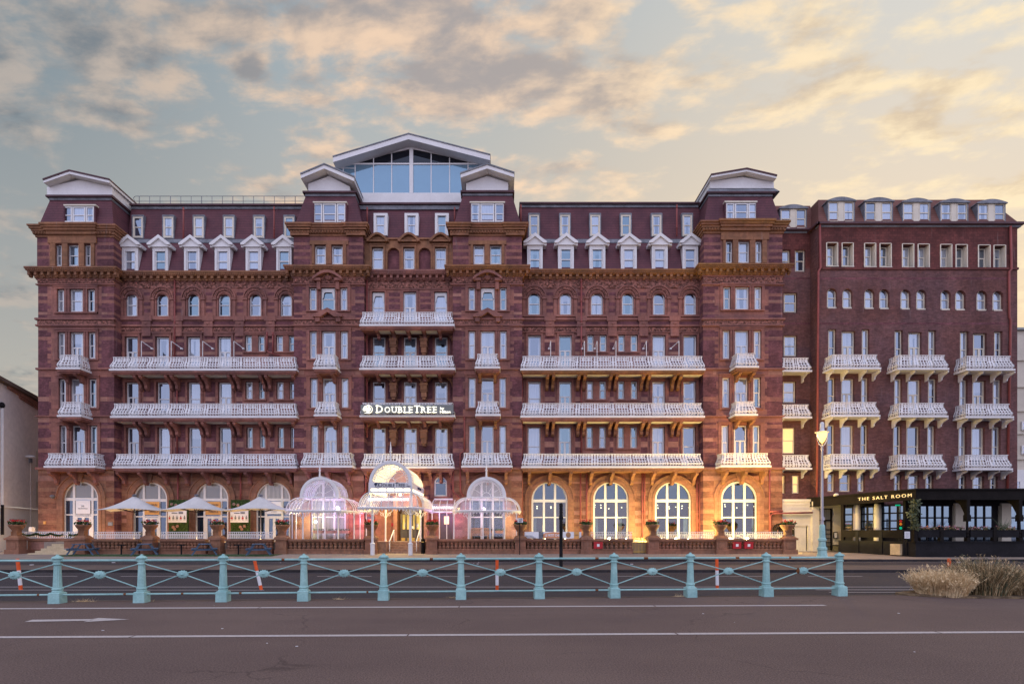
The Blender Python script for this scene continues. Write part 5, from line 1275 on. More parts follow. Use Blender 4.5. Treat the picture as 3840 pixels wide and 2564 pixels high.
# painted lines on the promenade and the road
d = MB()
def seg(x0, y0, x1, y1, w_, z=.006, m=0):
    d.q([(x0, y0 - w_ / 2, z), (x1, y1 - w_ / 2, z), (x1, y1 + w_ / 2, z), (x0, y0 + w_ / 2, z)], m)
LAy = lambda x: 12.42 + .029 * x; LBy = lambda x: 9.06 + .026 * x
def seams(f, x0, x1, w_):
    x = x0
    while x < x1 - .01:
        e = min(x1, x + 4.6); seg(x + .03, f(x), e, f(e), w_); x = e
seams(LAy, -24, X(3091, 12.68), .16); seams(LBy, -20, 30, .15)
ar = [(92, 2331), (122, 2323), (345, 2320.5), (368, 2316.5), (485, 2321.5), (313, 2331.5), (338, 2326.5)]
ap_ = [(X(a_, gY(b_)), gY(b_), .006) for a_, b_ in ar]
d.q([ap_[0], ap_[1], ap_[2], ap_[6]], 0); d.q([ap_[3], ap_[5], ap_[4]], 0); d.q([ap_[2], ap_[3], ap_[6]], 0)
struct(d.build('cycle_lane_markings', ['paint'], fix=False))
d = MB(); yl = gY(2200, -.1)
seg(-60, yl, 60, yl, .11, -.094); yl2 = gY(2160, -.1)
for k in range(-16, 17): seg(k * 4.05 + .5, yl2, k * 4.05 + 2.75, yl2, .1, -.094)
yl3 = gY(2106, -.1); seg(-60, yl3, 60, yl3, .08, -.094)
seg(-60, 17.0, -7.5, 16.8, .08, -.094); seg(10, 16.9, 19, 16.9, .1, -.094); seg(10, 16.2, 19, 16.2, .08, -.094)
struct(d.build('road_markings', ['paint'], fix=False))
# ================================================================== BRICK ANNEX (right)
YA, YR = 41.6, 42.7
annex = thing('brick_annex', (X(3440, YA), 46, .2), 'plain brown brick annex with curved lead dormers at the right end of the hotel', 'building')
g1 = [(3106, 3131), (3355, 3380), (3600, 3625)]; g2 = [(3156, 3202), (3406, 3450), (3649, 3693)]; g3 = [(3232, 3255), (3481, 3504), (3728, 3752)]
f2a = [(3103, 3128), (3353, 3377), (3597, 3622)]; f2b = [(3154, 3199), (3403, 3448), (3646, 3690)]; f2c = [(3229, 3252), (3480, 3507), (3723, 3749)]
f1a = [(3100, 3126), (3349, 3375), (3594, 3618)]; f1b = [(3151, 3197), (3399, 3444), (3642, 3686)]; f1c = [(3226, 3250), (3477, 3502), (3719, 3745)]
la = [(3102, 3126), (3352, 3374), (3594, 3617)]; lb = [(3147, 3186), (3404, 3441), (3646, 3683)]; lc = [(3215, 3238), (3470, 3494), (3712, 3734)]
att = [(3100, 3136), (3158, 3194), (3242, 3278), (3300, 3336), (3384, 3420), (3443, 3478), (3527, 3562), (3585, 3620), (3669, 3705), (3727, 3763)]
arc_ = [(3101, 3134), (3159, 3192), (3241, 3274), (3297, 3330), (3377, 3409), (3436, 3468), (3527, 3559), (3582, 3615), (3662, 3695), (3722, 3755)]
ops = []
dr = lambda x: (x - 3100) / 660 * 10
for i in range(3):
    o_ = i * 4
    for L_, t, b_ in ((g1, 1237, 1372), (g2, 1244, 1376), (g3, 1237, 1372), (f2a, 1417, 1550), (f2b, 1421, 1553), (f2c, 1417, 1550), (f1a, 1593, 1742), (f1b, 1596, 1745), (f1c, 1593, 1742), (la, 1776, 1843), (lb, 1778, 1843), (lc, 1777, 1843)):
        ops.append((*L_[i], t + o_, b_ + o_))
for (a_, b_) in att: ops.append((a_, b_, 917 + dr(a_), 998 + dr(a_)))
for (a_, b_) in arc_: ops.append((a_, b_, 1081 + dr(a_), 1156 + dr(a_), 16.5))
d = MB()
def mfA(x, y):
    if y < 1006: return 1
    if any(abs(y - q_) < 4 for q_ in (1044, 1213)): return 2
    return 0
wall(d, 3069, 3815, 842, 2062, YA, ops, mfA, yc=[1006, 1040, 1048, 1209, 1217], depth=.5, rs=0)
d.q([P(3815, 2062, YA), (X(3815, YA), 58, Z(2062, YA)), (X(3815, YA), 58, Z(842, YA)), P(3815, 842, YA)], 0)
d.q([P(3069, 2062, YA), (X(3069, YA), YR, Z(2062, YA)), (X(3069, YA), YR, Z(842, YA)), P(3069, 842, YA)], 0)
# recessed link bay next to the hotel
ro = [(2939, 2985, 1260, 1336), (2936, 2981, 1432, 1510), (2933, 2978, 1604, 1700), (2920, 2941, 1782, 1849), (2970, 2994, 1782, 1849), (2981, 3016, 941, 1019), (2926, 2960, 941, 1019), (2939, 2985, 1101, 1172)]
wall(d, 2880, 3050, 860, 1872, YR, ro, mfA, yc=[1006, 1040, 1048, 1209, 1217], depth=.3)
for (x0, x1, y0) in ((3069, 3815, 0), ):
    d.box(X(3069, YA) - .05, X(3815, YA) + .05, YA - .08, YA + .05, Z(1012, YA), Z(1004, YA), 1)
d.build('facade_wall', ['brick2', 'tilehung', 'brick'], annex, fix=False)
d = MB(); d.box(X(3075, YA), X(3812, YA), YA + .8, 58, .2, Z(850, YA), 0); d.box(X(2900, YR), X(3050, YR), YR + .6, 55, .2, Z(870, YR), 0); d.build('rear_block', ['brick2'], annex)
for i in range(3):
    o_ = i * 4
    for L_, t, b_, k_ in ((g1, 1237, 1372, 'narrow'), (g2, 1244, 1376, 'door'), (g3, 1237, 1372, 'narrow'), (f2a, 1417, 1550, 'narrow'), (f2b, 1421, 1553, 'door'), (f2c, 1417, 1550, 'narrow'), (f1a, 1593, 1742, 'narrow'), (f1b, 1596, 1745, 'sash'), (f1c, 1593, 1742, 'narrow'), (la, 1776, 1843, 'narrow'), (lb, 1778, 1843, 'sash'), (lc, 1777, 1843, 'narrow')):
        window(annex, k_, *L_[i], t + o_, b_ + o_, YA + .2, 'pane', .08, fm='cream')
for (a_, b_) in att: window(annex, 'narrow', a_, a_ + (b_ - a_) * .68, 925 + dr(a_), 998 + dr(a_), YA + .38, 'pane', .06, 'attic_window', 'cream')
# deep cream linings of the attic windows
for (a_, b_) in att:
    d = MB(); bk = VX + (b_ - VX) * (1 + .17 / YA)
    t, bt = 917 + dr(a_), 998 + dr(a_); e0, e1, z0_, z1_ = X(a_, YA), X(bk, YA), Z(bt, YA), Z(t - 7, YA)
    d.box(e0 - .05, e0 + .02, YA - .03, YA + .48, z0_, z1_); d.box(e1 - .03, e1 + .03, YA - .03, YA + .48, z0_, z1_); d.box(e0 + .016, e1 - .031, YA - .028, YA + .48, z1_ - .03, z1_ + .02); d.box(e0 - .05, e1 + .05, YA - .06, YA + .48, z0_ - .06, z0_)
    d.build('window_lining', ['cream'], annex)
for (a_, b_) in arc_:
    Yv = YA + .2; t, bt = 1081 + dr(a_), 1156 + dr(a_); ax, bx = X(a_, Yv), X(b_, Yv); cx = (ax + bx) / 2; hw = (bx - ax) / 2; zs = Z(t, Yv) - hw; zb = Z(bt, Yv); fw = .08
    f = MB(); f.ring(cx, zs, hw - fw, hw, Yv, Yv + .1, 0, 12); f.box(ax, ax + fw, Yv, Yv + .1, zb, zs); f.box(bx - fw, bx, Yv, Yv + .1, zb, zs); f.box(ax, bx, Yv - .12, Yv + .1, zb - .07, zb + .06); zm = (zb + zs + hw) / 2; f.box(ax + fw, bx - fw, Yv + .01, Yv + .09, zm - .03, zm + .03)
    fo = f.build('arched_window', 'cream', annex)
    g_ = MB(); g_.prism([(ax + .05, zb + .04), (bx - .05, zb + .04), (bx - .05, zs)] + [(cx + (hw - .05) * math.cos(PI * k / 10), zs + (hw - .05) * math.sin(PI * k / 10)) for k in range(1, 10)] + [(ax + .05, zs)], 'y', Yv + .055, Yv + .075); g_.build('pane', 'pane', fo)
for i, r_ in enumerate(ro):
    k_ = 'narrow' if r_[1] - r_[0] < 40 else 'sash'
    window(annex, k_, *r_, YR + .18, 'litpane' if r_[2] in (1604, 1782) else 'pane', .08, fm='cream')
# roof with curved dormers
d = MB(); zb, zt = Z(838, YA), Z(748, YA + .9)
x0, x1 = X(3069, YA), X(3822, YA)
d.hexa([(x0, YA - .02, zb), (x1, YA - .02, zb), (x1, 50, zb), (x0, 50, zb)], [(x0 + .55, YA + .95, zt), (x1 - 1.5, YA + .95, zt), (x1 - 1.5, 49, zt), (x0 + .55, 49, zt)])
d.hexa([(X(2880, YR), YR - .02, Z(862, YR)), (X(3060, YR), YR - .02, Z(862, YR)), (X(3060, YR), 50, Z(862, YR)), (X(2880, YR), 50, Z(862, YR))], [(X(2880, YR), YR + .8, Z(772, YR + .8)), (X(3060, YR), YR + .8, Z(772, YR + .8)), (X(3060, YR), 49, Z(772, YR + .8)), (X(2880, YR), 49, Z(772, YR + .8))])
d.build('mansard_roof', ['tile2'], annex)
d = MB(); d.box(x0 - .2, x1 + .25, YA - .28, YA + .3, zb - .16, zb - .002, 0); d.box(x0 - .06, x1 + .1, YA - .06, YA + .3, zb - .30, zb - .162, 1); d.box(X(2890, YR), X(3062, YR), YR - .28, YR + .2, Z(868, YR), Z(862, YR) - .002, 0); d.box(X(2890, YR), X(3055, YR), YR - .05, YR + .2, Z(875, YR), Z(868.2, YR), 1); d.box(x0 - .28, x0 - .06, YA - .28, YR, zb - .16, zb - .003, 0)
d.build('eaves_gutter', ['gutter', 'lead'], annex)
def lead_dormer(a_, b_, yt, yb, Yd):
    d = MB(); e0, e1, z0_, z1_ = X(a_, Yd), X(b_, Yd), Z(yb, Yd), Z(yt, Yd); cx = (e0 + e1) / 2; hw = (e1 - e0) / 2
    d.box(e0 - .07, e0, Yd, Yd + 1.1, z0_, z1_, 0); d.box(e1, e1 + .07, Yd, Yd + 1.1, z0_, z1_, 0)
    arc = [(cx - hw - .16 + (2 * hw + .32) * k / 12, z1_ + .06 + .27 * math.sin(PI * k / 12)) for k in range(13)]
    d.prism([(cx + hw + .16, z1_), (cx - hw - .16, z1_)] + arc, 'y', Yd - .1, Yd + 1.3, 0)
    dm = d.build('lead_dormer', ['lead'], annex)
    d = MB(); p_ = (b_ - a_)
    d.box(X(a_ + p_ * .405, Yd), X(a_ + p_ * .60, Yd), Yd + .01, Yd + .2, z0_, z1_ - .003, 0); d.build('mullion', ['cream'], dm)
    for (u0, u1) in ((a_, a_ + p_ * .40), (a_ + p_ * .605, b_)): window(annex, 'sash', u0, u1, yt, yb, Yd + .03, 'pane', .07, 'dormer_window', 'cream')
for (a_, b_) in ((3107, 3202), (3245, 3345), (3387, 3486), (3528, 3628), (3668, 3768)): lead_dormer(a_, b_, 756 + dr(a_), 833 + dr(a_) * .6, YA + .06)
lead_dormer(2928, 3022, 784, 857, YR + .05)
for (x0, x1, yr, ys, ylo) in ((3118, 3305, 1326, 1377, 0), (3366, 3560, 1328, 1379, 0), (3624, 3808, 1331, 1382, 0), (3115, 3302, 1505, 1555, 0), (3370, 3557, 1508, 1557, 0), (3621, 3803, 1511, 1560, 0), (3113, 3298, 1700, 1751, 0), (3366, 3552, 1702, 1753, 0), (3619, 3799, 1703, 1755, 0)):
    w_ = x1 - x0; balcony(annex, x0, x1, yr, ys, 40.45, YA, br=[x0 + w_ * .03, x0 + w_ * .33, x0 + w_ * .70, x0 + w_ * .97], drop=.62, stone=False, slab_m=('iron',), bm=('iron',))
for (yr, ys) in ((1338, 1387), (1514, 1561), (1704, 1753)): balcony(annex, 2926, 3046, yr, ys, 41.7, YR, br=[2936, 3024], drop=.62, stone=False, slab_m=('iron',), bm=('iron',))
for pts in ([(3074, 842), (3077, 1004), (3069, 1018), (3064, 1870)], [(3789, 848), (3793, 1010), (3784, 1018), (3785, 1190), (3790, 1200), (3778, 1860)]):
    d = MB(); d.tube([P(a_, b_, YA - .12) for a_, b_ in pts], .085, 8); d.build('drainpipe', ['pipe'], annex, smooth=True)
# white service wall at street level between the hotel and the restaurant
svc = thing('service_wall', (X(2990, 42), 41.5, .2), 'cream painted garage wall with panelled doors left of the black restaurant', 'wall')
Ys = 41.4; d = MB()
wall(d, 2905, 3160, 1872, 2070, Ys, [(2974, 3026, 1970, 2064), (3070, 3120, 1905, 2062)], depth=.2)
d.box(X(2905, Ys), X(3155, Ys), Ys - .08, Ys + 1.3, Z(1880, Ys), Z(1871, Ys)); d.box(X(2905, Ys), X(3068, Ys), Ys - .04, Ys + .1, Z(1893, Ys), Z(1890, Ys)); d.box(X(2905, Ys), X(3052, Ys), Ys - .15, Ys + .02, Z(1930, Ys), Z(1926.5, Ys)); d.box(X(3040, Ys), X(3066, Ys), Ys - .25, Ys, .2, Z(1880.1, Ys))
d.build('cream_wall', ['cream'], svc, fix=False)
d = MB(); e0, e1, z0_, z1_ = X(2974, Ys), X(3026, Ys), .2, Z(1970, Ys); d.box(e0, e1, Ys + .12, Ys + .2, z0_, z1_); d.box(e0, e1, Ys + .06, Ys + .121, z1_ - .1, z1_); cm = (e0 + e1) / 2
for s_ in (e0 + .06, cm + .03): d.box(s_, s_ + (e1 - e0) / 2 - .09, Ys + .10, Ys + .121, z0_ + .15, z0_ + .95); d.box(s_, s_ + (e1 - e0) / 2 - .09, Ys + .10, Ys + .121, z0_ + 1.05, z1_ - .18)
d.build('garage_door', ['cream'], svc)
d = MB(); e0, e1, z1_ = X(3070, Ys), X(3120, Ys), Z(1905, Ys); d.box(e0, e0 + .08, Ys, Ys + .1, .2, z1_); d.box(e1 - .08, e1, Ys, Ys + .1, .2, z1_); d.box(e0 + .08, e1 - .08, Ys, Ys + .1, z1_ - .08, z1_); zt = Z(1950, Ys); d.box(e0 + .08, e1 - .08, Ys, Ys + .1, zt - .05, zt + .05)
for k in range(1, 6): d.box(e0 + .08, e1 - .08, Ys + .02, Ys + .08, .2 + k * .33, .25 + k * .33)
d.box((e0 + e1) / 2 - .03, (e0 + e1) / 2 + .03, Ys + .021, Ys + .079, .2, zt - .05); do = d.build('glazed_door', ['blackwood'], svc)
d = MB(); d.box(e0 + .02, e1 - .02, Ys + .12, Ys + .15, .2, z1_); d.build('pane', ['litpane'], do); bpy.data.objects[do.children[0].name].data.materials[0] = M['frostpane']

# ================================================================== BLACK RESTAURANT
Y0 = 34.0; A0 = (X(3042, 41.3), 41.3); B0 = (X(3434, Y0), Y0); XE = 44.0
rest = thing('restaurant', (34, 37, .2), 'low black timber restaurant with an open glazed terrace and gold lettering along its fascia', 'restaurant')
dA = Vector((B0[0] - A0[0], B0[1] - A0[1])); LA = dA.length; dA.normalize(); nA = Vector((dA.y, -dA.x))   # outward (left/front)
if nA.x > 0: nA = -nA
def along(t, o=0.0): return (A0[0] + dA.x * t - nA.x * o, A0[1] + dA.y * t - nA.y * o)
zT, zF = Z(1832, Y0), Z(1870, Y0); zTl = Z(1866, 41.3)
def t_of(sx):
    k = (sx - VX) / F; # A0.x + dA.x t = k (A0.y + dA.y t)
    return (k * A0[1] - A0[0]) / (dA.x - k * dA.y)
d = MB()
a0, b0 = along(-.3, -.12), along(LA + .02, -.12); fr = (B0[0] - .02, Y0 - .12)
def zz(t): return zTl + (zT - zTl) * max(0, min(1, t / LA))
def slab(t0, t1, o0, o1, dz0, dz1, m=0):
    p = [along(t0, o0), along(t1, o0), along(t1, o1), along(t0, o1)]
    d.hexa([(p[0][0], p[0][1], zz(t0) + dz0), (p[1][0], p[1][1], zz(t1) + dz0), (p[2][0], p[2][1], zz(t1) + dz0), (p[3][0], p[3][1], zz(t0) + dz0)],
           [(p[0][0], p[0][1], zz(t0) + dz1), (p[1][0], p[1][1], zz(t1) + dz1), (p[2][0], p[2][1], zz(t1) + dz1), (p[3][0], p[3][1], zz(t0) + dz1)], m)
slab(-.3, LA, 0, .25, -.66, -.08); slab(-.3, LA + .1, -.12, .25, -.08, .02); slab(-.3, LA, -.04, .25, -.70, -.661)
d.box(B0[0] + .03, XE, Y0, Y0 + .25, zT - .66, zT - .08); d.box(B0[0] - .1, XE, Y0 - .12, Y0 + .25, zT - .078, zT + .02); d.box(B0[0], XE, Y0 - .04, Y0 + .25, zT - .70, zT - .661)
d.build('fascia', ['blackwood'], rest)
d = MB(); zr_ = zT - .35
d.q([(*along(0, .2), zTl - .3), (*along(LA, .2), zr_), (XE, Y0 + .2, zr_), (XE, 41.3, zr_), (A0[0] + .3, 41.3, zr_)], 0); d.build('flat_roof', ['black'], rest, fix=False)
d = MB(); d.q([(*along(1.2, .3), .7), (*along(LA, .3), .7), (XE, Y0 + .3, .7), (XE, 41.4, .7), (A0[0] + 1, 41.4, .7)], 0); d.build('terrace_floor', ['blackwood'], rest, fix=False)
# parapets
d = MB(); tS = t_of(3144)
def bar(mb, t0, t1, o0, o1, z0, z1, m=0):
    p = [along(t0, o0), along(t1, o0), along(t1, o1), along(t0, o1)]
    mb.hexa([(q_[0], q_[1], z0) for q_ in p], [(q_[0], q_[1], z1) for q_ in p], m)
bar(d, tS, LA, 0, .2, .1, 1.02); bar(d, tS, LA, -.04, .22, 1.02, 1.09)
d.box(B0[0], XE, Y0 + .002, Y0 + .2, .1, Z(2033, Y0)); d.box(B0[0] - .04, XE, Y0 - .05, Y0 + .24, Z(2033, Y0), Z(2028, Y0))
for sx in (3215, 3303, 3396):
    t_ = t_of(sx); bar(d, t_ - .12, t_ + .12, -.05, .0, .1, 1.75)
d.build('parapet', ['black'], rest)
d = MB(); bar(d, t_of(3156), t_of(3388), -.02, .28, 1.33, 1.84)
d.build('planter_box', ['blackwood'], rest)
for (a_, b_) in ((3440, 3524), (3536, 3620), (3637, 3720), (3733, 3818), (3830, 3900)):
    d = MB(); e0, e1 = X(a_, Y0), X(b_, Y0); d.box(e0, e1, Y0 - .06, Y0 + .3, Z(2014, Y0), Z(1989, Y0)); d.box(e0 - .02, e1 + .02, Y0 - .08, Y0 + .32, Z(1989, Y0), Z(1986, Y0)); d.build('planter_box', ['black'], rest)
for sx in (3430, 3528, 3628, 3727, 3824):
    d = MB(); xx = X(sx, Y0); tall = sx in (3628, 3824)
    d.box(xx - .11, xx + .11, Y0 - .1, Y0 + .14, Z(2029, Y0), Z(1976, Y0) if not tall else Z(2014, Y0))
    if tall:
        d.lathe([(.07, 0), (.11, .08), (.08, .2), (.11, .32), (.07, .5), (.06, 1.0), (.09, 1.1)], xx, Y0 + .02, 10, 0, Z(2014, Y0))
        d.box(xx - .13, xx + .13, Y0 - .12, Y0 + .18, Z(1954, Y0), Z(1930, Y0)); d.box(xx - .1, xx + .1, Y0 - .08, Y0 + .14, Z(1930, Y0), zT - .70)
        d.prism([(Y0 + .14, Z(1930, Y0)), (Y0 + .14, zT - .7), (Y0 + .9, zT - .7), (Y0 + .5, Z(1890, Y0))], 'x', xx - .05, xx + .05)
    d.build('post', ['blackwood'], rest)
for sx in (3158,):
    t_ = t_of(sx); d = MB(); bar(d, t_ - .1, t_ + .1, .0, .2, 1.09, zT - .8); d.build('post', ['blackwood'], rest)
# glazed inner screens
def screen(p0, p1, z0, z1, nx_, nz_, pane, fr_m, thick=.1):
    ux, uy = p1[0] - p0[0], p1[1] - p0[1]; L_ = math.hypot(ux, uy); ux, uy = ux / L_, uy / L_; nx2, ny2 = uy, -ux
    f = MB()
    def bb(s0, s1, q0, q1, o0=-.05, o1=.05):
        c = [(p0[0] + ux * s_ + nx2 * o, p0[1] + uy * s_ + ny2 * o) for s_, o in ((s0, o0), (s1, o0), (s1, o1), (s0, o1))]
        f.hexa([(x_, y_, q0) for x_, y_ in c], [(x_, y_, q1) for x_, y_ in c])
    for k in range(nx_ + 1): s_ = L_ * k / nx_; bb(max(0, s_ - .06), min(L_, s_ + .06), z0, z1)
    for k in range(nz_ + 1): q_ = z0 + (z1 - z0) * k / nz_; bb(0, L_, q_ - .05, q_ + .05, -.045, .045)
    fo = f.build('window_frame', [fr_m], rest)
    g_ = MB(); c = [(p0[0] + ux * s_ + nx2 * o, p0[1] + uy * s_ + ny2 * o) for s_, o in ((.02, -.01), (L_ - .02, -.01), (L_ - .02, .01), (.02, .01))]
    g_.hexa([(x_, y_, z0) for x_, y_ in c], [(x_, y_, z1) for x_, y_ in c]); g_.build('pane', [pane], fo)
def on_front(sx, Yq): return (X(sx, Yq), Yq)
Yi = 36.6
screen(on_front(3448, Yi), on_front(3562, Yi), 1.0, zT - .95, 4, 3, 'bluepane', 'black'); screen(on_front(3626, Yi), on_front(3722, Yi), 1.0, zT - .95, 3, 3, 'bluepane', 'black'); screen(on_front(3786, Yi), on_front(3880, Yi), 1.0, zT - .95, 3, 3, 'bluepane', 'black')
Yi2 = 37.6
screen(on_front(3160, 40.0), on_front(3199, 39.4), 1.42, zT - .95, 1, 4, 'bluepane', 'black'); screen(on_front(3229, 39.0), on_front(3278, 38.3), 1.42, zT - .95, 2, 4, 'bluepane', 'black'); screen(on_front(3306, 38.0), on_front(3398, 36.9), 1.42, zT - .9, 3, 4, 'bluepane', 'black')
d = MB()
for (a_, b_) in ((3562, 3572), (3616, 3626), (3722, 3745), (3398, 3448)): d.box(X(a_, Yi), X(b_, Yi), Yi + .05, Yi + .3, .7, zT - .4)
d.box(X(3430, Yi), XE, Yi - .03, Yi + .3, zT - .95, zT - .36); d.q([(*along(.5, 2.9), .7), (*along(3.6, 2.9), .7), (*along(3.6, 2.9), zT - .4), (*along(.5, 2.9), zTl - .4)], 0)
for (a_, b_) in (((3160, 40.0), (3199, 39.4)), ((3229, 39.0), (3278, 38.3)), ((3306, 38.0), (3398, 36.9))):
    pa, pb = on_front(*a_), on_front(*b_); d.q([(pa[0], pa[1] - .03, .7), (pb[0], pb[1] - .03, .7), (pb[0], pb[1] - .03, 1.40), (pa[0], pa[1] - .03, 1.40)], 0)
d.build('inner_wall', ['black'], rest)
for (a_, b_) in ((3574, 3614), (3747, 3782)):
    d = MB(); d.box(X(a_, Yi), X(b_, Yi), Yi - .2, Yi + .2, .7, zT - .8); d.build('pier', ['cream'], rest)
for (sx, yq) in ((3213, 38.9), (3291, 37.9)):
    d = MB(); d.lathe([(.26, 0), (.24, .1), (.24, 2.6), (.2, 3.0)], X(sx, yq), yq, 16, 0, .7); d.build('column', ['cream'], rest, smooth=True)
d = MB(); t0, t1 = t_of(3219), t_of(3420); o_ = .03; p = along(t0, -o_)
add_text(d, 'THE SALT ROOM', p[0], p[1], zz((t0 + t1) / 2) - .49, .31, .03, 0, width=(t1 - t0), bold=.0, dirx=(dA.x, dA.y), spacing=1.35)
for v in range(len(d.v)):
    x_, y_, z_ = d.v[v]; t_ = ((x_ - A0[0]) * dA.x + (y_ - A0[1]) * dA.y); d.v[v] = (x_, y_, z_ + zz(t_) - zz((t0 + t1) / 2))
d.build('fascia_letters', ['gold'], rest, fix=False)
for (a_, b_, m_) in ((3387, 3416, 0),):
    d = MB(); e0 = X(a_, 33.7); e1 = X(b_, 33.7); d.box(e0, e1, 33.7, 33.78, Z(2022, 33.7), Z(1986, 33.7), 0); d.box(e0 + .08, e1 - .08, 33.68, 33.7, Z(2018, 33.7), Z(1992, 33.7), 1); d.box(e0, e0 + .08, 33.72, 33.78, .2, Z(2022, 33.7), 0)
    for k in range(7): d.box(e0 + .13, e1 - .13, 33.676, 33.68, Z(1996 + k * 3, 33.7) - .006, Z(1996 + k * 3, 33.7) + .006, 2)
    tag(d.build('menu_case', ['blackwood', 'sign', 'ink']), 'small framed menu case on the corner of the black restaurant terrace', 'menu case')
d = MB(); d.box(X(3124, 41.3), X(3138, 41.3), 41.2, 41.3, Z(2018, 41.3), Z(1993, 41.3), 0); d.box(X(3126, 41.3), X(3136, 41.3), 41.18, 41.2, Z(2015, 41.3), Z(1996, 41.3), 1); tag(d.build('wall_notice', ['blackwood', 'sign']), 'dark framed notice on the cream wall beside the restaurant side door', 'notice')
# exit lamp, and a solid signal standing in for a reflection in the glass
d = MB(); d.box(X(3357, 37.2), X(3372, 37.2), 37.1, 37.2, Z(1896, 37.2), Z(1891, 37.2)); tag(d.build('exit_lamp', ['greenlamp']), 'small green exit lamp glowing behind the restaurant glass', 'lamp')
tl = thing('signal_reflection', (X(3377, 36.6), 36.6, .7), 'modelled reflection of a traffic signal, red, amber and green, in the restaurant window', 'reflection')
d = MB(); cx = X(3377, 36.6); d.box(cx - .14, cx + .14, 36.6, 36.75, Z(1988, 36.6), Z(1946, 36.6)); d.tube([(cx, 36.7, .7), (cx, 36.7, Z(1988, 36.6))], .05, 6); d.build('reflected_case', ['black'], tl)
for (sy, m_) in ((1953, 'redreflection'), (1964, 'amberreflection'), (1979, 'greenlamp')):
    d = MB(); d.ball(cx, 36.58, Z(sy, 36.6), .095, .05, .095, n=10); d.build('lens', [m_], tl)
# planting on the restaurant terrace
def leafmass(name, boxes, n, mats, size, parent=None, seed=1, flat=False):
    rn = random.Random(seed); d = MB(); nm = len(mats)
    for _ in range(n):
        x0_, x1_, y0_, y1_, z0_, z1_ = boxes[rn.randrange(len(boxes))]
        c = Vector((rn.uniform(x0_, x1_), rn.uniform(y0_, y1_), rn.uniform(z0_, z1_)))
        u_ = Vector((rn.gauss(0, 1), rn.gauss(0, 1), rn.gauss(0, 1))).normalized(); v_ = u_.cross(Vector((rn.gauss(0, 1), rn.gauss(0, 1), rn.gauss(0, 1)))).normalized()
        s_ = size * rn.uniform(.6, 1.4); d.q([tuple(c - u_ * s_), tuple(c + v_ * s_ * .5), tuple(c + u_ * s_), tuple(c - v_ * s_ * .5)], rn.randrange(nm))
    return d.build(name, mats, parent, fix=False)
e0, e1 = X(3418, 33.9), X(3448, 33.9)
cl = [(e0 + .1 * math.sin(k), e1 - .1 + .12 * math.sin(k * 1.7), 33.7, 34.2, Z(1986 - k * 11.4, 34), Z(1986 - (k + 1) * 11.4, 34)) for k in range(10)]
tag(leafmass('climbing_plant', cl, 620, ['ivy'], .10, seed=3), 'pale leafy climber growing up the front corner post of the black restaurant', 'climbing plant')
for i, (a_, b_, col, lab) in enumerate(((3440, 3522, 'pink', 'mauve flowers in the black planter box nearest the climbing plant'), (3537, 3618, 'pink', 'mauve and pink flowers in the second black planter box from the climber'), (3638, 3716, 'pink', 'sparse pink flowers in the third black planter box from the climber'), (3733, 3815, 'ivy', 'pale spiky grass plant with pink flowers in the rightmost full planter box'))):
    e0, e1 = X(a_, 34), X(b_, 34)
    fp = thing('planter_flowers', ((e0 + e1) / 2, 34.1, 1.8), lab, 'flowers', 'flowers along the restaurant terrace')
    leafmass('leaves', [(e0, e1, 34.0, 34.25, 1.82, 2.02)], 160, ['leaf', 'scrub'], .07, fp, 10 + i)
    leafmass('blossom', [(e0, e1, 33.95, 34.2, 1.88, 2.1)], 60 if col == 'pink' else 30, ['pink'], .06, fp, 20 + i)
    if i == 3:
        d = MB(); rn = random.Random(4); cx = X(3765, 34)
        for k in range(60):
            a_ = rn.uniform(-1, 1); l_ = rn.uniform(.4, 1.0); yv = 34.1 + rn.uniform(-.1, .1); d.q([(cx - .012, yv, 1.85), (cx + .012, yv, 1.85), (cx + a_ * l_, yv - .1, 1.85 + l_ * .9)], 0)
        d.build('spiky_leaves', ['ivy'], fp, fix=False)
d = MB(); bar(d, t_of(3350), t_of(3388), -.30, -.06, .2, .92)
for k in range(4): bar(d, t_of(3351), t_of(3387), -.31, -.3, .30 + k * .16, .305 + k * .16)
tag(d.build('stone_block', ['step']), 'pale sandy stone block standing against the black restaurant parapet', 'block')
d = MB(); q_ = along(t_of(3146), -.25); d.ball(q_[0], q_[1], Z(1857, 40), .18, .12, .1); d.box(q_[0] - .03, q_[0] + .03, q_[1], q_[1] + .3, Z(1862, 40), Z(1855, 40)); tag(d.build('wall_lamp', ['cream']), 'cream bulkhead lamp at the far left end of the restaurant fascia', 'lamp')

# ================================================================== NEIGHBOURS
nb = thing('rendered_building', (-40, 46, 0), 'weathered grey rendered building with a raking roof verge left of the hotel', 'building')
d = MB(); p0, p1 = (X(-60, 39.2), 39.2), (X(147, 46), 46)
ux, uy = p1[0] - p0[0], p1[1] - p0[1]
def wp(sx):
    k = (sx - VX) / F; t = (k * p0[1] - p0[0]) / (ux - k * uy); return (p0[0] + ux * t, p0[1] + uy * t)
def wz(sx, sy): return Z(sy, wp(sx)[1])
def quad(a_, b_, ta, tb, ba, bb_, m, off=0.0):
    pa, pb = wp(a_), wp(b_); d.q([(pa[0] + off, pa[1] - off, wz(a_, ba)), (pb[0] + off, pb[1] - off, wz(b_, bb_)), (pb[0] + off, pb[1] - off, wz(b_, tb)), (pa[0] + off, pa[1] - off, wz(a_, ta))], m)
roofy = lambda sx: 1410 + (sx) * .62 if sx >= 0 else 1410 + sx * .3
quad(-60, 6, roofy(-60), roofy(6), 1900, 1898, 0); quad(6, 60, roofy(6), roofy(60), 1898, 1900, 0); quad(60, 175, roofy(60), roofy(175), 1900, 1912, 0)
quad(-60, 175, 1900, 1912, 2100, 2070, 1)
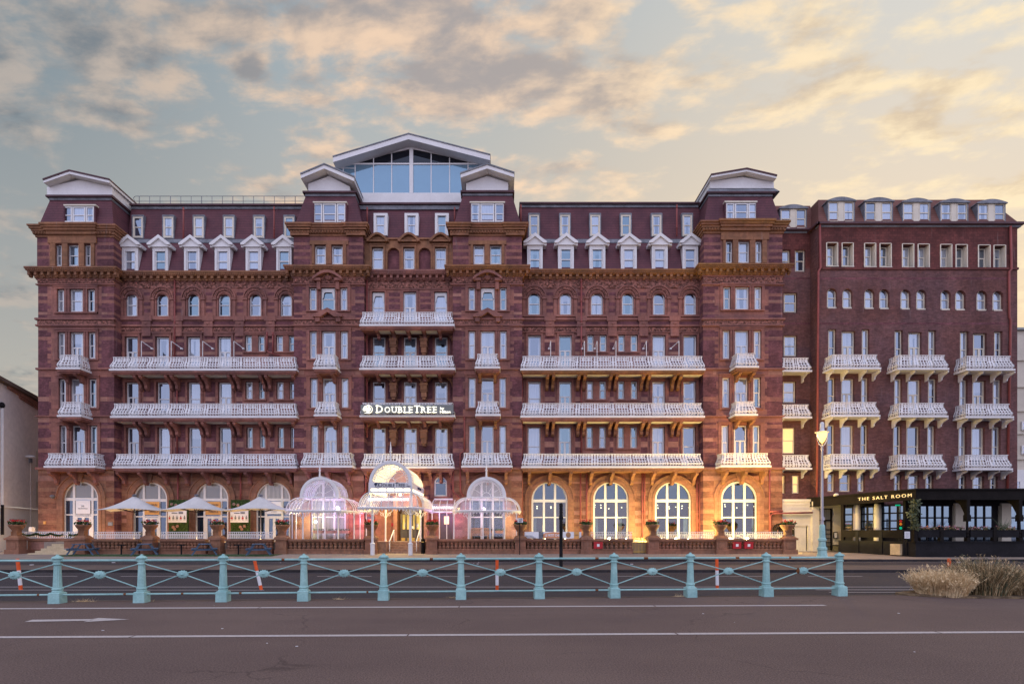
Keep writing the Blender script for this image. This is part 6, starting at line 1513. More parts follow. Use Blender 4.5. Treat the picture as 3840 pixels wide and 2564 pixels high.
pA, pB = wp(-60), wp(175); d.q([(pA[0], pA[1], 0), (pA[0] - 14, pA[1], 0), (pA[0] - 14, pA[1], wz(-60, 1392)), (pA[0], pA[1], wz(-60, 1392))], 0)
d.build('wall', ['render', 'white'], nb, fix=False)
d = MB()
def bandw(a_, b_, ya, yb, th, pr, m):
    pa, pb = wp(a_), wp(b_); n_ = Vector((uy, -ux)).normalized()
    for (q0, q1) in ((0, pr),):
        lo = [(pa[0], pa[1], wz(a_, ya) - th), (pb[0], pb[1], wz(b_, yb) - th), (pb[0] + n_.x * pr, pb[1] + n_.y * pr, wz(b_, yb) - th), (pa[0] + n_.x * pr, pa[1] + n_.y * pr, wz(a_, ya) - th)]
        d.hexa(lo, [(x_, y_, z_ + th) for x_, y_, z_ in lo], m)
bandw(-60, 175, roofy(-60) - 4, roofy(175) - 4, .28, .45, 0); bandw(26, 175, roofy(26) + 16, roofy(175) + 16, .3, .22, 1); bandw(70, 175, roofy(70) + 30, roofy(175) + 30, .2, .12, 1); d.build('roof_verge', ['median', 'pale', 'render'], nb); d = MB(); bandw(-60, 175, 1893, 1912, .1, .06, 0); d.build('string_course', ['render'], nb)
d = MB(); q_ = wp(6); d.tube([(q_[0] + .12, q_[1] - .06, wz(6, 1525)), (q_[0] + .12, q_[1] - .06, wz(6, 1892))], .09, 7, 0); d.tube([(q_[0] + .12, q_[1] - .06, wz(6, 1892)), (q_[0] + .12, q_[1] - .06, wz(6, 2004))], .1, 7, 1); d.ball(q_[0] + .12, q_[1] - .1, wz(6, 1520), .2, .2, .25, 1); d.build('drainpipe', ['iron', 'black'], nb)
d = MB(); q_ = wp(113); d.tube([(q_[0] + .08, q_[1] - .04, wz(113, 1724)), (q_[0] + .08, q_[1] - .04, wz(113, 1990))], .02, 5, 0); d.build('cable', ['render'], nb)
for (a_, y0_, y1_) in ((138, 1690, 1757), (138, 1806, 1900)):
    d = MB(); qa, qb = wp(a_ - 2), wp(a_ + 22); d.q([(qa[0] + .02, qa[1] - .02, wz(a_, y1_)), (qb[0] + .02, qb[1] - .02, wz(a_, y1_)), (qb[0] + .02, qb[1] - .02, wz(a_, y0_)), (qa[0] + .02, qa[1] - .02, wz(a_, y0_))], 0); d.build('blocked_window', ['creamwall'], nb, fix=False)
lamp = thing('wall_lamp', (*wp(113), wz(113, 1735)), 'grey lamp on a bracket on the rendered wall left of the hotel', 'lamp')
d = MB(); q_ = wp(113); z_ = wz(113, 1720); d.box(q_[0], q_[0] + .2, q_[1] - .2, q_[1], z_ - .35, z_ + .05, 0); d.tube([(q_[0] + .1, q_[1] - .1, z_), (q_[0] + .35, q_[1] - .5, z_ + .06)], .03, 6, 0); d.build('bracket', ['lead'], lamp)
d = MB(); d.ball(q_[0] + .55, q_[1] - .6, z_ + .1, .4, .22, .13, 0, 10); d.build('lamp_head', ['iron'], lamp)
d = MB(); qa, qb = wp(36), wp(101); zc = wz(60, 1950); d.hexa([(qa[0] + .05, qa[1] - .04, zc - .16), (qb[0] + .05, qb[1] - .04, zc - .16), (qb[0], qb[1], zc - .16), (qa[0], qa[1], zc - .16)], [(qa[0] + .05, qa[1] - .04, zc + .16), (qb[0] + .05, qb[1] - .04, zc + .16), (qb[0], qb[1], zc + .16), (qa[0], qa[1], zc + .16)], 0)
L_ = math.hypot(qb[0] - qa[0], qb[1] - qa[1]); add_text(d, 'QUEENSBURY MEWS', qa[0] + .065, qa[1] - .055, zc - .02, .16, .01, 1, width=L_ * .86, dirx=((qb[0] - qa[0]) / L_, (qb[1] - qa[1]) / L_))
add_text(d, 'LEADING TO CANNON PLACE', qa[0] + .4 * (qb[0] - qa[0]) + .065, qa[1] + .4 * (qb[1] - qa[1]) - .055, zc - .13, .08, .01, 1, width=L_ * .5, dirx=((qb[0] - qa[0]) / L_, (qb[1] - qa[1]) / L_))
tag(d.build('street_name_plate', ['render', 'ink'], fix=False), 'pale street name plate low on the rendered wall left of the hotel', 'sign')
d = MB(); d.box(X(108, 40.2), X(119, 40.2), 40.2, 40.5, Z(1995, 40), Z(1975, 40)); d.box(X(108, 40.2), X(119, 40.2), 40.18, 40.2, Z(1990, 40), Z(1980, 40)); tag(d.build('meter_box', ['iron']), 'small white meter box behind the left end of the terrace wall', 'box')
rb = thing('stucco_building', (X(3860, 50), 52, 0), 'cream stucco building with moulded ledges at the far right edge', 'building')
d = MB(); Yb_ = 50; d.box(X(3790, Yb_), X(4200, Yb_), Yb_, Yb_ + 12, 0, Z(1236, Yb_), 0)
for sy in (1350, 1450, 1540, 1625, 1720): d.box(X(3789, Yb_), X(4200, Yb_), Yb_ - .15, Yb_ + .1, Z(sy + 3, Yb_), Z(sy - 2, Yb_), 0)
d.hexa([(X(3788, Yb_), Yb_ - .3, Z(1240, Yb_)), (X(4200, Yb_), Yb_ - .3, Z(1240, Yb_)), (X(4200, Yb_), Yb_ + 12, Z(1240, Yb_)), (X(3788, Yb_), Yb_ + 12, Z(1240, Yb_))], [(X(3830, Yb_), Yb_ + .6, Z(1218, Yb_)), (X(4200, Yb_), Yb_ + .6, Z(1218, Yb_)), (X(4200, Yb_), Yb_ + 11, Z(1218, Yb_)), (X(3830, Yb_), Yb_ + 11, Z(1218, Yb_))], 1)
d.box(X(3790, Yb_), X(4200, Yb_), Yb_ - .2, Yb_, .2, Z(1762, Yb_), 2)
d.build('wall', ['creamwall', 'lead', 'white'], rb)
window(rb, 'sash', 3802, 3830, 1800, 1834, Yb_ - .3, 'pane', .12)
for sy in (1600, 1690): window(rb, 'sash', 3832, 3860, sy - 20, sy + 12, Yb_ - .12, 'pane', .12)
# ================================================================== HOTEL TERRACE
TZ = 1.0; YB2 = 37.0
d = MB(); d.box(X(240, 39), X(1395, 39), 37.3, 42.4, .15, TZ); d.box(X(1620, 39), X(2890, 39), 37.3, 42.4, .15, TZ); d.box(X(1395, 39), X(1620, 39), 39.2, 42.6, .15, TZ)
struct(d.build('terrace', ['pave']))
# --- stone balustrades with white iron rails
def balustrade(x0, x1, n, label, rail=True, kind='n'):
    Y = YB2; ax, bx = X(x0, Y), X(x1, Y)
    t = thing('balustrade', ((ax + bx) / 2, Y, .2), label, 'balustrade', 'stone balustrades along the hotel terrace')
    zc0, zc1 = Z(2031, Y), Z(2020, Y)
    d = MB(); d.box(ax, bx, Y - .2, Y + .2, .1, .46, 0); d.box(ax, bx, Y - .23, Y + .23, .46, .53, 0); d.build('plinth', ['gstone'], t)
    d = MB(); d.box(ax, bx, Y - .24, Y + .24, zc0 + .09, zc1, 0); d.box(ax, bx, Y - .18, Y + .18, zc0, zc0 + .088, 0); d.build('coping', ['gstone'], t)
    h = zc0 - .53
    d = MB(); d.lathe([(.13, 0), (.13, .05 * h), (.09, .08 * h), (.14, .24 * h), (.10, .42 * h), (.07, .5 * h), (.10, .58 * h), (.14, .76 * h), (.09, .92 * h), (.13, .95 * h), (.13, h)], 0, 0, 10, 0)
    proto = None; step_ = (bx - ax) / n
    for k in range(n):
        xx = ax + (k + .5) * step_
        if proto is None: proto = d.build('baluster', ['gstone'], t, smooth=False, org=(0, 0, 0)); o = proto
        else: o = proto.copy(); C.objects.link(o); o.parent = t
        o.location = Vector((xx, Y, .53)) - ORG[t.name]
    if rail:
        d = MB(); z0_, z1_ = zc1, Z(1993, Y); Yr = Y + .05; w_ = bx - ax; nc = max(6, round(w_ / .155)); c_ = w_ / nc
        d.box(ax, bx, Yr - .02, Yr + .02, z1_ - .04, z1_); d.box(ax, bx, Yr - .02, Yr + .02, z0_ + .03, z0_ + .06)
        for k in range(nc):
            xc = ax + (k + .5) * c_; hh = z1_ - z0_
            d.box(xc - c_ / 2, xc - c_ / 2 + .03, Yr - .012, Yr + .012, z0_ + .06, z1_ - .04)
            d.ring(xc, z0_ + hh * .62, .028, .06, Yr - .012, Yr + .012, 0, 8, 0, 2 * PI); d.ring(xc, z0_ + hh * .27, .02, .05, Yr - .012, Yr + .012, 0, 8, PI, 2 * PI); d.box(xc - .014, xc + .014, Yr - .011, Yr + .011, z0_ + hh * .3, z0_ + hh * .5)
        d.build('iron_railing', ['iron'], t, fix=False)
    return t
B1 = balustrade(352, 526, 11, 'red stone balustrade below the first cream parasol from the left')
B2 = balustrade(602, 777, 14, 'red stone balustrade below the middle cream parasol')
B3 = balustrade(852, 1024, 13, 'red stone balustrade below the cream parasol nearest the canopies')
B4 = balustrade(1082, 1368, 17, 'plain stone balustrade without iron rail in front of the left glass bay', False)
B5 = balustrade(1642, 1930, 19, 'plain stone balustrade without iron rail in front of the right glass bay', False)
B6 = balustrade(1972, 2178, 13, 'stone balustrade carrying the long restaurant banner', True)
B7 = balustrade(2216, 2372, 9, 'short stone balustrade with a single red box beside the side gate')
B8 = balustrade(2466, 2682, 15, 'stone balustrade glowing yellow between its balusters')
B9 = balustrade(2720, 2940, 15, 'stone balustrade with two red boxes at the right end of the terrace')
# --- piers with urns and geraniums
def pier(sx, label, base_w=.46):
    Y = YB2; xx = X(sx, Y); t = thing('urn_pier', (xx, Y, .1), label, 'pier', 'urn topped piers along the hotel terrace')
    d = MB(); zc = Z(2016, Y)
    d.box(xx - base_w, xx + base_w, Y - .42, Y + .36, .1, .48); d.box(xx - base_w * .86, xx + base_w * .86, Y - .34, Y + .3, .48, zc - .14); d.box(xx - base_w * 1.04, xx + base_w * 1.04, Y - .44, Y + .38, zc - .14, zc)
    pw = base_w * .5; d.box(xx - pw, xx + pw, Y - .37, Y - .33, .56, .98)
    d.build('pedestal', ['gstone'], t)
    d = MB(); d.box(xx - .19, xx + .19, Y - .19, Y + .19, zc + .10, Z(1980, Y) - .20)
    for s_ in (-1, 1):
        d.box(xx + s_ * .17 - .035, xx + s_ * .17 + .035, Y - .235, Y - .19, zc + .10, Z(1980, Y) - .2)
    d.hexa([(xx - .46, Y - .40, zc), (xx + .46, Y - .40, zc), (xx + .46, Y + .34, zc), (xx - .46, Y + .34, zc)], [(xx - .25, Y - .25, zc + .18), (xx + .25, Y - .25, zc + .18), (xx + .25, Y + .25, zc + .18), (xx - .25, Y + .25, zc + .18)])
    d.lathe([(.26, -.2), (.27, -.12), (.34, -.02), (.44, .12), (.47, .20), (.47, .26), (.40, .26), (.37, .18)], xx, Y, 16, 0, Z(1980, Y) - .01)
    d.build('urn', ['stone2'], t)
    return t
plab = ['at the far left street corner of the terrace', 'at the head of the cream steps beside the first picnic table', 'between the first and middle parasols', 'between the middle parasol and the one nearest the canopies', 'just left of the left glass bay', 'on the left of the entrance steps', 'on the right of the entrance steps', 'behind the taxi sign', 'right of the long banner', 'just right of the side gate', 'between the two rightmost big arched windows', 'at the far right end of the terrace']
psx = [63, 313, 564, 815, 1060, 1393, 1621, 1951, 2197, 2447, 2700, 2953]
for i, (sx, lb_) in enumerate(zip(psx, plab)):
    pier(sx, 'red stone urn pier ' + lb_, .50 if i in (0, 11) else .42)
    zz_ = Z(1976, YB2) + .16; xx = X(sx, YB2)
    g = thing('geranium', (xx, YB2, zz_ - .1), 'red geraniums in the urn ' + (lb_ if i != 1 else 'at the head of the cream steps'), 'flowers', 'geraniums in the terrace urns')
    leafmass('leaves', [(xx - .42, xx + .42, YB2 - .36, YB2 + .3, zz_ + .03, zz_ + .22)], 150, ['leaf'], .085, g, 100 + i)
    leafmass('blossom', [(xx - .38, xx + .38, YB2 - .36, YB2 + .3, zz_ + .18, zz_ + .36)], [90, 60, 80, 60, 70, 110, 110, 60, 60, 60, 60, 60][i], ['red'], .062, g, 200 + i)
# --- cream steps with their wall and garland at the left end
st_ = thing('stair_wall', (X(190, YB2), YB2, .1), 'red stone stair wall with white rail and green garland at the left end of the terrace', 'wall')
d = MB(); Y = YB2 + .3; d.box(X(80, Y), X(262, Y), Y + .5, Y + .9, .1, Z(2020, Y)); d.box(X(80, Y), X(285, Y), Y + .45, Y + .95, Z(2027, Y), Z(2019, Y) + .002); d.box(X(262, Y), X(300, Y), Y - .5, Y + .6, .1, Z(2026, Y)); d.box(X(258, Y), X(304, Y), Y - .55, Y + .65, Z(2026, Y), Z(2019, Y)); d.box(X(94, Y), X(168, Y), Y + .46, Y + .5, .45, .98, 1)
d.build('stone_wall', ['gstone', 'pale'], st_)
d = MB(); Yr = YB2 + .8; ax, bx = X(80, Yr), X(305, Yr); z0_, z1_ = Z(2018, Yr), Z(1992, Yr); d.box(ax, bx, Yr - .02, Yr + .02, z1_ - .05, z1_); d.box(ax, bx, Yr - .02, Yr + .02, z0_ + .03, z0_ + .06)
for k in range(28):
    xc = ax + (k + .5) * (bx - ax) / 28; d.box(xc - .03, xc + .03, Yr - .012, Yr + .012, z0_ + .06, z1_ - .05); d.ring(xc + .075, z0_ + .3, .025, .06, Yr - .012, Yr + .012, 0, 8, 0, 2 * PI)
d.build('iron_railing', ['iron'], st_, fix=False)
d = MB()
rs_ = [(104, 2082), (131, 2074), (153, 2063), (176, 2053), (194, 2045), (210, 2037)]
for k, (sx, sy) in enumerate(rs_):
    yq = YB2 - .75 + k * .24; d.box(X(sx, yq), X(272, yq), yq, YB2 + .75, .1 + k * .155, .1 + (k + 1) * .155)
tag(d.build('cream_steps', ['step']), 'flight of cream stone steps at the left end of the terrace', 'steps')
gl_ = [(X(80 + k * 2.3, Yr), X(83 + k * 2.3, Yr), Yr - .08, Yr - .03, Z(1999 + 7 * abs(math.sin(k * PI / 24)), Yr) - .06, Z(1999 + 7 * abs(math.sin(k * PI / 24)), Yr) + .05) for k in range(98) if not 68 < k < 78]
tag(leafmass('garland', gl_, 900, ['leaf'], .055, seed=9), 'green leaf garland looped along the white rail above the cream steps', 'garland')
# --- entrance steps, handrails and plinths
d = MB()
for k in range(5):
    yq = 37.35 + k * .32; d.box(X(1449, 37.35), X(1571, 37.35), yq, 39.6, .15 + k * .17, .15 + (k + 1) * .17 - .002 * k)
es = tag(d.build('entrance_steps', ['granite']), 'brown granite steps rising to the revolving entrance door', 'steps')
d = MB(); d.box(X(1410, 37.3), X(1449, 37.3), 37.3, 39.7, .1, 1.02); d.box(X(1571, 37.3), X(1604, 37.3), 37.3, 39.7, .1, 1.02)
d.build('cheek_wall', ['granite'], es)
for (sx, lb_) in ((1461, 'left'), (1562, 'right')):
    d = MB(); xx = X(sx, 37.5); d.tube([(xx, 37.5, .2), (xx, 37.5, 1.02)], .035, 7); d.tube([(xx, 39.0, .85), (xx, 39.0, 1.85)], .035, 7); d.tube([(xx, 37.44, .98), (xx, 37.5, 1.04), (xx, 39.0, 1.84), (xx, 39.1, 1.84)], .04, 7)
    d.build('handrail', ['iron'], es, smooth=True)
# --- parasols
ps = thing('parasol', (X(504, 39), 39, TZ), 'cream square parasol nearest the left end of the terrace', 'parasol', 'cream parasols on the terrace')
d = MB(); N_ = 12; hwp = 2.3; cx, cy = X(504, 39), 39.0; ze, za = Z(1913, 39), Z(1857, 39)
def pz(u_, v_):
    r_ = max(abs(u_), abs(v_)); m_ = min(abs(u_), abs(v_)) / max(r_, 1e-6)
    return ze + (za - ze) * ((1 - r_) ** 1.55) + .10 * r_ * (1 - m_ ** 2) - .06 * r_ * m_
th = R(9)
def pp(i, j):
    u_, v_ = -1 + 2 * i / N_, -1 + 2 * j / N_; sc_ = hwp * (1 - .05 * (1 - min(abs(u_), abs(v_))))
    return (cx + (u_ * math.cos(th) - v_ * math.sin(th)) * sc_, cy + (u_ * math.sin(th) + v_ * math.cos(th)) * sc_ * .62, pz(u_, v_))
for i in range(N_):
    for j in range(N_):
        d.q([pp(i, j), pp(i + 1, j), pp(i + 1, j + 1), pp(i, j + 1)], 0)
can = d.build('canopy', ['canvas'], ps, smooth=True)
sm_ = can.modifiers.new('thickness', 'SOLIDIFY'); sm_.thickness = .015
d = MB(); d.lathe([(.03, 0), (.14, .03), (.16, .1), (.05, .16)], cx, cy, 10, 0, za - .07); d.build('finial', ['lead'], ps)
d = MB(); d.tube([(cx, cy, TZ), (cx, cy, za)], .045, 8); d.box(cx - .3, cx + .3, cy - .3, cy + .3, TZ, TZ + .1); d.build('pole', ['lead'], ps)
for k in range(8):
    t_ = k * PI / 4 + th; r_ = hwp * (1.25 if k % 2 else .9); d = MB(); d.tube([(cx, cy, ze - .15), (cx + r_ * .55 * math.cos(t_), cy + r_ * .55 * .62 * math.sin(t_), ze + .14)], .018, 5); d.build('strut', ['blackwood'], ps)
clone(ps, X(737, 39) - cx, label='cream square parasol in the middle of the three'); clone(ps, X(977, 39) - cx, label='cream square parasol nearest the glass canopies')
# --- picnic tables on artificial turf
d = MB(); d.box(X(250, 35.6), X(1040, 35.6), 34.6, 36.7, .12, .175); d = d.build('turf_strip', ['turf']); tag(d, None, None, None, 'stuff')
pt = thing('picnic_table', (X(311, 35.6), 35.6, .17), 'slate blue picnic table nearest the cream steps', 'picnic table', 'slate blue picnic tables on the turf')
px0 = X(311, 35.6); d = MB()
for k in range(5): d.box(px0 - .9, px0 + .9, 35.25 + k * .145, 35.38 + k * .145, .88, .92)
d.build('table_top', ['bluewood'], pt)
for yy_ in (34.85, 36.1):
    d = MB(); d.box(px0 - .9, px0 + .9, yy_, yy_ + .12, .58, .62); d.box(px0 - .9, px0 + .9, yy_ + .14, yy_ + .26, .58, .62); d.build('bench_seat', ['bluewood'], pt)
for s_ in (-.58, .58):
    d = MB()
    for q_ in (-1, 1):
        d.hexa([(px0 + s_ - .025, 35.6 + q_ * .72 - .05, .17), (px0 + s_ + .025, 35.6 + q_ * .72 - .05, .17), (px0 + s_ + .025, 35.6 + q_ * .72 + .05, .17), (px0 + s_ - .025, 35.6 + q_ * .72 + .05, .17)], [(px0 + s_ - .025, 35.6 + q_ * .3 - .05, .88), (px0 + s_ + .025, 35.6 + q_ * .3 - .05, .88), (px0 + s_ + .025, 35.6 + q_ * .3 + .05, .88), (px0 + s_ - .025, 35.6 + q_ * .3 + .05, .88)])
    d.box(px0 + s_ - .06, px0 + s_ - .027, 34.86, 36.34, .48, .579); d.build('leg_frame', ['bluewood'], pt)
pt.rotation_euler.z = R(-68)
for (sx, a_, lb_) in ((543, -60, 'slate blue picnic table below the gap between the first and middle parasols'), (767, -62, 'slate blue picnic table below the middle parasol'), (971, -70, 'slate blue picnic table below the parasol nearest the canopies')):
    c = clone(pt, X(sx, 35.6) - px0, label=lb_); c.rotation_euler.z = R(a_)
# --- heaters / short black posts by the turf
for (sx, lb_) in ((455, 'short black post between the first two picnic tables'), (680, 'short black post left of the third picnic table'), (894, 'short black post left of the fourth picnic table')):
    d = MB(); xx = X(sx, 36.3); d.tube([(xx, 36.3, .15), (xx, 36.3, .82)], .05, 7); d.box(xx - .25, xx + .25, 36.2, 36.4, .78, .86); tag(d.build('short_post', ['black']), lb_, 'post', 'short black posts by the turf')
# --- planted screens and menu boards on the terrace
for (a_, b_, lb_) in ((633, 703, 'first'), (866, 934, 'second')):
    Yq = 41.0; e0, e1 = X(a_, Yq), X(b_, Yq); t = thing('planted_screen', ((e0 + e1) / 2, Yq, TZ), 'faux hedge screen holding the %s white menu board from the left' % lb_, 'screen', 'faux hedge screens on the terrace')
    d = MB(); d.box(e0, e1, Yq, Yq + .2, TZ, Z(1873, Yq), 0); d.build('backing_board', ['hedge'], t)
    leafmass('leaves', [(e0, e1, Yq - .08, Yq + .02, TZ, Z(1873, Yq))], 900, ['hedge'], .06, t, 31)
    for k, (fx_, fz_) in enumerate(((.28, 1975), (.5, 1972), (.36, 1983), (.2, 1890), (.42, 1893))):
        d = MB(); d.lathe([(.12, 0), (.13, .04), (.09, .06)], 0, 0, 6, 0); 
        for v in range(len(d.v)): x_, y_, z_ = d.v[v]; d.v[v] = (e0 + (e1 - e0) * (fx_ + (.28 if lb_ == 'second' and fz_ > 1950 else 0)) + x_, Yq - .08 - z_, Z(fz_, Yq) + y_)
        d.build('hexagon_ornament', ['granite'], t)
    Yq -= .14; d = MB(); d.box(e0 + .02, e1, Yq, Yq + .03, Z(1958, Yq), Z(1914, Yq), 0)
    for k in range(5):
        xc = e0 + (k + .5) * (e1 - e0) / 5; d.box(xc - .07, xc + .07, Yq - .006, Yq, Z(1946, Yq), Z(1938, Yq), [1, 2, 2, 1, 2][k]); d.box(xc - .03, xc + .03, Yq - .006, Yq, Z(1937.5, Yq), Z(1932, Yq), 2); d.box(xc - .08, xc + .08, Yq - .006, Yq, Z(1950, Yq), Z(1949, Yq), 2)
    d.box(e0 + .3, e0 + .75, Yq - .006, Yq, Z(1925, Yq), Z(1921, Yq), 2); d.box(e1 - .6, e1 - .25, Yq - .006, Yq, Z(1926, Yq), Z(1918, Yq), 2)
    tag(d.build('menu_board', ['sign', 'redbox', 'lead']), 'white drinks menu board hung on the %s faux hedge screen from the left' % lb_, 'menu board', 'white menu boards')
# --- posters in the arched windows
def poster(x0, x1, y0, y1, Yq, m, lines, lab, ink='ink'):
    d = MB(); e0, e1, z0_, z1_ = X(x0, Yq), X(x1, Yq), Z(y1, Yq), Z(y0, Yq); d.box(e0, e1, Yq, Yq + .03, z0_, z1_, 0)
    for (s_, fx0, fx1, fz, sz) in lines: add_text(d, s_, e0 + (e1 - e0) * fx0, Yq - .012, z0_ + (z1_ - z0_) * fz, sz, .012, 1, width=(e1 - e0) * (fx1 - fx0))
    return tag(d.build('poster', [m, ink], fix=False), lab, 'poster')
poster(284, 338, 1876, 1925, YP + .12, 'sign', [('M', .42, .58, .5, .22), ('METROPOLE', .18, .82, .36, .1)], 'white poster with a small monogram in the leftmost arched window', 'lead')
poster(542, 597, 1880, 1929, YW + .12, 'posteramber', [('FRANKLIN', .2, .85, .68, .22), ('TERRACE', .28, .95, .16, .26)], 'amber terrace poster in the arched window behind the first parasol')
poster(770, 827, 1880, 1929, YW + .12, 'posteramber', [('FRANKLIN', .2, .85, .68, .22), ('TERRACE', .2, .85, .16, .26)], 'amber terrace poster in the arched window behind the middle parasol')
poster(1000, 1056, 1880, 1926, YW + .12, 'sign', [('M', .42, .58, .62, .2), ('LOBBY', .3, .7, .14, .12)], 'white poster in the arched window behind the parasol nearest the canopies', 'lead')
# --- long banner tied to the balustrade
Yq = 36.9; d = MB(); e0, e1, z0_, z1_ = X(1967, Yq), X(2180, Yq), Z(2018, Yq), Z(1993, Yq); wv = e1 - e0
for k in range(12):
    a_, b_ = e0 + wv * k / 12, e0 + wv * (k + 1) / 12; d.hexa([(a_, Yq - .02 * (k % 2), z0_ + .01 * (k % 3)), (b_, Yq - .02 * ((k + 1) % 2), z0_ + .01 * ((k + 1) % 3)), (b_, Yq + .02, z0_), (a_, Yq + .02, z0_)], [(a_, Yq - .02 * (k % 2), z1_), (b_, Yq - .02 * ((k + 1) % 2), z1_), (b_, Yq + .02, z1_), (a_, Yq + .02, z1_)], 0)
yb_ = Yq - .035
d.prism([(e0 + wv * .33, z0_ + .03), (e0 + wv * .31, z0_ + .22), (e0 + wv * .36, z0_ + .38), (e0 + wv * .5, z1_ - .02), (e0 + wv * .66, z1_ - .05), (e0 + wv * .66, z0_ + .03)], 'y', yb_, yb_ + .012, 1)
d.box(e0 + wv * .87, e0 + wv * .96, yb_, yb_ + .012, z0_, z1_, 2); d.ball(e0 + wv * .77, yb_ + .012, z0_ + .25, .17, .012, .2, 3, 10); d.box(e0 + wv * .25, e0 + wv * .33, yb_, yb_ + .01, z0_, z1_, 5)
add_text(d, 'LE PETIT CHEF', e0 + wv * .36, yb_ - .006, z0_ + .14, .24, .01, 0, width=wv * .28, bold=.006); add_text(d, 'BOOK NOW', e0 + wv * .88, yb_ - .006, z0_ + .2, .1, .01, 4, width=wv * .07)
for k in range(3): d.box(e0 + wv * .01, e0 + wv * (.2 - .03 * k), yb_, yb_ + .012, z0_ + .04 + k * .07, z0_ + .065 + k * .07, 5)
tag(d.build('banner', ['sign', 'posterpeach', 'posteramber', 'wood', 'ink', 'lead'], fix=False), 'long white and peach banner tied to the balustrade under the first big window', 'banner')
# --- red enamel boxes on the balustrade
for (a_, b_, lb_) in ((2227, 2260, 'red enamel box hung on the short balustrade beside the side gate'), (2749, 2780, 'left one of two red enamel boxes at the right end of the terrace'), (2792, 2825, 'right one of two red enamel boxes at the right end of the terrace')):
    Yq = 36.7; e0, e1 = X(a_, Yq), X(b_, Yq); t = thing('red_box', ((e0 + e1) / 2, Yq, .55), lb_, 'box', 'red enamel boxes on the balustrade')
    d = MB(); z0_, z1_ = Z(2056, Yq), Z(2031, Yq); d.box(e0, e1, Yq, Yq + .14, z0_, z1_); d.box(e0 - .015, e1 + .015, Yq - .02, Yq + .14, z1_ - .03, z1_ + .01); d.build('case', ['redbox'], t)
    d = MB(); cx = (e0 + e1) / 2; zc = (z0_ + z1_) / 2; d.box(cx - .09, cx + .09, Yq - .012, Yq, zc - .09, zc + .09); d.build('label', ['sign'], t)
# --- side gate and the lit passage wall
gt = thing('iron_gate', (X(2400, 37.2), 37.2, .2), 'thin iron gate across the lit passage in the terrace wall', 'gate')
d = MB(); e0, e1 = X(2373, 37.2), X(2426, 37.2); z1_ = Z(2016, 37.2)
for k in range(11): xx = e0 + (e1 - e0) * k / 10; d.box(xx - .012, xx + .012, 37.2, 37.224, .22, z1_ + (.0 if k % 2 else .05))
d.box(e0, e1, 37.198, 37.226, .3, .34); d.box(e0, e1, 37.198, 37.226, z1_ - .1, z1_ - .06); d.build('bars', ['brass'], gt)
# --- small wall things
d = MB(); d.ball(X(196, 40.9), 40.9, Z(1860, 40.9), .13, .2, .11); d.box(X(196, 41) - .04, X(196, 41) + .04, 40.95, 41.15, Z(1868, 41), Z(1860, 41)); tag(d.build('security_camera', ['lead']), 'small security camera left of the leftmost big arched window', 'camera')
d = MB(); d.box(X(161, 41.1), X(169, 41.1), 41.12, 41.18, Z(1964, 41), Z(1953, 41)); tag(d.build('wall_sign', ['posteramber']), 'small yellow sign on the hotel corner left of the leftmost arch', 'sign')
d = MB(); d.box(X(404, 41.1), X(421, 41.1), 41.12, 41.18, Z(1970, 41), Z(1957, 41)); tag(d.build('wall_plaque', ['lead']), 'small grey plaque right of the leftmost big arched window', 'plaque')
d = MB(); d.box(X(1461, 41), X(1470, 41), 41.6, 41.66, Z(1972, 41), Z(1960, 41)); tag(d.build('wall_sign', ['redbox']), 'small red sign on the wall left of the revolving door', 'sign')
d = MB(); xx = X(1588, 37.25); d.lathe([(.14, 0), (.14, .86), (.16, .88), (.16, .98), (.10, 1.05)], xx, 37.05, 14, 0, .2); d.box(xx - .09, xx + .09, 36.88, 36.9, .98, 1.04, 1); tag(d.build('litter_bin', ['blackwood', 'brass']), 'slim dark litter bin at the right of the entrance steps', 'bin')
bn = thing('bench', (X(1799, 40.3), 40.3, TZ), 'slatted teak bench inside the right glass bay', 'bench')
d = MB(); e0, e1 = X(1766, 40.3), X(1832, 40.3)
for k in range(17): xx = e0 + (e1 - e0) * k / 16; d.box(xx - .022, xx + .022, 40.5, 40.54, TZ + .48, TZ + .92)
d.box(e0, e1, 40.48, 40.56, TZ + .92, TZ + 1.0); d.build('backrest', ['wood'], bn)
d = MB(); 
for k in range(4): d.box(e0, e1, 40.02 + k * .12, 40.12 + k * .12, TZ + .42, TZ + .46)
d.build('seat', ['wood'], bn)
for (lx, ly) in ((e0 + .05, 40.05), (e1 - .05, 40.05), (e0 + .05, 40.5), (e1 - .05, 40.5)): d = MB(); d.box(lx - .035, lx + .035, ly - .035, ly + .035, TZ, TZ + (.62 if ly < 40.2 else .48)); d.build('leg', ['wood'], bn)
for i, (a_, b_, Yq) in enumerate(((1175, 1214, 40.9), (1222, 1266, 40.9), (1273, 1312, 40.9), (1766, 1800, 40.9), (1812, 1846, 40.9), (1856, 1888, 40.9))):
    e0, e1 = X(a_, Yq), X(b_, Yq); z1_ = Z(1988, Yq)
    t = thing('window_box', ((e0 + e1) / 2, Yq, TZ), 'terracotta window box, %s in the %s glass bay' % (['left of three', 'middle of three', 'right of three'][i % 3], 'left' if i < 3 else 'right'), 'planter', 'terracotta window boxes in the glass bays')
    d = MB(); d.hexa([(e0 + .05, Yq - .15, z1_ - .22), (e1 - .05, Yq - .15, z1_ - .22), (e1 - .05, Yq + .15, z1_ - .22), (e0 + .05, Yq + .15, z1_ - .22)], [(e0, Yq - .2, z1_), (e1, Yq - .2, z1_), (e1, Yq + .18, z1_), (e0, Yq + .18, z1_)]); d.build('trough', ['pale'], t)
    leafmass('leaves', [(e0, e1, Yq - .16, Yq + .14, z1_, z1_ + .12)], 70, ['ivy', 'leaf'], .06, t, 50 + i)
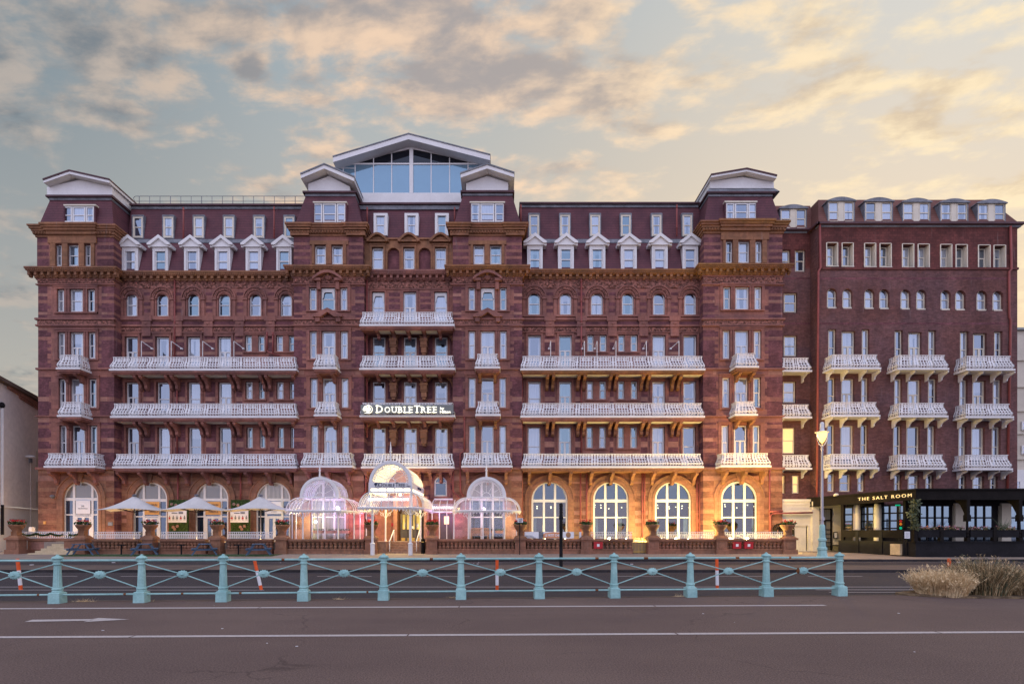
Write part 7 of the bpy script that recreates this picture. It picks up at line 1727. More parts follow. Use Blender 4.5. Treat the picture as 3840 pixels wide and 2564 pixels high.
# twin wicker pods at the right end
wk = thing('wicker_pod', (X(2940, 39.5), 39.5, TZ), 'dark domed wicker seat pod behind the rightmost urn', 'seat')
for cxs in (2935, 2957):
    d = MB(); cx = X(cxs, 39.5 if cxs < 2950 else 39.3); yq = 39.5 if cxs < 2950 else 39.3
    zs = Z(1985, yq); rad = 20 / F * yq * 1.15
    for k in range(3): d.ring(cx, zs, rad - .05, rad, yq + k * .25, yq + k * .25 + .05, 0, 14)
    for k in range(9):
        t_ = PI * (k + .5) / 9; d.tube([(cx + rad * math.cos(t_), yq, zs + rad * math.sin(t_)), (cx + rad * math.cos(t_), yq + .6, zs + rad * math.sin(t_))], .02, 5)
    for k in range(14):
        t_ = PI * (k + .5) / 14; d.tube([(cx + (rad - .02) * math.cos(t_), yq + .55, zs + (rad - .02) * math.sin(t_)), (cx + (rad - .4) * math.cos(t_), yq + .55, zs + (rad - .4) * math.sin(t_))], .015, 4)
    d.box(cx - rad, cx - rad + .06, yq, yq + .6, TZ, zs); d.box(cx + rad - .06, cx + rad, yq, yq + .6, TZ, zs); d.build('hood', ['blackwood'], wk)
    d = MB(); d.box(cx - rad + .07, cx + rad - .07, yq + .05, yq + .58, TZ + .3, TZ + .5); d.build('cushion', ['bluewood'], wk)

# ================================================================== GLASS CANOPIES
def canopy(name, label, cx, Yb, R_, zb, Yfront, zskirt_top, skirt_d, skirt_h, hw_in, cols, arch=True, walls=(), fin_h=1.2, band=None, inner_front=None):
    """barrel vault on a bombe glass skirt: cx centre, R_ vault radius, Yfront front of the vault, Yb the facade"""
    t = thing(name, (cx, Yfront, .2), label, 'canopy')
    # vault
    d = MB()
    d.ring(cx, zb, R_ - .16, R_ + .04, Yfront - .06, Yfront + .10, 0, 24)
    d.ring(cx, zb, R_ - .20, R_ - .155, Yfront - .03, Yfront + .06, 0, 24)
    k = Yfront + .35
    while k < Yb: d.ring(cx, zb, R_ - .035, R_ + .02, k - .02, k + .02, 0, 18); k += .38
    for a_ in range(0, 181, 30): d.tube([(cx + R_ * math.cos(R(a_)), Yfront, zb + R_ * math.sin(R(a_))), (cx + R_ * math.cos(R(a_)), Yb, zb + R_ * math.sin(R(a_)))], .022, 5)
    d.box(cx - R_ - .04, cx + R_ + .04, Yfront - .06, Yfront + .1, zb - .10, zb - .002)
    for s_ in (-1, 1): d.box(cx + s_ * R_ - .05, cx + s_ * R_ + .05, Yfront + .1, Yb, zb - .10, zb - .003)
    d.build('vault_frame', ['iron'], t)
    d = MB(); n_ = 20
    for i in range(n_):
        a0_, a1_ = PI * i / n_, PI * (i + 1) / n_
        d.q([(cx + R_ * math.cos(a0_), Yfront + .02, zb + R_ * math.sin(a0_)), (cx + R_ * math.cos(a1_), Yfront + .02, zb + R_ * math.sin(a1_)), (cx + R_ * math.cos(a1_), Yb, zb + R_ * math.sin(a1_)), (cx + R_ * math.cos(a0_), Yb, zb + R_ * math.sin(a0_))], 0)
    d.build('vault_glass', ['canopyglass'], t, fix=False)
    # fanlight
    d = MB(); r0, r1 = R_ * .22, R_ - .16
    d.ring(cx, zb, r0 - .03, r0 + .02, Yfront, Yfront + .05, 0, 14); d.ring(cx, zb, r1 * .86 - .02, r1 * .86 + .015, Yfront, Yfront + .05, 0, 20)
    for a_ in ((30, 60, 90, 120, 150) if arch else (22, 45, 68, 90, 112, 135, 158)): d.tube([(cx + r0 * math.cos(R(a_)), Yfront + .025, zb + r0 * math.sin(R(a_))), (cx + r1 * math.cos(R(a_)), Yfront + .025, zb + r1 * math.sin(R(a_)))], .018, 5)
    for i in range(22):
        a_ = PI * (i + .5) / 22; rm = r1 * .93; d.ball(cx + rm * math.cos(a_), Yfront + .025, zb + rm * math.sin(a_), .045, .02, .045, 0, 6)
    fan = d.build('fanlight', ['iron'], t)
    d = MB(); d.prism([(cx + r1 * math.cos(PI * i / 16), zb + r1 * math.sin(PI * i / 16)) for i in range(17)], 'y', Yfront + .03, Yfront + .04); d.build('pane', ['clear'], fan)
    d = MB(); zt = zb + R_; d.lathe([(.10, 0), (.07, .12), (.055, fin_h * .45), (.10, fin_h * .48), (.10, fin_h * .52), (.05, fin_h * .55), (.06, fin_h * .6), (.015, fin_h)], cx, Yfront, 8, 0, zt); 
    k = Yfront + .4
    while k < Yb - .3: d.tube([(cx, k, zt), (cx, k, zt + .16)], .02, 5); k += .28
    d.build('finial', ['iron'], t)
    # skirt
    yf = inner_front if inner_front else Yfront
    ip = [(cx - hw_in, Yb), (cx - hw_in, yf), (cx + hw_in, yf), (cx + hw_in, Yb)]
    secs = []
    def sec(px_, py_, nx_, ny_):
        return [(px_ + nx_ * skirt_d * math.sin(PI / 2 * j / 7), py_ + ny_ * skirt_d * math.sin(PI / 2 * j / 7), zskirt_top - skirt_h * (1 - math.cos(PI / 2 * j / 7))) for j in range(8)]
    def run(p, q_, n1, m_):
        for i in range(m_ + 1):
            s_ = i / m_; secs.append((sec(p[0] + (q_[0] - p[0]) * s_, p[1] + (q_[1] - p[1]) * s_, *n1), True))
    ls = max(2, round((Yb - yf) / .55)); lf = max(3, round(2 * hw_in / .48))
    run(ip[0], ip[1], (-1, 0), ls)
    for a_ in (22.5, 45, 67.5): secs.append((sec(*ip[1], -math.cos(R(a_)), -math.sin(R(a_))), a_ == 45))
    run(ip[1], ip[2], (0, -1), lf)
    for a_ in (22.5, 45, 67.5): secs.append((sec(*ip[2], math.sin(R(a_)), -math.cos(R(a_))), a_ == 45))
    run(ip[2], ip[3], (1, 0), ls)
    d = MB(); fr_ = MB(); vl = MB()
    for (s0, r0_), (s1, r1_) in zip(secs, secs[1:]):
        for j in range(7): d.q([s0[j], s1[j], s1[j + 1], s0[j + 1]], 0)
        e0_, e1_ = Vector(s0[7]), Vector(s1[7]); L_ = (e1_ - e0_).length
        if L_ > .01:
            n_ = max(1, round(L_ / .12))
            for i in range(n_):
                u0 = e0_ + (e1_ - e0_) * (i / n_); u1 = e0_ + (e1_ - e0_) * ((i + 1) / n_); um = (u0 + u1) / 2
                vl.q([tuple(u0), tuple(u1), (u1.x, u1.y, u1.z - .10), (u0.x, u0.y, u0.z - .10)], 0)
                if i % 2 == 0: vl.q([(u0.x, u0.y, u0.z - .10), (u1.x, u1.y, u1.z - .10), (um.x, um.y, um.z - .24)], 0)
    for s_, rb_ in secs:
        if rb_: fr_.tube(s_, .026, 5)
    fr_.tube([s_[7] for s_, _ in secs], .07, 7); fr_.tube([s_[0] for s_, _ in secs], .05, 6)
    d.build('skirt_glass', ['canopyglass'], t, smooth=True, fix=False); fr_.build('skirt_frame', ['iron'], t); vl.build('valance', ['iron'], t, fix=False)
    ze_ = zskirt_top - skirt_h
    for (sx, Yc_, zb0) in cols:
        xx = X(sx, Yc_); d = MB(); h_ = ze_ - zb0 + .05
        d.lathe([(.15, 0), (.15, .7), (.17, .72), (.17, .78), (.10, .84), (.085, .9), (.085, h_ - .55), (.12, h_ - .5), (.08, h_ - .42), (.10, h_)] if zb0 < .5 else [(.10, 0), (.07, .1), (.06, .3), (.055, h_ - .3), (.09, h_ - .26), (.07, h_)], xx, Yc_, 10, 0, zb0)
        for s_ in (-1, 1):
            d.ring(xx + s_ * .26, ze_ - .28, .10, .13, Yc_ - .015, Yc_ + .015, 0, 10, 0, 2 * PI); d.tube([(xx, Yc_, ze_ - .62), (xx + s_ * .2, Yc_, ze_ - .3), (xx + s_ * .5, Yc_, ze_ - .05)], .02, 5)
        d.build('column', ['iron'], t)
    for (sx, Yc_) in walls:
        d = MB(); xx = X(sx, Yc_); d.box(xx - .035, xx + .035, Yc_ - .035, Yc_ + .035, TZ, ze_); d.build('glazing_bar', ['iron'], t)
    return t, secs
Yl = 38.55
cxl = X(1199, Yl); Rl = 72 / F * Yl; zbl = Z(1861, Yl)
ct_l, _ = canopy('glass_bay_canopy', 'domed white iron and glass canopy left of the entrance, glowing lilac', cxl, 41.5, Rl, zbl, Yl, zbl - .08, 1.02, 1.0, Rl + .05, [(1136, 37.75, TZ), (1268, 37.75, TZ)], True, [(1096, 37.9), (1192, 37.8), (1219, 37.8), (1328, 38.2), (1110, 39.5)], 1.0)
cxr = X(1824, Yl)
ct_r, _ = canopy('glass_bay_canopy', 'domed white iron and glass canopy right of the entrance', cxr, 41.5, Rl, zbl, Yl, zbl - .08, 1.02, 1.0, Rl + .05, [(1757, 37.75, TZ), (1892, 37.75, TZ)], True, [(1812, 37.8), (1838, 37.8), (1937, 38.0), (1701, 38.2)], 1.0)
Yc0 = 36.0; cxc = X(1465, Yc0); Rc = 78 / F * Yc0; zbc = Z(1808, Yc0)
ct_c, _ = canopy('entrance_canopy', 'tall barrel vaulted white iron entrance canopy with name board above the steps', cxc, 41.5, Rc, zbc, Yc0, Z(1846, Yc0), .80, Z(1846, Yc0) - Z(1905, Yc0), Rc - .02, [(1397, 35.7, .15), (1539, 35.7, .15), (1446, 39.6, TZ), (1577, 39.6, TZ)], True, [], 1.35)
# name board, light box and uprights of the entrance canopy
d = MB(); x0_, x1_ = cxc - Rc, cxc + Rc; z_hi, z_lo = zbc - .10, Z(1831, Yc0)
d.box(x0_ - .03, x1_ + .03, Yc0 - .08, Yc0 + .06, z_lo, z_hi)
for s_ in (x0_, x1_): d.box(s_ - .06, s_ + .06, Yc0 + .06, 41.4, z_lo, z_hi)
d.build('name_board', ['iron'], ct_c)
d = MB(); zl2 = Z(1841, Yc0)
d.box(x0_ + .1, x1_ - .1, Yc0 - .02, Yc0 + .02, zl2, z_lo - .002)
for s_ in (x0_, x1_): d.box(s_ - .02, s_ + .02, Yc0 + .2, 41.3, zl2, z_lo - .002)
d.build('light_box', ['strip'], ct_c)
d = MB()
for k in range(6): xx = x0_ + (x1_ - x0_) * k / 5; d.box(xx - .04, xx + .04, Yc0 - .05, Yc0 + .05, zl2, z_lo)
for s_ in (x0_, x1_):
    for k in range(14): yq = Yc0 + .3 + k * .4; d.box(s_ - .04, s_ + .04, yq - .03, yq + .03, zl2, z_lo)
    d.box(s_ - .07, s_ + .07, Yc0 - .07, Yc0 + .07, Z(1905, Yc0), zbc)
d.box(x0_, x1_, Yc0 - .04, Yc0 + .04, Z(1846, Yc0), zl2 + .005)
for s_ in (x0_, x1_): d.box(s_ - .035, s_ + .035, Yc0, 41.3, zl2 - .06, zl2 + .004)
d.build('light_box_frame', ['iron'], ct_c)
d = MB(); zt_ = z_lo + .10; hC, hS = .30, .235; x_ = x0_ + .62
x_ = add_text(d, 'D', x_, Yc0 - .10, zt_, .4, .02, 0, width=.24, height=hC) + .04; x_ = add_text(d, 'OUBLE', x_, Yc0 - .10, zt_, .3, .02, 0, width=.80, height=hS) + .03
x_ = add_text(d, 'T', x_, Yc0 - .10, zt_, .4, .02, 0, width=.23, height=hC) + .02; x_ = add_text(d, 'REE', x_, Yc0 - .10, zt_, .3, .02, 0, width=.43, height=hS)
add_text(d, 'by', x_ + .1, Yc0 - .10, zt_ + .16, .1, .02, 0, width=.08); add_text(d, 'Hilton', x_ + .1, Yc0 - .10, zt_ + .02, .12, .02, 0, width=.26)
xe = x0_ + .42
d.ball(xe, Yc0 - .09, zt_ + .19, .11, .015, .10, 0, 10); d.box(xe - .02, xe + .02, Yc0 - .1, Yc0 - .085, zt_ + .0, zt_ + .12); d.box(xe - .07, xe + .07, Yc0 - .1, Yc0 - .085, zt_ + .0, zt_ + .025); d.ring(xe + .01, zt_ + .15, .15, .175, Yc0 - .1, Yc0 - .085, 0, 14, R(-75), R(75))
d.build('board_letters', ['ink'], ct_c, fix=False)
d = MB(); add_text(d, 'DOUBLETREE', x1_ + .075, 38.2, z_lo + .12, .25, .02, 0, width=1.7, dirx=(0, 1)); d.build('board_letters', ['ink'], ct_c, fix=False)
# low glazed links between the canopies
def link_roof(xa_s, xb_s, lab):
    Yf_, Yb_ = 39.9, 41.55; xa_, xb_ = xa_s, xb_s; zt = zbl - .05; ze_ = zt - 1.0
    t = thing('link_canopy', ((xa_ + xb_) / 2, Yf_, TZ), lab, 'canopy', 'low glazed links between the canopies')
    prof = [(Yb_ - 1.35 * math.sin(PI / 2 * j / 7), zt - 1.0 * (1 - math.cos(PI / 2 * j / 7))) for j in range(8)]
    d = MB()
    for (y0_, z0_), (y1_, z1_) in zip(prof, prof[1:]): d.q([(xa_, y0_, z0_), (xb_, y0_, z0_), (xb_, y1_, z1_), (xa_, y1_, z1_)], 0)
    d.build('glass', ['canopyglass'], t, smooth=True, fix=False)
    d = MB(); n_ = max(2, round((xb_ - xa_) / .62))
    for k in range(n_ + 1):
        xx = xa_ + (xb_ - xa_) * k / n_; d.tube([(xx, y_, z_) for y_, z_ in prof], .028, 5)
    d.tube([(xa_, prof[-1][0], ze_), (xb_, prof[-1][0], ze_)], .07, 6); d.box(xa_, xb_, Yb_ - .05, Yb_ + .1, zt - .03, zt + .1)
    for k in range(n_ + 1): xx = xa_ + (xb_ - xa_) * k / n_; d.box(xx - .03, xx + .03, prof[-1][0] - .03, prof[-1][0] + .03, TZ, ze_)
    d.build('frame', ['iron'], t)
link_roof(cxl + Rl + 1.1, cxc - Rc - .85, 'low curved glass link between the left canopy and the entrance canopy'); link_roof(cxc + Rc + .85, cxr - Rl - 1.1, 'low curved glass link between the entrance canopy and the right canopy')

# glazed screens of the two side bays
for t_, c_ in ((ct_l, cxl), (ct_r, cxr)):
    ze_ = zbl - 1.15
    for (u0, u1) in ((-2.3, -1.22), (-1.16, -.2), (-.14, .36), (.42, 1.26), (1.32, 2.3)):
        d = MB(); d.box(c_ + u0, c_ + u1, 37.86, 37.875, TZ + .05, ze_); d.build('glass_wall', ['screen'], t_)
# --- lit name sign on the second floor balcony
sg = thing('lit_sign', (X(1527, 40.3), 40.3, Z(1552, 40.3)), 'glowing white name sign fixed to the balcony over the entrance', 'sign')
d = MB(); Yq = 40.28; sz = lambda z: 1480 + z * .1913; sxz = lambda z: 1330 + z * .1913
zb_, ztc, zts = Z(sz(350), Yq), Z(sz(208), Yq), Z(sz(232), Yq)
for (s_, a_, b_, cap) in (('D', 412, 560, 1), ('O', 575, 705, 0), ('U', 715, 835, 0), ('B', 845, 945, 0), ('L', 955, 1060, 0), ('E', 1050, 1150, 0), ('T', 1150, 1292, 1), ('R', 1292, 1410, 0), ('E', 1415, 1515, 0), ('E', 1525, 1622, 0)):
    e0, e1 = X(sxz(a_ + 12), Yq), X(sxz(b_ - 10), Yq); zz1 = ztc if cap else zts
    add_text(d, s_, e0, Yq, zb_, .5, .08, 0, width=e1 - e0, height=zz1 - zb_, bold=.004)
    if s_ in 'DUBLTRE':
        for q_ in ((zb_,) if s_ == 'T' else (zb_, zz1 - .05) if s_ in 'DBERL' else (zz1 - .05,)):
            if s_ == 'T': d.box((e0 + e1) / 2 - .12, (e0 + e1) / 2 + .12, Yq - .04, Yq + .04, q_, q_ + .05)
            elif s_ == 'U': d.box(e0 - .06, e0 + .14, Yq - .04, Yq + .04, q_, q_ + .05); d.box(e1 - .14, e1 + .06, Yq - .04, Yq + .04, q_, q_ + .05)
            else: d.box(e0 - .06, e0 + .12, Yq - .04, Yq + .04, q_, q_ + .05)
d.build('name_letters', ['letterglow'], sg, fix=False); d = MB()
for (s_, a_, b_, z0_, z1_) in (('by', 1675, 1755, 300, 240), ('Hilton', 1672, 1880, 360, 305)):
    e0, e1 = X(sxz(a_), Yq), X(sxz(b_), Yq); add_text(d, s_, e0, Yq, Z(sz(z0_), Yq), .4, .08, 0, width=e1 - e0, height=Z(sz(z1_), Yq) - Z(sz(z0_), Yq), bold=.01)
d.build('byline_letters', ['letterglow'], sg, fix=False)
d = MB(); d.box(X(1352, Yq), X(1700, Yq), Yq + .05, Yq + .09, zb_ - .06, ztc + .07); d.build('shade_panel', ['panelgrey'], sg)  # added dark panel standing in for shade on the railing behind the letters
d = MB(); ex, ez = X(sxz(262), Yq), Z(sz(283), Yq); rr = Z(sz(200), Yq) - ez
d.ring(ex + .03, ez, rr - .05, rr, Yq - .04, Yq + .04, 0, 22, R(-100), R(95)); d.ring(ex - .03, ez, rr - .16, rr - .10, Yq - .04, Yq + .04, 0, 20, R(-80), R(70))
for (qx, qz, r_) in ((-.13, .12, .14), (.04, .17, .15), (-.22, -.02, .12), (.12, .04, .12), (-.05, .0, .13)): d.ring(ex - .06 + qx, ez + qz, r_ - .055, r_, Yq - .04, Yq + .04, 0, 12, 0, 2 * PI)
d.box(ex - .10, ex - .01, Yq - .04, Yq + .04, ez - rr * .8, ez - .02); d.box(ex - .26, ex + .12, Yq - .04, Yq + .04, ez - rr * .95, ez - rr * .8)
d.build('tree_emblem', ['letterglow'], sg, fix=False)

# ================================================================== LAMPS
def point(name, loc, energy, color, r=.12, spot=None):
    l = bpy.data.lights.new(name, 'SPOT' if spot else 'POINT'); l.energy = energy; l.color = color; l.shadow_soft_size = r
    if spot: l.spot_size = R(spot[0]); l.spot_blend = .9
    o = bpy.data.objects.new(name, l); C.objects.link(o); o.location = loc
    if spot: o.rotation_euler = spot[1]
    return o
WARM = (1.0, 0.74, 0.24)
# terrace floods washing the right-hand arches
for (sx, e_) in ((1975, 110), (2060, 140), (2150, 160), (2240, 220), (2330, 340), (2405, 850), (2470, 420), (2540, 430), (2610, 880), (2672, 720), (2740, 380), (2810, 350), (2880, 280)):
    point('terrace_flood_and_fill', (X(sx, 41), 38.9 if sx < 2640 else 38.5, 1.12), e_, WARM, .12)
for (sx, e_) in ((190, 120), (310, 120), (440, 130), (560, 110), (680, 120), (800, 110), (905, 130), (1030, 190)):  # added warm fill along the left arches, no fittings known there
    point('terrace_flood_and_fill', (X(sx, 41), 38.9, 1.12), e_, (1.0, .60, .24), .12)
# strips under the first-floor balconies
strips = [(2002, 2048), (2080, 2126), (2158, 2205), (2237, 2283), (2315, 2362), (2394, 2440), (2472, 2518), (2552, 2598), (2745, 2780), (2815, 2850), (1759, 1812), (1841, 1894), (1170, 1210), (1238, 1285)]
for i, (a_, b_) in enumerate(strips):
    yq = 41.2 if 1950 < a_ < 2640 else 40.5
    d = MB(); d.box(X(a_, yq), X(b_, yq), yq, yq + .12, Z(1759, yq), Z(1755.5, yq)); d.build('balcony_strip_light', ['strip'], hotel)
    l = bpy.data.lights.new('balcony_strip', 'AREA'); l.shape = 'RECTANGLE'; l.size = X(b_, yq) - X(a_, yq); l.size_y = .12
    l.energy = 8.5 * {0: 3, 1: 4, 2: 6, 3: 9, 4: 14, 5: 16, 6: 16, 7: 16, 8: 14, 9: 14, 10: 11, 11: 11, 12: 4, 13: 6}[i]; l.color = (1.0, .80, .36)
    o = bpy.data.objects.new('balcony_strip', l); C.objects.link(o); o.location = (X((a_ + b_) / 2, yq), yq + .06, Z(1760, yq)); o.rotation_euler = (R(20), 0, 0)
# canopies
LIL, PNK = (.52, .46, 1.0), (1.0, .34, .62)
point('bay_lamp', (cxl - 1.75, 40.2, 2.5), 150, (1.0, .84, .36), .1)
point('bay_lamp', (cxl - .2, 39.6, 3.6), 138, LIL, .2); point('bay_lamp', (cxl + 1.6, 39.8, 2.9), 105, PNK, .2); point('bay_lamp', (cxl + 2.6, 40.6, 2.6), 78, PNK, .2)
point('bay_lamp', (cxr - 2.6, 40.3, 2.8), 108, (1.0, .38, .80), .2); point('bay_lamp', (cxr - .4, 39.6, 3.5), 81, (.85, .55, .95), .2); point('bay_lamp', (cxr + 1.8, 40.2, 2.6), 110, (1.0, .80, .36), .12); point('bay_lamp', (cxr - 3.6, 40.2, 2.9), 46, (.55, .35, 1.0), .2)
for (x_, y_, z_, e_) in ((cxc - .7, 37.0, 4.35, 70), (cxc + .8, 37.0, 4.3, 75), (cxc + .1, 38.8, 4.4, 95), (cxc + .4, 40.4, 3.9, 70), (cxc - .1, 37.2, 5.7, 40), (cxc + .1, 39.2, 5.7, 40)): point('canopy_lamp', (x_, y_, z_), e_ * 2.6, (1.0, .72, .24), .12)
for (x_, y_, z_) in ((cxc - .72, 36.6, 4.42), (cxc + .55, 36.5, 4.25), (cxl - 2.0, 38.3, 3.15)):
    d = MB(); d.ball(x_, y_, z_, .1, n=8); d.build('lamp_bulb', ['bulb'], ct_c if x_ > cxl + 2 else ct_l)
# street lamp
Yl2 = 33.3; lx = X(3083, Yl2)
lp = thing('street_lamp', (lx, Yl2, .05), 'lit ornate street lamp with teal fluted base and white column by the annex', 'street lamp')
d = MB(); zbase = Z(1968, Yl2)
d.lathe([(.33, 0), (.33, .12), (.30, .2), (.26, .5), (.29, .56), (.29, .66), (.22, .74), (.20, 1.05), (.25, 1.12), (.25, 1.22), (.19, 1.3), (.16, zbase - .1), (.12, zbase)], lx, Yl2, 16, 0, .05, flute=.05); d.build('base', ['teal'], lp)
d = MB(); z1_ = Z(1672, Yl2); d.lathe([(.10, zbase), (.085, zbase + .1), (.058, z1_ - .3), (.09, z1_ - .25), (.06, z1_ - .15), (.07, z1_)], lx, Yl2, 10, 0, 0); d.box(lx - .09, lx + .09, Yl2 - .12, Yl2 - .08, Z(1950, Yl2), Z(1938, Yl2)); d.build('column', ['lamppost'], lp)
lx2 = X(3091, Yl2); zc_ = Z(1645, Yl2)
d = MB()
for a_ in (0, 90, 180, 270, 45):
    c_, s_ = math.cos(R(a_ + 12)), math.sin(R(a_ + 12)); d.tube([(lx + r_ * c_, Yl2 + r_ * s_, z_) for r_, z_ in ((.05, z1_), (.22, z1_ + .12), (.36, z1_ + .4), (.40, z1_ + .7), (.38, z1_ + .86))], .022, 6)
d.lathe([(.40, 0), (.40, .03), (.16, .08), (.12, .16), (.12, .55), (.07, .64), (.0, .66)], lx, Yl2, 14, 0, z1_ + .86); d.build('lantern_frame', ['iron'], lp)
d = MB(); d.lathe([(.03, 0), (.13, .12), (.24, .4), (.30, .62), (.30, .68)], lx, Yl2, 14, 0, z1_ + .18); d.build('lantern_bowl', ['lampglass'], lp, smooth=True)
point('street_lamp_and_fill', (lx, Yl2 - .0, z1_ + .55), 90, (1.0, .50, .08), .28)
point('street_lamp_and_fill', (lx - .3, Yl2 + 2.6, z1_ + .5), 1700, (1.0, .58, .16), .25)  # added light without a fixture, hung behind the lantern to brighten the wall

# ================================================================== STREET THINGS
d = MB(); Yq = 26.0; xx = X(2104, Yq); d.tube([(xx, Yq, .02), (xx, Yq, Z(1893, Yq))], .085, 10); d.lathe([(.10, 0), (.10, .05), (.03, .1)], xx, Yq, 10, 0, Z(1893, Yq)); d.tube([(xx - .1, Yq, Z(1940, Yq)), (xx + .1, Yq, Z(1940, Yq))], .09, 8)
tag(d.build('black_post', ['black']), 'tall plain black post standing on the traffic island', 'post')
ts = thing('taxi_sign', (X(1949, 36.2), 36.2, .15), 'small white taxis only sign on a thin dark pole', 'sign')
d = MB(); xx = X(1949, 36.2); d.tube([(xx, 36.2, .15), (xx, 36.2, Z(1944, 36.2))], .035, 7); d.build('pole', ['black'], ts)
d = MB(); e0, e1, z0_, z1_ = X(1941, 36.1), X(1961, 36.1), Z(1958, 36.1), Z(1942, 36.1); d.box(e0, e1, 36.1, 36.14, z0_, z1_, 0); add_text(d, 'TAXIS', e0 + .05, 36.09, z0_ + .16, .1, .01, 1, width=(e1 - e0) - .1, bold=.004); add_text(d, 'ONLY', e0 + .06, 36.09, z0_ + .04, .1, .01, 1, width=(e1 - e0) - .12, bold=.004); d.build('plate', ['sign', 'ink'], ts, fix=False)
# lane delineators
d0 = thing('lane_marker_post', (X(78, 16.9), 16.9, -.1), 'orange and white lane post at the far left, second in front of the road', 'post', 'orange and white lane posts')
d = MB(); xx = X(78, 16.9)
prof = [(.045, 0), (.045, .16), (.045, .161), (.045, .56), (.045, .561), (.045, .98), (.03, 1.0)]
for (z0_, z1_, m_, nm) in ((0, .15, 'orange', 'foot_band'), (.15, .62, 'sign', 'white_sleeve'), (.62, 1.0, 'orange', 'top_band')):
    d = MB(); d.lathe([(.05 if m_ == 'orange' else .052, z0_), (.05 if m_ == 'orange' else .052, z1_ - (.02 if z1_ == 1 else 0))] + ([(.035, 1.0)] if z1_ == 1 else []), xx, 16.9, 10, 0, -.1); d.build(nm, [m_], d0, smooth=False)
d0.rotation_euler.y = R(-6); d0['label'] = 'orange and white lane post at the far left, leaning slightly'
for (sx, rot, lb_) in ((980, -13, 'orange and white lane post leaning over near the third parasol'), (1864, 0, 'upright orange and white lane post in front of the right glass bay'), (2690, -1, 'upright orange and white lane post in front of the rightmost balustrades'), (3559, 0, 'orange and white lane post half hidden by dry grass at the right')):
    c = clone(d0, X(sx, 16.9) - X(78, 16.9), label=lb_); c.rotation_euler.y = R(rot)
# ------------------------------------------------------------------ seafront railing
pl = [(132, 1382), (325, 1378), (512, 1377), (697, 1374), (880, 1373), (1057, 1371), (1236, 1370), (1408, 1368), (1583, 1367), (1757, 1366), (1925, 1365)]
pw_ = []
for i, (x_, y_) in enumerate(pl):
    yq = 13.06 + (14.57 - 13.06) * i / 10.0; pw_.append((X(x_ * 1.6354, yq), yq))
dxp, dyp = pw_[1][0] - pw_[0][0], pw_[1][1] - pw_[0][1]
pw_ = [(pw_[0][0] - dxp * k, pw_[0][1] - dyp * k) for k in (3, 2, 1)] + pw_
ra = math.atan2(dyp, dxp)
rl = thing('seafront_railing', (pw_[7][0], pw_[7][1], 0), 'pale turquoise cast iron railing with rosettes along the promenade edge', 'railing')
d = MB(); bs = .135
cr, sr = math.cos(ra), math.sin(ra)
def rot(x_, y_): return (x_ * cr - y_ * sr, x_ * sr + y_ * cr)
b4 = [rot(*q_) for q_ in ((-bs, -bs), (bs, -bs), (bs, bs), (-bs, bs))]
d.hexa([(x_, y_, 0) for x_, y_ in b4], [(x_ * .97, y_ * .97, .25) for x_, y_ in b4])
d.hexa([(x_ * .97, y_ * .97, .2502) for x_, y_ in b4], [(x_ * .8, y_ * .8, .27) for x_, y_ in b4])
d.lathe([(.115, .268), (.118, .29), (.10, .315), (.118, .335), (.118, .355), (.098, .375)], 0, 0, 16)
d.lathe([(.096, .376), (.076, .93)], 0, 0, 24, flute=.10)
d.lathe([(.082, .931), (.10, .945), (.10, .965), (.08, .985), (.08, 1.0), (.092, 1.01), (.092, 1.075), (.105, 1.085), (.125, 1.09), (.128, 1.105), (.10, 1.135), (.06, 1.155), (.035, 1.165), (.035, 1.18), (.015, 1.195)], 0, 0, 16)
pproto = d.build('post', ['teal'], rl, org=(0, 0, 0))
d = MB(); d.lathe([(.02, -.045), (.10, -.04), (.145, -.025), (.155, 0), (.145, .025), (.10, .04), (.045, .045), (.04, .06), (.015, .075)], 0, 0, 28, flute=.15)
for v in range(len(d.v)):
    x_, y_, z_ = d.v[v]; q_ = rot(x_ * .98, -z_); d.v[v] = (q_[0], q_[1], y_ * .68)
rproto = d.build('rosette', ['teal'], rl, org=(0, 0, 0))
for i, (x_, y_) in enumerate(pw_):
    o = pproto if i == 0 else pproto.copy()
    if i: C.objects.link(o); o.parent = rl
    o.location = Vector((x_, y_, 0)) - ORG[rl.name]
for i in range(len(pw_) - 1):
    (xa_, ya_), (xb_, yb_) = pw_[i], pw_[i + 1]; L_ = math.hypot(xb_ - xa_, yb_ - ya_); ux_, uy_ = (xb_ - xa_) / L_, (yb_ - ya_) / L_
    mx_, my_ = (xa_ + xb_) / 2, (ya_ + yb_) / 2
    o = rproto if i == 0 else rproto.copy()
    if i: C.objects.link(o); o.parent = rl
    o.location = Vector((mx_, my_, .69)) - ORG[rl.name]
    for (z_, r_, nm) in ((1.045, .028, 'top_rail'), (.205, .023, 'bottom_rail')):
        d = MB(); d.tube([(xa_ + ux_ * .07, ya_ + uy_ * .07, z_), (xb_ - ux_ * .07, yb_ - uy_ * .07, z_)], r_, 8)
        for k, s_ in ((.1, 1), (L_ - .1, 1)): d.tube([(xa_ + ux_ * (k - .035), ya_ + uy_ * (k - .035), z_), (xa_ + ux_ * (k + .035), ya_ + uy_ * (k + .035), z_)], r_ * 1.4, 8)
        o = d.build(nm, ['teal'], rl)
    for s_ in (1, -1):
        d = MB(); zA, zB = (.95, .36)
        d.tube([(xa_ + ux_ * .08, ya_ + uy_ * .08, zA if s_ == 1 else zB), (mx_ - ux_ * .12, my_ - uy_ * .12, .69 + s_ * .035)], .0145, 6); d.build('diagonal_rod', ['teal'], rl)
        d = MB(); d.tube([(mx_ + ux_ * .12, my_ + uy_ * .12, .69 + s_ * .035), (xb_ - ux_ * .08, yb_ - uy_ * .08, zA if s_ == 1 else zB)], .0145, 6); d.build('diagonal_rod', ['teal'], rl)
rn = random.Random(8)
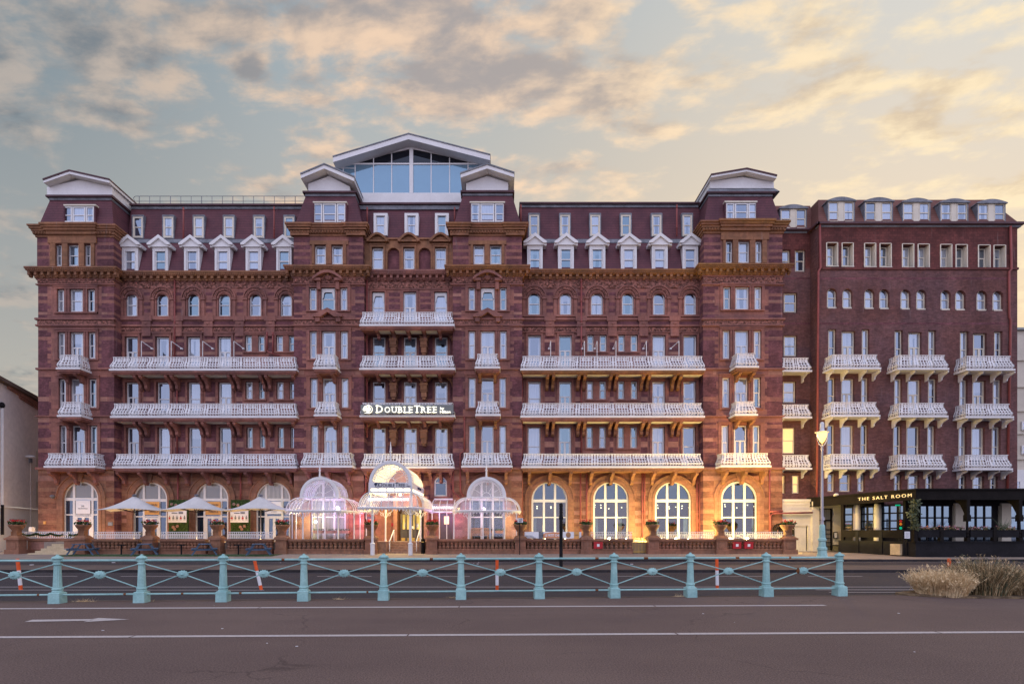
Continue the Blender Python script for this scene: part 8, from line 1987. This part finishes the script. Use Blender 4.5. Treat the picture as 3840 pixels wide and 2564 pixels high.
for i in range(2, len(pw_) - 1):
    (xa_, ya_), (xb_, yb_) = pw_[i], pw_[i + 1]
    for (z_, r_) in ((.205, .0245), (1.045, .0292)):
        if rn.random() < .55:
            t_ = rn.uniform(.2, .8); e_ = rn.uniform(.012, .03); d = MB(); d.tube([(xa_ + (xb_ - xa_) * (t_ - e_), ya_ + (yb_ - ya_) * (t_ - e_), z_), (xa_ + (xb_ - xa_) * (t_ + e_), ya_ + (yb_ - ya_) * (t_ + e_), z_)], r_, 8); d.build('rust_patch', ['rust'], rl)
    if rn.random() < .5: d = MB(); d.box(xa_ + .06, xa_ + .12, ya_ - .02, ya_ + .03, 1.0, 1.02); d.build('rust_patch', ['rust'], rl)
d = MB(); q_ = ((pw_[-2][0] + pw_[-1][0]) / 2, (pw_[-2][1] + pw_[-1][1]) / 2); d.ball(q_[0] - .15, q_[1] - .02, .69, .045, .05, .08); d.build('rust_patch', ['rust'], rl)
# ------------------------------------------------------------------ dry grass clumps
def clump(name, sx0, sx1, Yc, depth, h, n, mats, label, seed, droop=.5, wblade=.0075):
    rn = random.Random(seed); x0_, x1_ = X(sx0, Yc), X(sx1, Yc); d = MB(); cx = (x0_ + x1_) / 2; hw = (x1_ - x0_) / 2
    for _ in range(n):
        t_ = rn.uniform(0, 2 * PI); r_ = math.sqrt(rn.random()) * .72; bx_, by_ = cx + hw * r_ * math.cos(t_), Yc + depth * r_ * math.sin(t_)
        hh = h * (1 - .6 * r_ ** 2) * (rn.uniform(.3, 1.0) if rn.random() < .85 else rn.uniform(.9, 1.22)); lean = (r_ * .9 + .15) * droop
        ox, oy = math.cos(t_) * lean * hh + rn.gauss(0, .12) * hh, math.sin(t_) * lean * hh + rn.gauss(0, .12) * hh
        a_ = rn.uniform(0, PI); wx, wy = math.cos(a_) * wblade, math.sin(a_) * wblade; mi = rn.randrange(len(mats))
        p0 = Vector((bx_, by_, 0)); p1 = Vector((bx_ + ox * .3, by_ + oy * .3, hh * .55)); p2 = Vector((bx_ + ox, by_ + oy, hh * .95)); w_ = Vector((wx, wy, 0))
        d.q([tuple(p0 - w_), tuple(p0 + w_), tuple(p1 + w_ * .8), tuple(p1 - w_ * .8)], mi); d.q([tuple(p1 - w_ * .8), tuple(p1 + w_ * .8), tuple(p2 + w_ * .2), tuple(p2 - w_ * .2)], mi)
        if rn.random() < .45:
            for _k in range(2):
                u_ = Vector((rn.gauss(0, 1), rn.gauss(0, 1), rn.gauss(.6, 1))).normalized() * .05; c_ = p2 + u_ * rn.uniform(-.3, .6); d.q([tuple(c_ - u_ * .5), tuple(c_ + w_ * 1.3), tuple(c_ + u_), tuple(c_ - w_ * 1.3)], mi)
    return tag(d.build(name, mats, fix=False), label, 'dry grass', 'dry grass clumps at the promenade edge')
clump('grass_clump', 3432, 3625, 14.6, .8, .72, 5200, ['straw'], 'pale straw coloured grass clump, leftmost of the dry planting at the right', 41, .7)
clump('grass_clump', 3590, 3775, 14.7, .9, .98, 6000, ['scrub', 'scrub', 'ivy', 'straw'], 'dark brown scrubby grass clump in the middle of the dry planting', 42, .55)
clump('grass_clump', 3770, 3960, 14.5, .85, .74, 3800, ['straw', 'straw', 'scrub'], 'golden grass clump cut by the right edge of the picture', 43, .7)
clump('grass_clump', 3860, 4200, 14.8, .9, .9, 1500, ['scrub', 'straw'], 'scrubby grass clump beyond the right edge of the picture', 44, .6)
for i, (sx, yq, hh) in enumerate(((322, 13.3, .09), (300, 13.28, .06), (1275, 13.75, .05), (1700, 14.05, .05), (2548, 14.3, .07), (545, 13.35, .05))):
    rn = random.Random(60 + i); d = MB(); xx = X(sx, yq)
    for _ in range(70):
        a_ = rn.uniform(0, 2 * PI); l_ = hh * rn.uniform(.5, 1.8); bx_ = xx + rn.gauss(0, .1); q_ = .003; d.q([(bx_ - q_, yq, .0), (bx_ + q_, yq, .0), (bx_ + math.cos(a_) * l_, yq + math.sin(a_) * l_ * .5, l_ * rn.uniform(.3, 1))], 0)
    tag(d.build('weed_tuft', ['straw'], fix=False), ['small dry weed tuft right of the leftmost railing post', 'tiny dry weeds close to the leftmost railing post', 'tiny dry weeds below the railing left of the fifth post', 'tiny dry weeds below the railing in front of the right canopy', 'tiny dry weed below the railing near its right end', 'tiny dry weeds at the foot of the second railing post'][i], 'weeds', 'dry weeds under the railing')
d = MB(); n_ = 26
bed = [(X(3405, 14.4) + (X(4300, 14.4) - X(3405, 14.4)) * (.5 - .5 * math.cos(2 * PI * k / n_)) , 14.75 + .95 * math.sin(2 * PI * k / n_) * (1 + .1 * math.sin(k * 2.3))) for k in range(n_)]
d.prism([(x_, y_) for x_, y_ in bed], 'z', -.1, .045); struct(d.build('planting_bed', ['soil']))
# litter specks on the far kerb and promenade
rn = random.Random(77); d = MB()
for _ in range(30):
    if rn.random() < .5: x_, y_, z_ = rn.uniform(-28, 28), rn.uniform(27.6, 32), -.092
    else: x_, y_, z_ = rn.uniform(-9, 9), rn.uniform(6.6, 13), .004
    s_ = rn.uniform(.004, .014) * (1 if y_ < 20 else 4); d.box(x_ - s_ * 1.4, x_ + s_ * 1.4, y_ - s_, y_ + s_, z_, z_ + s_ * .5)
o = d.build('litter_specks', ['sign']); tag(o, None, None, None, 'stuff')
